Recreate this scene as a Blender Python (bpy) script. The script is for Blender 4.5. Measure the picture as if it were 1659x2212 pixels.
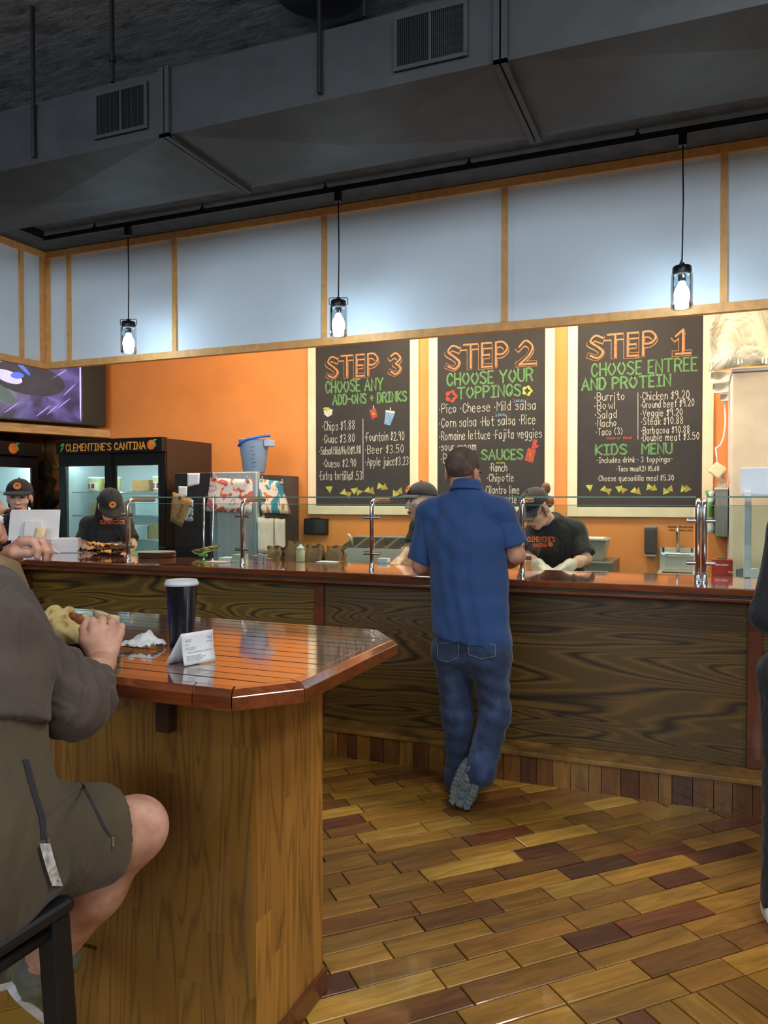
import bpy, math, random
import numpy as np
from mathutils import Vector, Matrix
from mathutils.bvhtree import BVHTree

for _o in list(bpy.data.objects):
    bpy.data.objects.remove(_o, do_unlink=True)
SC = bpy.context.scene
COL = SC.collection
V = Vector
PI = math.pi

# ------------------------------------------------------------------ camera, world, lights, exposure
# world frame: x runs along the service counter, y runs from the customer side into the kitchen, z up
F_PX, CX, CY = 1660.0, 829.5, 1106.0
YAW = math.radians(22.3)
PITCH = math.radians(1.035)
EYE = V((0.0, 0.0, 1.5))
cam_d = bpy.data.cameras.new('camera')
cam_d.sensor_width = 36.0
cam_d.sensor_fit = 'AUTO'
cam_d.lens = 36.0 * F_PX / 2212.0
cam_d.clip_start = 0.05
cam = bpy.data.objects.new('camera', cam_d)
COL.objects.link(cam)
cam.location = EYE
cam.rotation_euler = (math.radians(90) - PITCH, 0, YAW)
SC.camera = cam

world = bpy.data.worlds.new('world')
SC.world = world
world.use_nodes = True
_bg = world.node_tree.nodes['Background']
_bg.inputs[0].default_value = (0.62, 0.78, 1.0, 1)
_bg.inputs[1].default_value = 1.0


def area_light(name, loc, size, power, color, rot=(0, 0, 0)):
    d = bpy.data.lights.new(name, 'AREA')
    d.shape = 'RECTANGLE'
    d.size, d.size_y = size
    d.energy = power
    d.color = color
    o = bpy.data.objects.new(name, d)
    COL.objects.link(o)
    o.location = loc
    o.rotation_euler = rot
    return o


# kitchen ceiling fittings (above and behind the fascia), then unseen fill lights added over the dining room
for _i, _u in enumerate((-5.3, -3.9, -2.3, -0.7, 0.9)):  # the leftmost is a fill added to brighten the cashier's face
    area_light('kitchen_ceiling_and_fill', (_u, 5.30, 3.40), (0.6, 0.5), (8, 22, 50, 56, 50)[_i], (1.0, 0.84, 0.63))
for _u, _n, _p in ((-2.6, 0.4, 10), (0.9, 1.2, 62), (2.6, 2.2, 60), (-0.9, -2.6, 18), (2.2, -2.2, 20)):
    area_light('dining_fill_light', (_u, _n, 3.97), (1.0, 0.3), _p, (0.98, 0.97, 0.95))
# added cool fill at the unseen high window openings, brightens the fascia from the front
for _u in (-3.6, 1.6):
    area_light('front_fill_light', (_u, -4.96, 3.05), (4.6, 1.7), 132, (0.80, 0.91, 1.0), (math.radians(84), 0, 0))

VS = SC.view_settings
VS.view_transform = 'Standard'
VS.look = 'None'
VS.exposure = 0.0
VS.gamma = 1.0
VS.use_curve_mapping = False

# ------------------------------------------------------------------ helpers
_h = V((-math.sin(YAW), math.cos(YAW), 0))
_R = V((math.cos(YAW), math.sin(YAW), 0))
_F = _h * math.cos(PITCH) - V((0, 0, 1)) * math.sin(PITCH)
_U = _h * math.sin(PITCH) + V((0, 0, 1)) * math.cos(PITCH)


def ray(px, py):
    return _F + _R * ((px - CX) / F_PX) - _U * ((py - CY) / F_PX)


def at_n(px, py, n):
    r = ray(px, py)
    return EYE + r * (n / r.y)


def at_u(px, py, u):
    r = ray(px, py)
    return EYE + r * (u / r.x)


def at_z(px, py, z):
    r = ray(px, py)
    return EYE + r * ((z - EYE.z) / r.z)


def at_d(px, py, d):
    return EYE + ray(px, py) * d


def proj(p):
    q = V(p) - EYE
    w = q.dot(_F)
    if w < 0.05:
        return (-9e9, -9e9)
    return (CX + F_PX * q.dot(_R) / w, CY - F_PX * q.dot(_U) / w)


def lin(c):
    return tuple(((v / 255) / 12.92 if v / 255 <= 0.04045 else ((v / 255 + 0.055) / 1.055) ** 2.4) for v in c)


class NT:
    def __init__(self, name):
        self.m = bpy.data.materials.new(name)
        self.m.use_nodes = True
        self.t = self.m.node_tree
        self.b = self.t.nodes['Principled BSDF']
        self.out = self.t.nodes['Material Output']

    def n(self, kind, **kw):
        nd = self.t.nodes.new(kind)
        for k, v in kw.items():
            if k in nd.inputs:
                nd.inputs[k].default_value = v
            else:
                setattr(nd, k, v)
        return nd

    def l(self, a, b):
        self.t.links.new(a, b)

    def ramp(self, fac, stops, mode='LINEAR'):
        r = self.n('ShaderNodeValToRGB')
        r.color_ramp.interpolation = mode
        e = r.color_ramp.elements
        while len(e) < len(stops):
            e.new(0.5)
        for i, (p, c) in enumerate(stops):
            e[i].position = p
            e[i].color = (*lin(c), 1)
        self.l(fac, r.inputs[0])
        return r.outputs[0]

    def coords(self, scale=(1, 1, 1), rot=(0, 0, 0), src='Object', loc=(0, 0, 0)):
        tc = self.n('ShaderNodeTexCoord')
        mp = self.n('ShaderNodeMapping')
        mp.inputs['Scale'].default_value = scale
        mp.inputs['Rotation'].default_value = rot
        mp.inputs['Location'].default_value = loc
        self.l(tc.outputs[src], mp.inputs[0])
        return mp.outputs[0]

    def bump(self, h, strength=0.2, dist=0.01):
        b = self.n('ShaderNodeBump')
        b.inputs['Strength'].default_value = strength
        b.inputs['Distance'].default_value = dist
        self.l(h, b.inputs['Height'])
        self.l(b.outputs[0], self.b.inputs['Normal'])


def mat(name, c, rough=0.6, metal=0.0, var=0.08, scale=14.0, bump=0.0, bscale=60.0, coat=0.0, emit=None, es=0.0, alpha=1.0, stretch=(1, 1, 1), trans=0.0):
    N = NT(name)
    co = N.coords(stretch)
    nz = N.n('ShaderNodeTexNoise', Scale=scale, Detail=4.0)
    N.l(co, nz.inputs['Vector'])
    a = tuple(max(0, v * (1 - var)) for v in c)
    b = tuple(min(255, v * (1 + var)) for v in c)
    N.l(N.ramp(nz.outputs[0], [(0.3, a), (0.7, b)]), N.b.inputs['Base Color'])
    N.b.inputs['Roughness'].default_value = rough
    N.b.inputs['Metallic'].default_value = metal
    N.b.inputs['Coat Weight'].default_value = coat
    N.b.inputs['Coat Roughness'].default_value = 0.08
    N.b.inputs['Alpha'].default_value = alpha
    N.b.inputs['Transmission Weight'].default_value = trans
    if emit:
        N.b.inputs['Emission Color'].default_value = (*lin(emit), 1)
        N.b.inputs['Emission Strength'].default_value = es
    if bump:
        n2 = N.n('ShaderNodeTexNoise', Scale=bscale, Detail=5.0)
        N.l(co, n2.inputs['Vector'])
        N.bump(n2.outputs[0], bump, 0.01)
    return N.m


def glass(name, tint=(236, 246, 244), refl=0.10, edge=0.75):
    N = NT(name)
    tr = N.n('ShaderNodeBsdfTransparent')
    tr.inputs[0].default_value = (*lin(tint), 1)
    gl = N.n('ShaderNodeBsdfGlossy', Roughness=0.02)
    lw = N.n('ShaderNodeLayerWeight', Blend=0.25)
    mr = N.n('ShaderNodeMapRange')
    mr.inputs['To Min'].default_value = refl * 0.2
    mr.inputs['To Max'].default_value = edge
    N.l(lw.outputs['Fresnel'], mr.inputs[0])
    mx = N.n('ShaderNodeMixShader')
    N.l(mr.outputs[0], mx.inputs[0])
    N.l(tr.outputs[0], mx.inputs[1])
    N.l(gl.outputs[0], mx.inputs[2])
    N.l(mx.outputs[0], N.out.inputs[0])
    return N.m


def plywood(name, dark, mid, light, sc=(0.55, 1, 2.3), freq=26.0, rough=0.45, loc=(0, 0, 0), coat=0.25, fine=None):
    """contour rings of a stretched noise field: the figure of stained softwood plywood"""
    N = NT(name)
    co = N.coords(sc, loc=loc)
    n1 = N.n('ShaderNodeTexNoise', Scale=1.35, Detail=1.6, Roughness=0.42, Distortion=0.5)
    N.l(co, n1.inputs['Vector'])
    mu = N.n('ShaderNodeMath', operation='MULTIPLY')
    mu.inputs[1].default_value = freq
    N.l(n1.outputs[0], mu.inputs[0])
    fr = N.n('ShaderNodeMath', operation='PINGPONG')
    fr.inputs[1].default_value = 1.0
    N.l(mu.outputs[0], fr.inputs[0])
    f2 = N.n('ShaderNodeTexNoise', Scale=(fine or 7.0), Detail=6.0, Roughness=0.65)
    c2 = N.coords((sc[0] * 1.2, sc[1], sc[2] * 6), loc=loc)
    N.l(c2, f2.inputs['Vector'])
    ad = N.n('ShaderNodeMath', operation='MULTIPLY_ADD')
    ad.inputs[1].default_value = 0.55
    N.l(f2.outputs[0], ad.inputs[0])
    N.l(fr.outputs[0], ad.inputs[2])
    col = N.ramp(ad.outputs[0], [(0.30, dark), (0.48, mid), (0.72, light), (1.0, mid)])
    N.l(col, N.b.inputs['Base Color'])
    N.b.inputs['Roughness'].default_value = rough
    N.b.inputs['Coat Weight'].default_value = coat
    N.b.inputs['Coat Roughness'].default_value = 0.25
    N.bump(ad.outputs[0], 0.12, 0.003)
    return N.m


def plank_mat(name, rough=0.25, coat=0.5, grain=(2.0, 26.0, 8.0), objcol=True, base=(150, 105, 45), amt=0.35, bump=0.08):
    """grain along local x; the piece's own colour comes from Object Info so each board differs"""
    N = NT(name)
    co = N.coords(grain)
    oi = N.n('ShaderNodeObjectInfo')
    va = N.n('ShaderNodeVectorMath', operation='ADD')
    sc = N.n('ShaderNodeVectorMath', operation='SCALE')
    sc.inputs['Scale'].default_value = 37.0
    cb = N.n('ShaderNodeCombineXYZ')
    for i in range(3):
        N.l(oi.outputs['Random'], cb.inputs[i])
    N.l(cb.outputs[0], sc.inputs[0])
    N.l(co, va.inputs[0])
    N.l(sc.outputs[0], va.inputs[1])
    n1 = N.n('ShaderNodeTexNoise', Scale=1.6, Detail=5.0, Roughness=0.6, Distortion=0.8)
    N.l(va.outputs[0], n1.inputs['Vector'])
    n2 = N.n('ShaderNodeTexNoise', Scale=0.35, Detail=2.0)
    N.l(va.outputs[0], n2.inputs['Vector'])
    mr = N.n('ShaderNodeMapRange')
    mr.inputs['From Min'].default_value = 0.3
    mr.inputs['From Max'].default_value = 0.7
    mr.inputs['To Min'].default_value = 1 - amt
    mr.inputs['To Max'].default_value = 1 + amt
    N.l(n1.outputs[0], mr.inputs[0])
    mr2 = N.n('ShaderNodeMapRange')
    mr2.inputs['From Min'].default_value = 0.3
    mr2.inputs['From Max'].default_value = 0.7
    mr2.inputs['To Min'].default_value = 0.75
    mr2.inputs['To Max'].default_value = 1.2
    N.l(n2.outputs[0], mr2.inputs[0])
    mm = N.n('ShaderNodeMath', operation='MULTIPLY')
    N.l(mr.outputs[0], mm.inputs[0])
    N.l(mr2.outputs[0], mm.inputs[1])
    vs = N.n('ShaderNodeVectorMath', operation='SCALE')
    if objcol:
        N.l(oi.outputs['Color'], vs.inputs[0])
    else:
        vs.inputs[0].default_value = lin(base)
    N.l(mm.outputs[0], vs.inputs['Scale'])
    N.l(vs.outputs[0], N.b.inputs['Base Color'])
    rr = N.n('ShaderNodeMapRange')
    rr.inputs['To Min'].default_value = rough * 0.7
    rr.inputs['To Max'].default_value = rough * 1.6
    N.l(n1.outputs[0], rr.inputs[0])
    N.l(rr.outputs[0], N.b.inputs['Roughness'])
    N.b.inputs['Coat Weight'].default_value = coat
    N.b.inputs['Coat Roughness'].default_value = 0.06
    if bump:
        N.bump(n1.outputs[0], bump, 0.004)
    return N.m


class MB:
    """collects polygons, builds ONE mesh object"""

    def __init__(self):
        self.v, self.f = [], []

    def add(self, vs, fs):
        o = len(self.v)
        self.v += [tuple(p) for p in vs]
        self.f += [tuple(i + o for i in f) for f in fs]
        return self

    def box(self, x0, x1, y0, y1, z0, z1, M=None):
        vs = [V((x, y, z)) for z in (z0, z1) for y in (y0, y1) for x in (x0, x1)]
        if M is not None:
            vs = [M @ p for p in vs]
        return self.add(vs, [(0, 2, 3, 1), (4, 5, 7, 6), (0, 1, 5, 4), (2, 6, 7, 3), (0, 4, 6, 2), (1, 3, 7, 5)])

    def obox(self, c, size, M=None):
        sx, sy, sz = (s / 2 for s in size)
        T = Matrix.Translation(V(c)) @ (M.to_4x4() if M is not None else Matrix.Identity(4))
        return self.box(-sx, sx, -sy, sy, -sz, sz, T)

    def tube(self, pts, r, seg=10, cap=True, rads=None):
        pts = [V(p) for p in pts]
        n = len(pts)
        rads = rads or [r] * n
        rings = []
        up = None
        for i, p in enumerate(pts):
            t = (pts[min(i + 1, n - 1)] - pts[max(i - 1, 0)]).normalized()
            if up is None:
                up = V((0, 0, 1)) if abs(t.z) < 0.9 else V((1, 0, 0))
            a = t.cross(up)
            if a.length < 1e-5:
                a = t.orthogonal()
            a.normalize()
            b = a.cross(t).normalized()
            up = b
            rings.append([p + (a * math.cos(2 * PI * k / seg) + b * math.sin(2 * PI * k / seg)) * rads[i] for k in range(seg)])
        vs = [q for rg in rings for q in rg]
        fs = []
        for i in range(n - 1):
            for k in range(seg):
                k2 = (k + 1) % seg
                fs.append((i * seg + k, i * seg + k2, (i + 1) * seg + k2, (i + 1) * seg + k))
        if cap:
            fs.append(tuple(range(seg))[::-1])
            fs.append(tuple((n - 1) * seg + k for k in range(seg)))
        return self.add(vs, fs)

    def lathe(self, prof, c=(0, 0, 0), seg=28, M=None, cap=True):
        vs, fs = [], []
        for r, z in prof:
            for k in range(seg):
                p = V((r * math.cos(2 * PI * k / seg), r * math.sin(2 * PI * k / seg), z))
                if M is not None:
                    p = M @ p
                vs.append(p + V(c))
        for i in range(len(prof) - 1):
            for k in range(seg):
                k2 = (k + 1) % seg
                fs.append((i * seg + k, i * seg + k2, (i + 1) * seg + k2, (i + 1) * seg + k))
        if cap:
            fs.append(tuple(range(seg))[::-1])
            fs.append(tuple((len(prof) - 1) * seg + k for k in range(seg)))
        return self.add(vs, fs)

    def ball(self, c, r, seg=14, M=None):
        if not hasattr(r, '__len__'):
            r = (r, r, r)
        vs, fs = [], []
        rg = seg // 2
        for i in range(rg + 1):
            a = -PI / 2 + PI * i / rg
            for k in range(seg):
                p = V((r[0] * math.cos(a) * math.cos(2 * PI * k / seg), r[1] * math.cos(a) * math.sin(2 * PI * k / seg), r[2] * math.sin(a)))
                vs.append((M @ p if M is not None else p) + V(c))
        for i in range(rg):
            for k in range(seg):
                k2 = (k + 1) % seg
                fs.append((i * seg + k, i * seg + k2, (i + 1) * seg + k2, (i + 1) * seg + k))
        return self.add(vs, fs)

    def prism(self, poly, ext):
        poly = [V(p) for p in poly]
        e = V(ext)
        n = len(poly)
        nrm = V((0, 0, 0))
        for i in range(n):
            a, b = poly[i], poly[(i + 1) % n]
            nrm += a.cross(b)
        if nrm.dot(e) > 0:
            poly = poly[::-1]
        fs = [tuple(range(n)), tuple(range(2 * n - 1, n - 1, -1))]
        for i in range(n):
            j = (i + 1) % n
            fs.append((i, i + n, j + n, j))
        return self.add(poly + [p + e for p in poly], fs)

    def grid(self, fn, nu, nv, thick=0.0):
        """sheet fn(s,t) for s,t in 0..1; thick > 0 gives it a back"""
        P = [[V(fn(i / nu, j / nv)) for i in range(nu + 1)] for j in range(nv + 1)]
        w = nu + 1
        vs = [p for r in P for p in r]
        fs = [(j * w + i, j * w + i + 1, (j + 1) * w + i + 1, (j + 1) * w + i) for j in range(nv) for i in range(nu)]
        if thick:
            N0 = []
            for j in range(nv + 1):
                for i in range(nu + 1):
                    a = P[j][min(i + 1, nu)] - P[j][max(i - 1, 0)]
                    b = P[min(j + 1, nv)][i] - P[max(j - 1, 0)][i]
                    c = a.cross(b)
                    N0.append(c.normalized() if c.length > 1e-9 else V((0, 0, 1)))
            o = len(vs)
            vs = vs + [p - nn * thick for p, nn in zip(vs, N0)]
            fs += [tuple(k + o for k in f[::-1]) for f in list(fs)]
            edge = [(0, i) for i in range(w)] + [(j, nu) for j in range(1, nv + 1)] + [(nv, i) for i in range(nu - 1, -1, -1)] + [(j, 0) for j in range(nv - 1, 0, -1)]
            ids = [j * w + i for j, i in edge]
            for k in range(len(ids)):
                a, b = ids[k], ids[(k + 1) % len(ids)]
                fs.append((b, a, a + o, b + o))
        return self.add(vs, fs)

    def build(self, name, m, parent=None, smooth=False, bevel=0.0, seg=2):
        me = bpy.data.meshes.new(name)
        me.from_pydata(self.v, [], self.f)
        return finish(me, name, m, parent, smooth, bevel, seg)


def finish(me, name, m, parent=None, smooth=False, bevel=0.0, seg=2):
    if m is not None:
        me.materials.append(m)
    me.update()
    if smooth:
        me.polygons.foreach_set('use_smooth', [True] * len(me.polygons))
        if smooth != 'all':
            try:
                me.set_sharp_from_angle(angle=math.radians(45))
            except Exception:
                pass
    o = bpy.data.objects.new(name, me)
    COL.objects.link(o)
    if parent is not None:
        attach(o, parent)
    if bevel:
        b = o.modifiers.new('bevel', 'BEVEL')
        b.width = bevel
        b.segments = seg
        b.limit_method = 'ANGLE'
        b.angle_limit = math.radians(40)
    return o


def world_mat(o):
    M = Matrix.LocRotScale(o.location, o.rotation_euler, o.scale)
    if o.parent is not None:
        M = world_mat(o.parent) @ o.matrix_parent_inverse @ M
    return M


def attach(o, parent):
    o.parent = parent
    o.matrix_parent_inverse = world_mat(parent).inverted()


def thing(name, label, cat, loc=(0, 0, 0), group=None, rz=0.0):
    o = bpy.data.objects.new(name, None)
    COL.objects.link(o)
    o.empty_display_size = 0.1
    o.location = loc
    o.rotation_euler = (0, 0, rz)
    return tag(o, label, cat, group)


def tag(o, label, cat, group=None):
    o['label'] = label
    o['category'] = cat
    if group:
        o['group'] = group
    return o


def struct(o):
    o['kind'] = 'structure'
    return o


def copy_tree(o, parent=None):
    c = o.copy()
    COL.objects.link(c)
    if parent is not None:
        c.parent = parent
        c.matrix_parent_inverse = o.matrix_parent_inverse.copy()
    for ch in list(o.children):
        copy_tree(ch, c)
    return c


# single stroke hand lettering: width;strokes of xy pairs (y: 0-9, a,b,c below the line), ~ means curved
GL = {
 'A': '6;003860;1353', 'B': '5;0008;~0838563404;~0434523000', 'C': '5;~56381704113052', 'D': '5;0008;~0838543000',
 'E': '4;48080040;0434', 'F': '4;480800;0434', 'G': '5;~56381704113052;325254', 'H': '5;0008;5058;0454', 'I': '4;2028;0848;0040',
 'J': '4;~4842301002', 'K': '5;0008;580450', 'L': '4;080040', 'M': '6;0008346860', 'N': '5;00085058', 'O': '6;~381604123052645638',
 'P': '5;0008;~0838563404', 'Q': '6;~381604123052645638;4260', 'R': '5;0008;~0838563404;3450', 'S': '5;~57280634523001',
 'T': '6;0868;3830', 'U': '5;~0802305258', 'V': '6;083068', 'W': '8;0820466088', 'X': '5;0850;0058', 'Y': '6;083468;3430', 'Z': '5;08580050',
 'a': '5;~442503103043;4540', 'b': '5;0800;~0425432001', 'c': '4;~442503103041', 'd': '5;4840;~4425032041', 'e': '5;~0343351503103041',
 'f': '4;~48382620;0545', 'g': '5;~4425032041;~454a2c0b', 'h': '4;0800;~03254340', 'i': '1;0500;0807', 'j': '3;~252b1c0b;2827', 'k': '4;0800;450240',
 'l': '1;0800', 'm': '7;0500;~03253430;~33556460', 'n': '4;0500;~03254340', 'o': '5;~2503204325', 'p': '5;050c;~0425432001', 'q': '5;454c;~4425032041',
 'r': '3;0500;~031535', 's': '4;~442504422001', 't': '4;~28213040;0545', 'u': '4;~05022042;4540', 'v': '4;052045', 'w': '6;0520345065', 'x': '4;0540;0045',
 'y': '4;0520;450c', 'z': '4;05450040',
 '0': '5;~28050320434528', '1': '4;0628;2820', '2': '5;~06284633 00;0050', '3': '5;~07284624;~24422001', '4': '5;3038;380252', '5': '5;480804;~0435422001',
 '6': '5;~471502204234 13', '7': '5;084810', '8': '5;~240628462402204224', '9': '5;~4628062446;4640', '$': '4;~4627053422 1002;2820', '(': '3;~28050320', ')': '3;~08252300',
 '/': '3;0038', '.': '1;0001', '-': '3;0434', '+': '4;0444;2622', '*': '1;0403', "'": '1;0807', '!': '4;0628;2820;0040', '&': '5;~5027384604103053', ',': '1;010a',
}


def _yv(ch):
    return -(ord(ch) - 96) if ch in 'abc' else int(ch)


def glyph_strokes(ch):
    g = GL[ch].replace(' ', '')
    w, *st = g.split(';')
    out = []
    for s in st:
        sm = s.startswith('~')
        s = s.lstrip('~')
        pts = [(int(s[i]), _yv(s[i + 1])) for i in range(0, len(s), 2)]
        if sm and len(pts) > 2:
            closed = pts[0] == pts[-1]
            q = []
            n = len(pts)
            for i in range(n - 1):
                p1, p2 = pts[i], pts[i + 1]
                p0 = pts[i - 1] if i > 0 else (pts[-2] if closed else p1)
                p3 = pts[i + 2] if i + 2 < n else (pts[1] if closed else p2)
                for k in range(5):
                    t = k / 5
                    q.append(tuple(0.5 * (2 * p1[a] + (p2[a] - p0[a]) * t + (2 * p0[a] - 5 * p1[a] + 4 * p2[a] - p3[a]) * t * t + (3 * p1[a] - p0[a] - 3 * p2[a] + p3[a]) * t ** 3) for a in (0, 1)))
            q.append(pts[-1])
            pts = q
        out.append(pts)
    return int(w), out


def ribbon(pts, w, off=(0, 0)):
    """2-D ribbon along pts -> (verts, faces)"""
    n = len(pts)
    P = [V((p[0] + off[0], p[1] + off[1])) for p in pts]
    vs, fs = [], []
    for i in range(n):
        a = P[i] - P[i - 1] if i > 0 else P[1] - P[0]
        b = P[i + 1] - P[i] if i < n - 1 else a
        if a.length < 1e-9:
            a = b
        if b.length < 1e-9:
            b = a
        a = a.normalized()
        b = b.normalized()
        t = a + b
        t = t.normalized() if t.length > 1e-4 else a
        nn = V((-t.y, t.x))
        k = 1.0 / max(0.5, nn.dot(V((-a.y, a.x))))
        e = V((0, 0))
        if i == 0:
            e = -a * w * 0.4
        if i == n - 1:
            e = b * w * 0.4
        vs += [P[i] + e + nn * w * 0.5 * k, P[i] + e - nn * w * 0.5 * k]
    for i in range(n - 1):
        fs.append((2 * i, 2 * i + 1, 2 * i + 3, 2 * i + 2))
    return vs, fs


def lettering(text, width, height, weight, seed=0, off=(0, 0), jitter=0.0):
    """flat strokes of a line of text fitted in width x cap height; origin at baseline left"""
    rnd = random.Random(seed)
    x, strokes = 0.0, []
    for ch in text:
        if ch == ' ':
            x += 4.0
            continue
        w, st = glyph_strokes(ch)
        dy = rnd.uniform(-1, 1) * jitter
        for s in st:
            strokes.append([(p[0] + x, p[1] + dy) for p in s])
        x += w + 2.0
    x -= 2.0
    sx, sy = width / max(x, 1e-6), height / 8.0
    V2, F2 = [], []
    for s in strokes:
        vs, fs = ribbon([(p[0] * sx, p[1] * sy) for p in s], weight, off)
        o = len(V2)
        V2 += [V((p.x, p.y, 0.00006 * len(F2))) for p in vs]
        F2 += [tuple(i + o for i in f) for f in fs]
    return V2, F2


def letters(name, text, O, Rv, Uv, width, height, weight, m, parent, lift=0.001, seed=0, off=(0, 0), jitter=0.0):
    vs, fs = lettering(text, width, height, weight, seed, off, jitter)
    Rv, Uv = V(Rv).normalized(), V(Uv).normalized()
    Nn = Rv.cross(Uv)
    mb = MB()
    mb.add([V(O) + Rv * p.x + Uv * p.y + Nn * (lift + min(p.z, 0.0005 * (p.z / 0.008))) for p in vs], fs)
    return mb.build(name, m, parent)


# ------------------------------------------------------------------ signed distance modelling for figures and soft things
class SDF:
    def __init__(self):
        self.p = []

    def cone(self, a, b, ra, rb=None, k=0.03, flat=None):
        self.p.append(('c', np.array(a, float), np.array(b, float), ra, ra if rb is None else rb, k, flat, 1))
        return self

    def ell(self, c, r, R=None, k=0.02, sub=False):
        if not hasattr(r, '__len__'):
            r = (r, r, r)
        Rm = np.array(R) if R is not None else np.eye(3)
        self.p.append(('e', np.array(c, float), np.array(r, float), Rm, None, k, None, -1 if sub else 1))
        return self

    def cut(self, p0, n):
        n = np.array(n, float)
        self.p.append(('h', np.array(p0, float), n / np.linalg.norm(n)))
        return self

    def mesh(self, h, disp=None):
        lo, hi = np.full(3, 1e9), np.full(3, -1e9)
        bbs = []
        for q in self.p:
            if q[0] == 'h':
                bbs.append(None)
                continue
            if q[0] == 'c':
                rr = max(q[3], q[4])
                if q[6] is not None:
                    rr *= max(1.0, q[6][1])
                b0 = np.minimum(q[1], q[2]) - rr
                b1 = np.maximum(q[1], q[2]) + rr
            else:
                rr = q[2].max()
                b0, b1 = q[1] - rr, q[1] + rr
            bbs.append((b0, b1))
            if q[7] > 0:
                lo, hi = np.minimum(lo, b0), np.maximum(hi, b1)
        lo = lo - 5 * h - 0.012
        hi = hi + 5 * h + 0.012
        dim = np.ceil((hi - lo) / h).astype(int) + 1
        Fd = np.full(dim, 9.0, np.float32)
        ax = [lo[i] + h * np.arange(dim[i]) for i in range(3)]
        for q, bb in zip(self.p, bbs):
            if q[0] == 'h':
                X, Y, Z = np.meshgrid(*ax, indexing='ij', sparse=True)
                d = (X - q[1][0]) * q[2][0] + (Y - q[1][1]) * q[2][1] + (Z - q[1][2]) * q[2][2]
                Fd = np.maximum(Fd, d).astype(np.float32)
                continue
            k = q[5]
            mg = k + 3 * h
            i0 = np.maximum(0, np.floor((bb[0] - mg - lo) / h).astype(int))
            i1 = np.minimum(dim, np.ceil((bb[1] + mg - lo) / h).astype(int) + 1)
            if (i1 <= i0).any():
                continue
            sl = tuple(slice(a, b) for a, b in zip(i0, i1))
            G = np.meshgrid(*[ax[i][sl[i]] for i in range(3)], indexing='ij')
            P = np.stack(G, -1)
            if q[0] == 'c':
                a, b = q[1], q[2]
                ab = b - a
                t = np.clip(((P - a) @ ab) / max(ab @ ab, 1e-12), 0, 1)
                v = P - a - t[..., None] * ab
                if q[6] is not None:
                    w = np.array(q[6][0], float)
                    w = w / np.linalg.norm(w)
                    v = v + w * ((v @ w) * (1 / q[6][1] - 1))[..., None]
                d = np.linalg.norm(v, axis=-1) - (q[3] + (q[4] - q[3]) * t)
            else:
                v = (P - q[1]) @ q[3]
                n0 = np.linalg.norm(v / q[2], axis=-1)
                n1 = np.linalg.norm(v / (q[2] ** 2), axis=-1)
                d = n0 * (n0 - 1) / np.maximum(n1, 1e-9)
            f = Fd[sl]
            if q[7] > 0:
                t = np.clip(0.5 + 0.5 * (f - d) / k, 0, 1)
                Fd[sl] = f * (1 - t) + d * t - k * t * (1 - t)
            else:
                t = np.clip(0.5 - 0.5 * (f + d) / k, 0, 1)
                Fd[sl] = f * (1 - t) - d * t + k * t * (1 - t)
        if disp is not None:
            X, Y, Z = np.meshgrid(*ax, indexing='ij', sparse=True)
            Fd = Fd + disp(X, Y, Z)
        return surfnet(Fd, lo, h)


def surfnet(Fd, lo, h):
    ins = Fd < 0
    c = [ins[a:ins.shape[0] - 1 + a, b:ins.shape[1] - 1 + b, d:ins.shape[2] - 1 + d] for a in (0, 1) for b in (0, 1) for d in (0, 1)]
    s = sum(x.astype(np.int8) for x in c)
    act = (s > 0) & (s < 8)
    idx = np.full(act.shape, -1, np.int64)
    I = np.argwhere(act)
    idx[act] = np.arange(len(I))
    corners = np.array([(a, b, d) for a in (0, 1) for b in (0, 1) for d in (0, 1)])
    val = np.stack([Fd[I[:, 0] + k[0], I[:, 1] + k[1], I[:, 2] + k[2]] for k in corners], 1)
    acc = np.zeros((len(I), 3))
    cnt = np.zeros(len(I))
    for i in range(8):
        for j in range(i + 1, 8):
            if np.abs(corners[i] - corners[j]).sum() != 1:
                continue
            a, b = val[:, i], val[:, j]
            m = (a < 0) != (b < 0)
            t = np.where(m, a / np.where(a - b == 0, 1, a - b), 0)
            acc += np.where(m[:, None], corners[i] + t[:, None] * (corners[j] - corners[i]), 0)
            cnt += m
    Vv = lo + h * (I + acc / np.maximum(cnt, 1)[:, None])
    quads = []
    for ax in range(3):
        o = [x for x in range(3) if x != ax]
        sl0 = [slice(1, -1)] * 3
        sl1 = [slice(1, -1)] * 3
        sl0[ax] = slice(0, -1)
        sl1[ax] = slice(1, None)
        A, B = ins[tuple(sl0)], ins[tuple(sl1)]
        E = np.argwhere(A != B)
        if not len(E):
            continue
        sg = A[E[:, 0], E[:, 1], E[:, 2]]
        base = E.copy()
        for x in o:
            base[:, x] += 1
        def cell(d1, d2):
            q = base.copy()
            q[:, o[0]] -= d1
            q[:, o[1]] -= d2
            return idx[q[:, 0], q[:, 1], q[:, 2]]
        q4 = np.stack([cell(1, 1), cell(0, 1), cell(0, 0), cell(1, 0)], 1)
        flip = sg if ax != 1 else ~sg
        q4[~flip] = q4[~flip][:, ::-1]
        quads.append(q4)
    Q = np.concatenate(quads)
    Q = Q[(Q >= 0).all(1)]
    return Vv, Q


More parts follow.
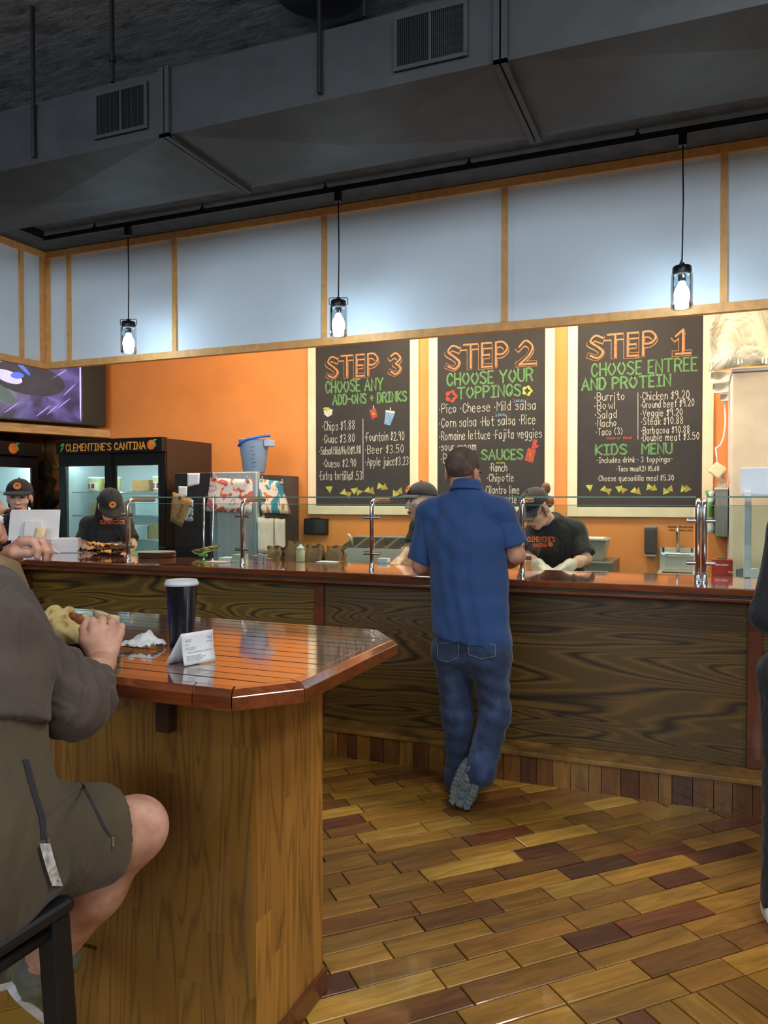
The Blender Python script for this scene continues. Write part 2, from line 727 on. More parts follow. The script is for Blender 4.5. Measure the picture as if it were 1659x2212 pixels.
def mesh_np(name, parts, m, parent=None):
    """one smooth mesh object out of one or several (verts, quads) surfaces"""
    vs = np.concatenate([p[0] for p in parts])
    off, qs = 0, []
    for p in parts:
        qs.append(p[1] + off)
        off += len(p[0])
    Q = np.concatenate(qs)
    me = bpy.data.meshes.new(name)
    me.vertices.add(len(vs))
    me.vertices.foreach_set('co', vs.astype(np.float32).ravel())
    me.loops.add(Q.size)
    me.loops.foreach_set('vertex_index', Q.astype(np.int32).ravel())
    me.polygons.add(len(Q))
    me.polygons.foreach_set('loop_start', np.arange(0, Q.size, 4, dtype=np.int32))
    me.polygons.foreach_set('loop_total', np.full(len(Q), 4, dtype=np.int32))
    me.update(calc_edges=True)
    me.validate()
    return finish(me, name, m, parent, smooth='all')

# ------------------------------------------------------------------ materials
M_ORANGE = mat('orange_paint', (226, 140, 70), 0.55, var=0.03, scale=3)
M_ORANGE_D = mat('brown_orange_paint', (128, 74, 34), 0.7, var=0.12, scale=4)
M_CREAM = mat('cream_painted_wood', (236, 214, 178), 0.5, var=0.03, scale=8)
M_BLACKBOARD = mat('chalkboard', (47, 44, 42), 0.75, var=0.10, scale=3)
M_BLACKCEIL = mat('black_ceiling_paint', (78, 80, 82), 0.9, var=0.12, scale=9, bump=0.3, bscale=70)
M_DUCT = mat('charcoal_duct_paint', (60, 63, 66), 0.6, var=0.10, scale=6)
M_BLACK = mat('black_metal', (22, 22, 24), 0.45, var=0.1)
M_BLACKPL = mat('black_plastic', (18, 18, 20), 0.35, var=0.1)
M_WHITE = mat('white_plastic', (225, 226, 228), 0.4, var=0.02)
M_PAPER = mat('white_paper', (232, 234, 236), 0.8, var=0.02, bump=0.1, bscale=20)
M_PANEL = mat('white_fascia_panel', (226, 236, 243), 0.55, var=0.012, scale=2)
M_TRIMO = mat('tan_orange_trim', (228, 168, 98), 0.55, var=0.06, scale=20, stretch=(1, 1, 1))
M_STEEL = mat('stainless_steel', (208, 202, 188), 0.42, 0.45, var=0.05, scale=5, stretch=(30, 30, 1))
M_STEELD = mat('dark_stainless_steel', (132, 128, 120), 0.4, 0.5, var=0.06, scale=5, stretch=(30, 30, 1))
M_CHROME = mat('chrome', (210, 211, 212), 0.22, 1.0, var=0.01)
M_KRAFT = mat('kraft_paper', (176, 132, 84), 0.8, var=0.10, bump=0.2, bscale=30)
M_KRAFTD = mat('brown_bag_paper', (138, 104, 72), 0.8, var=0.10, bump=0.2, bscale=30)
M_GLASS = glass('clear_glass')
M_GLASSG = mat('green_glass_edge', (110, 150, 132), 0.15, var=0.05)
M_DOORGLASS = glass('door_glass', (225, 240, 240), 0.12)
M_REDWOOD = plank_mat('red_brown_stained_wood', 0.3, 0.5, (4, 30, 3), False, (104, 52, 24), 0.25)
M_CTOP = plank_mat('varnished_countertop', 0.16, 1.0, (3, 40, 30), False, (112, 56, 26), 0.3, 0.05)
M_PLY = plywood('stained_plywood', (42, 29, 10), (84, 62, 22), (110, 83, 31), sc=(0.26, 1, 2.7), freq=42, fine=9)
M_PLY2 = plywood('stained_plywood_light', (48, 34, 12), (104, 79, 27), (138, 106, 40), loc=(3.3, 0, 1.7), sc=(0.24, 1, 2.5), freq=38, fine=9)
M_FLOOR = plank_mat('floor_plank_varnish', 0.30, 0.55, (3.0, 22.0, 8.0), True, amt=0.30, bump=0.12)
M_STEP = plank_mat('step_plank_varnish', 0.4, 0.3, (14.0, 3.0, 2.5), True, amt=0.4)


def oak_mat(name):
    N = NT(name)
    oi = N.n('ShaderNodeObjectInfo')
    sc = N.n('ShaderNodeMath', operation='MULTIPLY')
    sc.inputs[1].default_value = 91.0
    N.l(oi.outputs['Random'], sc.inputs[0])
    cb = N.n('ShaderNodeCombineXYZ')
    for i in range(3):
        N.l(sc.outputs[0], cb.inputs[i])

    def nz(scale, s, det, rough=0.5, dist=0.0):
        va = N.n('ShaderNodeVectorMath', operation='ADD')
        N.l(N.coords(scale), va.inputs[0])
        N.l(cb.outputs[0], va.inputs[1])
        n = N.n('ShaderNodeTexNoise', Scale=s, Detail=det, Roughness=rough, Distortion=dist)
        N.l(va.outputs[0], n.inputs['Vector'])
        return n.outputs[0]
    a = nz((11, 11, 1.0), 0.9, 1.2, 0.4, 0.3)
    mu = N.n('ShaderNodeMath', operation='MULTIPLY')
    mu.inputs[1].default_value = 22.0
    N.l(a, mu.inputs[0])
    pp = N.n('ShaderNodeMath', operation='PINGPONG')
    pp.inputs[1].default_value = 1.0
    N.l(mu.outputs[0], pp.inputs[0])
    b = nz((140, 140, 4), 1.0, 3.0, 0.6)
    ad = N.n('ShaderNodeMath', operation='MULTIPLY_ADD')
    ad.inputs[1].default_value = 0.7
    N.l(b, ad.inputs[0])
    N.l(pp.outputs[0], ad.inputs[2])
    mr = N.n('ShaderNodeMapRange')
    mr.inputs['From Min'].default_value = 0.25
    mr.inputs['From Max'].default_value = 0.8
    mr.inputs['To Min'].default_value = 0.55
    mr.inputs['To Max'].default_value = 1.08
    N.l(ad.outputs[0], mr.inputs[0])
    vs = N.n('ShaderNodeVectorMath', operation='SCALE')
    N.l(oi.outputs['Color'], vs.inputs[0])
    N.l(mr.outputs[0], vs.inputs['Scale'])
    N.l(vs.outputs[0], N.b.inputs['Base Color'])
    N.b.inputs['Roughness'].default_value = 0.42
    N.b.inputs['Coat Weight'].default_value = 0.2
    N.bump(b, 0.08, 0.003)
    return N.m


M_OAK = oak_mat('oak_strip_varnish')
M_TABLE = plank_mat('table_top_varnish', 0.10, 1.0, (3.0, 30.0, 8.0), True, amt=0.28, bump=0.03)
M_TABLE.node_tree.nodes['Principled BSDF'].inputs['Coat IOR'].default_value = 2.9
M_TABLE.node_tree.nodes['Principled BSDF'].inputs['IOR'].default_value = 2.2
M_CTOP.node_tree.nodes['Principled BSDF'].inputs['Coat IOR'].default_value = 1.9
M_GROUT = mat('dark_floor_joint', (30, 24, 15), 0.7, var=0.25, scale=30)
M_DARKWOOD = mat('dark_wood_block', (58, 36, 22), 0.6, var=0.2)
M_WALLROOM = mat('dining_room_paint', (120, 112, 104), 0.8, var=0.05)
M_RED = mat('red_print', (196, 52, 44), 0.6)
M_GREENP = mat('green_print', (90, 176, 74), 0.6)
M_BLUEPL = mat('blue_plastic', (36, 98, 196), 0.4)

# deck of the dining room ceiling: sprayed, streaky
_N = NT('sprayed_ceiling')
_c = _N.coords((1, 1, 1), rot=(0, 0, 0.5))
_a = _N.n('ShaderNodeTexNoise', Scale=7.0, Detail=9.0, Roughness=0.7)
_N.l(_c, _a.inputs['Vector'])
_c2 = _N.coords((1.6, 6, 1), rot=(0, 0, 0.75))
_b2 = _N.n('ShaderNodeTexNoise', Scale=2.2, Detail=4.0, Roughness=0.6)
_N.l(_c2, _b2.inputs['Vector'])
_mm = _N.n('ShaderNodeMath', operation='MULTIPLY_ADD')
_N.l(_a.outputs[0], _mm.inputs[0])
_mm.inputs[1].default_value = 0.9
_N.l(_b2.outputs[0], _mm.inputs[2])
_N.l(_N.ramp(_mm.outputs[0], [(0.64, (34, 34, 35)), (0.74, (116, 121, 124)), (1.0, (156, 161, 164))]), _N.b.inputs['Base Color'])
_N.b.inputs['Roughness'].default_value = 0.9
_N.bump(_mm.outputs[0], 0.7, 0.03)
M_DECK = _N.m

# ------------------------------------------------------------------ the room
N_LIP, N_STEP, N_FACE, N_CBACK = 4.00, 4.00, 4.17, 4.63
N_FASC, N_WALL = 4.60, 6.26
Z_CT = 1.07
U_COR = -4.35          # inner corner of the counter
Z_SOFF = 3.43
Z_CEIL = 4.05


def sbox(name, b, m, bevel=0.0):
    return struct(MB().box(*b).build(name, m, None, bevel=bevel))


floor = sbox('floor', (-7.2, 5.2, -5.2, 6.4, -0.12, -0.012), M_GROUT)
sbox('ceiling', (-7.2, 5.2, -5.2, N_FASC - 0.82, Z_CEIL, 4.20), M_DECK)
sbox('trim_1', (-7.2, 5.2, 3.78, 6.4, Z_SOFF, 4.20), M_BLACKCEIL)['label'] = 'black painted soffit above the counter and kitchen'
sbox('wall_back', (-7.2, 5.2, N_WALL, 6.4, 0.0, Z_SOFF), M_ORANGE)
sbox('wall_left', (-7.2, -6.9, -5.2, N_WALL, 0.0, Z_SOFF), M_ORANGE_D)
sbox('wall_right', (4.9, 5.2, -5.2, N_WALL, 0.0, Z_SOFF), M_WALLROOM)
# shop front behind the camera: piers, sill and head round two wide window openings
_wf = MB()
_wf.box(-7.2, 5.2, -5.2, -5.0, 3.95, 4.05).box(-7.2, 5.2, -5.2, -5.0, 0, 2.15)
for _a0, _a1 in ((-7.2, -5.8), (-1.4, -0.8), (4.0, 5.2)):
    _wf.box(_a0, _a1, -5.2, -5.0, 2.15, 3.95)
struct(_wf.build('wall_front', M_WALLROOM))
# bulkhead wall over the drinks fridges that carries the television
TVA, TVB = V((-5.97, 5.22, 0)), V((-5.62, 6.20, 0))
TVD = (TVB - TVA).normalized()
TVN = V((TVD.y, -TVD.x, 0))
_q0, _q1 = TVB + TVD * 0.06, TVB - TVD * 2.6
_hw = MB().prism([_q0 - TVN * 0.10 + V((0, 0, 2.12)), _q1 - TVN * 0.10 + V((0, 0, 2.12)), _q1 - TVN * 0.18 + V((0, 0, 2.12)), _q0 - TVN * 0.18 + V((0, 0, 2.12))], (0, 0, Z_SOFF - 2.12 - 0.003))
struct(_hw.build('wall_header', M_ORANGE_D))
_bm = MB().prism([_q0 - TVN * 0.10 + V((0, 0, 2.118)), _q1 - TVN * 0.10 + V((0, 0, 2.118)), _q1 + V((0, 0, 2.118)), _q0 + V((0, 0, 2.118))], (0, 0, 0.085))
struct(_bm.build('trim_2', mat('pale_pine_beam', (190, 146, 92), 0.6, var=0.12, scale=5, stretch=(1, 1, 6)), None, bevel=0.004))

# floor boards laid at 45 degrees; right of a seam they run the other way
PW, GAP = 0.102, 0.005
E1 = V((math.cos(PI / 4), math.sin(PI / 4), 0))
E2 = V((-E1.y, E1.x, 0))
SEAM = 1.767
TONES = [((160, 116, 42), 5), ((146, 103, 36), 6), ((132, 90, 32), 5), ((174, 134, 54), 3), ((116, 74, 30), 3), ((100, 54, 28), 2), ((84, 46, 28), 1), ((126, 86, 32), 5)]
TW = [t for t, w in TONES for _ in range(w)]
rnd = random.Random(5)
_cache = {}
_stuff = MB()
n_plank = 0


def plank_mesh(L, W):
    key = (round(L, 3), round(W, 3))
    if key not in _cache:
        a, b, e = L / 2, W / 2, 0.0025
        mb = MB()
        vs = [(-a, -b, -0.02), (a, -b, -0.02), (a, b, -0.02), (-a, b, -0.02), (-a, -b, -0.002), (a, -b, -0.002), (a, b, -0.002), (-a, b, -0.002), (-a + e, -b + e, 0), (a - e, -b + e, 0), (a - e, b - e, 0), (-a + e, b - e, 0)]
        fs = [(8, 9, 10, 11)] + [(i, (i + 1) % 4, 4 + (i + 1) % 4, 4 + i) for i in range(4)] + [(4 + i, 4 + (i + 1) % 4, 8 + (i + 1) % 4, 8 + i) for i in range(4)]
        mb.add(vs, fs)
        me = bpy.data.meshes.new('plank')
        me.from_pydata(mb.v, [], mb.f)
        me.materials.append(M_FLOOR)
        _cache[key] = me
    return _cache[key]


def lay(c, ang, L, W):
    global n_plank
    px, py = proj(c)
    vis = 655 < px < 1700 and 1600 < py < 2290 and c.y < N_STEP + 0.1
    _k = rnd.uniform(0.86, 1.12)
    tone = tuple(v * _k for v in rnd.choice(TW))
    if vis and n_plank < 300:
        o = bpy.data.objects.new('plank', plank_mesh(L, W))
        COL.objects.link(o)
        o.location = c
        o.rotation_euler = (0, 0, ang)
        o.color = (*lin(tone), 1)
        o.parent = floor
        n_plank += 1
    else:
        me = plank_mesh(L, W)
        Mx = Matrix.Translation(c) @ Matrix.Rotation(ang, 4, 'Z')
        _stuff.add([Mx @ v.co for v in me.vertices], [tuple(p.vertices) for p in me.polygons])


def ok_floor(c):
    if c.y > N_STEP + 0.18 or c.x < -4.3 or c.x > 4.6 or c.y < -2.0:
        return False
    return not (c.x < -1.25 and 1.85 < c.y < 1.9)


LENS = (0.22, 0.27, 0.32, 0.38, 0.44)
k = 0
w_ = SEAM + PW / 2
while w_ < 6.2:
    s_ = -5.0 - rnd.uniform(0, 0.4)
    while s_ < 7.0:
        L = rnd.choice(LENS)
        c = E1 * (s_ + L / 2) + E2 * w_
        if ok_floor(c):
            lay(c + V((0, 0, rnd.uniform(-0.0012, 0.0012))), PI / 4, L - GAP, PW - GAP)
        s_ += L
    w_ += PW
# the other field: boards square to the seam, in bays 0.32 deep
s_ = -2.0
bay = 0.36
w_ = SEAM - bay / 2
while w_ > -4.5:
    s_ = -4.0 + rnd.uniform(0, 0.1)
    while s_ < 7.0:
        c = E1 * s_ + E2 * w_
        if ok_floor(c):
            lay(c, 3 * PI / 4, bay - GAP, PW - GAP)
        s_ += PW
    w_ -= bay
_N = NT('floor_plank_far')
_g = _N.n('ShaderNodeNewGeometry')
_N.l(_N.ramp(_g.outputs['Random Per Island'], [((i + 0.0) / len(TW), t) for i, t in enumerate(TW)], 'CONSTANT'), _N.b.inputs['Base Color'])
_N.b.inputs['Roughness'].default_value = 0.32
_N.b.inputs['Coat Weight'].default_value = 0.5
_fs = _stuff.build('plank_field', _N.m, floor)
_fs['kind'] = 'stuff'

# ------------------------------------------------------------------ service counter
U_R = 3.2
counter = thing('service_counter', 'long L-shaped counter front in dark stained plywood with a wooden foot step', 'counter', (-1.0, N_FACE, 0))
_us = [U_COR - 0.17, -2.132, 0.2565, 2.65, U_R]
for i in range(4):
    MB().box(_us[i] + 0.002, _us[i + 1] - 0.002, N_FACE, N_FACE + 0.03, 0.17, 1.02).build('plywood_panel', M_PLY2 if i == 0 else M_PLY, counter)
for u in (U_COR - 0.14, -2.132, 0.2565, 2.65):
    MB().box(u - 0.033, u + 0.033, N_FACE - 0.018, N_FACE - 0.0005, 0.172, 1.015).build('batten', M_REDWOOD, counter, bevel=0.003)
MB().box(U_COR - 0.20, U_COR - 0.17, 2.0, N_FACE, 0.17, 1.02).build('plywood_panel', M_PLY2, counter)
MB().box(U_COR - 0.2, U_R, N_FACE + 0.04, N_FACE + 0.09, 0.0, 1.02).build('carcass', M_DARKWOOD, counter)
MB().box(U_COR - 0.17, U_R, N_STEP - 0.012, N_FACE - 0.0005, 0.145, 0.17).build('step_tread', mat('worn_step_tread', (128, 92, 40), 0.4, var=0.25, scale=9, coat=0.3), counter, bevel=0.004)
u = U_COR - 0.16
rnd = random.Random(11)
while u < U_R - 0.1:
    w = rnd.choice((0.062, 0.082, 0.086, 0.09, 0.094))
    o = MB().box(-w / 2 + 0.0015, w / 2 - 0.0015, 0, 0.02 + rnd.uniform(-0.002, 0.002), 0.0, 0.1445).build('step_block', M_STEP, counter)
    o.location = (u + w / 2, N_STEP, 0)
    t = rnd.choice([(128, 86, 30), (112, 70, 26), (96, 54, 24), (140, 98, 36), (84, 46, 22), (120, 78, 28)])
    o.color = (*lin(t), 1)
    u += w

ctop = thing('countertop', 'glossy red-brown varnished countertop with a stepped edge on the plywood counter', 'countertop', (-1.0, 4.3, 1.02))
MB().prism([(U_COR, N_LIP, 1.035), (U_R, N_LIP, 1.035), (U_R, N_CBACK, 1.035), (U_COR - 0.63, N_CBACK, 1.035), (U_COR - 0.63, 2.0, 1.035), (U_COR, 2.0, 1.035)], (0, 0, 0.035)).build('top_slab', M_CTOP, ctop, bevel=0.006)
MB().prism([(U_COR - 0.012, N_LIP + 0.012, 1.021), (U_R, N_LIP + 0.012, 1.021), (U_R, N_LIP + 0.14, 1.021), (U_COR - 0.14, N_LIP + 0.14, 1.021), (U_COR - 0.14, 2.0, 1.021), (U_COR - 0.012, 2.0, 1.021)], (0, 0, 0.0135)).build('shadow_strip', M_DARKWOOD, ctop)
MB().prism([(U_COR - 0.003, N_LIP + 0.003, 1.003), (U_R, N_LIP + 0.003, 1.003), (U_R, N_LIP + 0.15, 1.003), (U_COR - 0.15, N_LIP + 0.15, 1.003), (U_COR - 0.15, 2.0, 1.003), (U_COR - 0.003, 2.0, 1.003)], (0, 0, 0.0175)).build('edge_moulding', M_REDWOOD, ctop, bevel=0.004)

# ------------------------------------------------------------------ hanging fascia
fas = thing('hanging_fascia', 'long white panelled fascia with tan trim hanging over the counter', 'fascia', (-2.0, N_FASC, 2.515))
ZF0, ZF1, UFC = 2.515, 3.425, -4.757
_vp = [UFC] + [at_n(p, 600, N_FASC).x for p in (148, 376, 700, 1089, 1563)]
_vp += [_vp[-1] + 1.22, _vp[-1] + 2.44, 4.4]
for i in range(len(_vp) - 1):
    MB().box(_vp[i] + 0.002, _vp[i + 1] - 0.002, N_FASC + 0.012, N_FASC + 0.03, ZF0 + 0.03, ZF1 - 0.03).build('panel', M_PANEL, fas)
for i, u in enumerate(_vp[1:-1]):
    MB().box(u - 0.018, u + 0.018, N_FASC - 0.004, N_FASC + 0.0115, ZF0 + 0.052, ZF1 - 0.052).build('upright_trim', M_TRIMO, fas)
MB().box(UFC, UFC + 0.04, N_FASC - 0.004, N_FASC + 0.0115, ZF0 + 0.052, ZF1 - 0.052).build('corner_trim', M_TRIMO, fas)
MB().box(UFC - 0.03, 4.4, N_FASC - 0.008, N_FASC + 0.04, ZF0, ZF0 + 0.05).build('lower_rail', M_TRIMO, fas)
MB().box(UFC - 0.03, 4.4, N_FASC - 0.008, N_FASC + 0.04, ZF1 - 0.05, ZF1).build('upper_rail', M_TRIMO, fas)
fas = thing('hanging_fascia', 'short white fascia return with tan trim at the far left', 'fascia', (UFC, 3.5, 2.515))
for a, b in ((3.8, 4.369), (4.369, N_FASC - 0.01)):
    MB().box(UFC - 0.03, UFC - 0.012, a + 0.002, b - 0.002, ZF0 + 0.03, ZF1 - 0.03).build('panel', M_PANEL, fas)
for y in (4.369,):
    MB().box(UFC - 0.0115, UFC + 0.004, y - 0.018, y + 0.018, ZF0 + 0.052, ZF1 - 0.052).build('upright_trim', M_TRIMO, fas)
MB().box(UFC - 0.0115, UFC + 0.004, N_FASC - 0.05, N_FASC - 0.0095, ZF0 + 0.052, ZF1 - 0.052).build('corner_trim', M_TRIMO, fas)
MB().box(UFC - 0.04, UFC + 0.008, 3.8, N_FASC - 0.0095, ZF0, ZF0 + 0.05).build('lower_rail', M_TRIMO, fas)
MB().box(UFC - 0.04, UFC + 0.008, 3.8, N_FASC - 0.0095, ZF1 - 0.05, ZF1).build('upper_rail', M_TRIMO, fas)

# ------------------------------------------------------------------ air duct under the ceiling
ND0, ND1, ZD0, ZD1 = 3.06, 3.755, 3.25, 3.555
duct = thing('air_duct', 'long dark grey rectangular sheet metal air duct under the ceiling', 'duct', (-1.0, 3.4, ZD0))
_dj = [-6.9, at_n(-320, 400, ND0).x, at_n(360, 260, ND0).x, at_n(1083, 100, ND0).x, 2.0, 4.88]
for i in range(5):
    a, b = _dj[i] + 0.004, _dj[i + 1] - 0.004
    c = ((a + b) / 2, (ND0 + ND1) / 2, ZD0 - 0.045)
    cf = ((a + b) / 2, ND0 - 0.006, (ZD0 + ZD1) / 2)
    vs = [(a, ND0, ZD0), (b, ND0, ZD0), (b, ND1, ZD0), (a, ND1, ZD0), (a, ND0, ZD1), (b, ND0, ZD1), (b, ND1, ZD1), (a, ND1, ZD1), c, cf]
    fs = [(1, 0, 8), (2, 1, 8), (3, 2, 8), (0, 3, 8), (4, 5, 6, 7), (0, 1, 9), (1, 5, 9), (5, 4, 9), (4, 0, 9), (1, 2, 6, 5), (2, 3, 7, 6), (3, 0, 4, 7)]
    MB().add(vs, fs).build('duct_section', M_DUCT, duct)
for u in _dj[1:-1]:
    fl = MB()
    for k in (-1, 1):
        x0 = u + k * 0.016
        fl.box(x0 - 0.012, x0 + 0.012, ND0 - 0.022, ND0 - 0.0005, ZD0 - 0.02, ZD1 + 0.012)
        fl.box(x0 - 0.012, x0 + 0.012, ND0 - 0.022, ND1 + 0.02, ZD0 - 0.022, ZD0 - 0.0005)
    fl.build('joint_flange', M_DUCT, duct)
# thin strap along the soffit side
for (x0, y0, x1, y1) in ((207, 196, 322, 300), (852, 28, 1012, 165)):
    a = at_n(x0, (y0 + y1) / 2, ND0)
    b = at_n(x1, (y0 + y1) / 2, ND0)
    zc = (ZD0 + ZD1) / 2 + 0.01
    hh = 0.115
    gr = MB()
    gr.box(a.x, b.x, ND0 - 0.018, ND0 - 0.0065, zc + hh - 0.018, zc + hh).box(a.x, b.x, ND0 - 0.018, ND0 - 0.0065, zc - hh, zc - hh + 0.018)
    gr.box(a.x, a.x + 0.018, ND0 - 0.018, ND0 - 0.0065, zc - hh + 0.018, zc + hh - 0.018).box(b.x - 0.018, b.x, ND0 - 0.018, ND0 - 0.0065, zc - hh + 0.018, zc + hh - 0.018)
    mid = (a.x + b.x) / 2
    gr.box(mid - 0.006, mid + 0.006, ND0 - 0.016, ND0 - 0.0065, zc - hh + 0.018, zc + hh - 0.018)
    g = gr.build('air_grille', M_DUCT, duct, bevel=0.002)
    MB().box(a.x + 0.018, b.x - 0.018, ND0 - 0.008, ND0 - 0.0066, zc - hh + 0.018, zc + hh - 0.018).build('grille_opening', M_BLACK, g)
    fi = MB()
    nf = 34
    for k in range(nf):
        x = a.x + 0.022 + (b.x - a.x - 0.044) * k / (nf - 1)
        if abs(x - mid) < 0.008:
            continue
        fi.box(x - 0.0015, x + 0.0015, ND0 - 0.016, ND0 - 0.0085, zc - hh + 0.018, zc + hh - 0.018)
    for k in range(5):
        z = zc - hh + 0.04 + k * 0.036
        fi.box(mid + 0.006, b.x - 0.018, ND0 - 0.0085, ND0 - 0.0082, z, z + 0.014)
    fi.build('grille_fins', mat('dark_grille_paint', (38, 40, 42), 0.6), g)
for i, (px, py) in enumerate(((72, 240), (243, 198), (690, 90), (787, 65))):
    p = at_n(px, py, ND0 - 0.019)
    mb = MB().tube([(p.x, p.y, ZD1 - (0.28 if i in (0, 2) else 0.0)), (p.x, p.y, Z_CEIL - 0.001)], 0.011, 8)
    if i == 1:
        mb.tube([(p.x, p.y, ZD1 + 0.10), (p.x, p.y, ZD1 + 0.13)], 0.017, 8)
    o = mb.build('hanger_rod', M_BLACK)
    tag(o, ('thick dark hanger rod at far left holding up the air duct', 'dark hanger rod with a coupling above the smaller duct grille', 'dark hanger rod beside the round ceiling disc above the duct', 'dark reddish hanger rod right of the round ceiling disc')[i], 'rod', 'duct hanger rods')
_p = at_z(690, -30, Z_CEIL - 0.015)
tag(MB().lathe([(0.0, 0.014), (0.24, 0.014), (0.25, 0.0), (0.22, -0.03), (0.0, -0.045)], (_p.x, _p.y, Z_CEIL - 0.015), 36).build('ceiling_speaker', M_DUCT, None, 'all'), 'round dark disc fixed to the sprayed ceiling above the duct', 'ceiling disc')

# ------------------------------------------------------------------ light track and pendants
N_TR, Z_TR = 4.255, 3.372
track = thing('light_track', 'thin black ceiling track carrying the pendant lamps above the counter', 'light track', (-1.5, N_TR, Z_TR))
_uc = at_n(95, 505, N_TR).x
MB().box(_uc, 4.6, N_TR - 0.016, N_TR + 0.016, Z_TR, Z_TR + 0.022).box(_uc, 4.6, N_TR - 0.010, N_TR + 0.010, Z_TR - 0.008, Z_TR).build('rail', M_BLACK, track)
tag(MB().box(_uc - 0.016, _uc + 0.016, 3.8, N_TR - 0.0165, Z_TR, Z_SOFF - 0.0005).build('track_return', M_BLACK), 'short black track piece turning the corner at far left', 'light track')
for px in (204, 437, 703, 1013, 1376):
    u = at_n(px, 430, N_TR).x
    MB().tube([(u, N_TR, Z_TR + 0.022), (u, N_TR, Z_SOFF - 0.0005)], 0.006, 8).lathe([(0.012, 0), (0.018, 0.004), (0.012, 0.016)], (u, N_TR, Z_TR + 0.022), 12).build('stem', M_BLACK, track, 'all')
M_BULB = mat('glowing_bulb', (255, 255, 255), 0.4, emit=(226, 240, 255), es=90.0)
M_JAR = glass('jar_glass', (240, 248, 250), 0.25, 0.9)


def pendant(px, z_bot, label, turn):
    u = at_n(px, 600, N_TR).x
    t = thing('pendant_lamp', label, 'lamp', (u, N_TR, z_bot), 'jar pendant lamps on the track')
    c = V((u, N_TR, z_bot))
    MB().box(u - 0.02, u + 0.02, N_TR - 0.017, N_TR + 0.017, Z_TR - 0.068, Z_TR - 0.0085).build('track_adapter', M_BLACKPL, t, bevel=0.003)
    MB().tube([(u, N_TR, Z_TR - 0.068), (u + 0.004, N_TR, (Z_TR + z_bot) / 2 + 0.1), (u, N_TR, z_bot + 0.232)], 0.004, 6).build('cord', M_BLACKPL, t, 'all')
    cp = MB().lathe([(0.0, 0.234), (0.012, 0.234), (0.014, 0.220), (0.042, 0.216), (0.047, 0.210), (0.047, 0.176), (0.044, 0.170), (0.0, 0.170)], c, 28).build('cap', M_BLACKPL, t, True)
    T = Matrix.Rotation(turn, 3, 'Z')
    pts = [c + T @ V(p) for p in ((-0.046, 0, 0.19), (-0.056, 0, 0.192), (-0.057, 0, 0.228), (-0.052, 0, 0.232), (0.052, 0, 0.232), (0.057, 0, 0.228), (0.056, 0, 0.192), (0.046, 0, 0.19))]
    MB().tube(pts, 0.0025, 6).build('wire_bail', M_BLACKPL, cp, 'all')
    MB().lathe([(0.052, 0.176), (0.054, 0.165), (0.054, 0.012), (0.050, 0.0), (0.046, 0.0), (0.050, 0.014), (0.050, 0.165), (0.048, 0.176)], c, 32, cap=False).build('glass_jar', M_JAR, t, 'all')
    MB().lathe([(0.019, 0.169), (0.019, 0.138), (0.014, 0.134)], c, 16).build('socket', M_BLACKPL, t, True)
    MB().lathe([(0.015, 0.133), (0.021, 0.118), (0.034, 0.095), (0.039, 0.070), (0.034, 0.045), (0.018, 0.029), (0.003, 0.025)], c, 20).build('bulb', M_BULB, t, 'all')
    ld = bpy.data.lights.new('pendant_glow', 'POINT')
    ld.energy = 58
    ld.color = (0.80, 0.90, 1.0)
    ld.shadow_soft_size = 0.038
    lo = bpy.data.objects.new('pendant_glow', ld)
    COL.objects.link(lo)
    lo.location = c + V((0, 0, 0.07))
    attach(lo, t)


pendant(277, 2.500, 'glass jar pendant lamp hanging nearest the inner left corner of the fascia', 0.35)
pendant(731, 2.490, 'glass jar pendant lamp in the middle, above the leftmost menu board', 0.35)
pendant(1473, 2.475, 'rightmost glass jar pendant lamp, above the entree menu board', 1.5)

# ------------------------------------------------------------------ menu boards
C_WHITE = mat('chalk_white', (192, 187, 172), 0.8, var=0.14, scale=60)
C_GREEN = mat('chalk_green', (90, 132, 80), 0.8, var=0.15, scale=50)
C_ORANGE = mat('chalk_orange', (184, 126, 84), 0.8, var=0.12, scale=50)
C_RED = mat('chalk_red', (164, 66, 50), 0.8, var=0.12, scale=50)
C_YEL = mat('chalk_yellow_green', (162, 168, 74), 0.8, var=0.18, scale=40)
C_OCHRE = mat('chalk_ochre', (150, 136, 60), 0.8, var=0.15, scale=40)
C_BLUE = mat('chalk_blue', (112, 146, 178), 0.8, var=0.12, scale=50)
NB = N_WALL - 0.012


def dep(p):
    return (V(p) - EYE).dot(_F)


def wl(board, text, x0, yb, x1, cap, m, wt=0.0046, n=NB, lift=0.001, off=(0, 0), name='lettering', jit=0.35):
    O = at_n(x0, yb, n)
    w = at_n(x1, yb, n).x - O.x
    h = (cap * dep(O) / F_PX - wt) * 0.97
    return letters(name, text, O, (1, 0, 0), (0, 0, 1), w, h, wt, m, board, lift, seed=len(text), off=off, jitter=jit)


def big(board, text, x0, yb, x1, cap):
    wl(board, text, x0, yb, x1, cap, C_ORANGE, 0.046, jit=0, name='block_letters')
    wl(board, text, x0, yb, x1, cap, M_BLACKBOARD, 0.038, lift=0.0016, jit=0, name='block_letters')
    wl(board, text, x0, yb, x1, cap, C_ORANGE, 0.015, lift=0.0022, off=(0.009, -0.003), jit=0, name='block_letters')


def flatpoly(board, pts, m, lift, name, n=NB):
    mb = MB()
    P = [at_n(x, y, n) for x, y in pts]
    P = [V((p.x, n - lift, p.z)) for p in P]
    mb.prism(P, (0, 0.0006, 0))
    return mb.build(name, m, board)


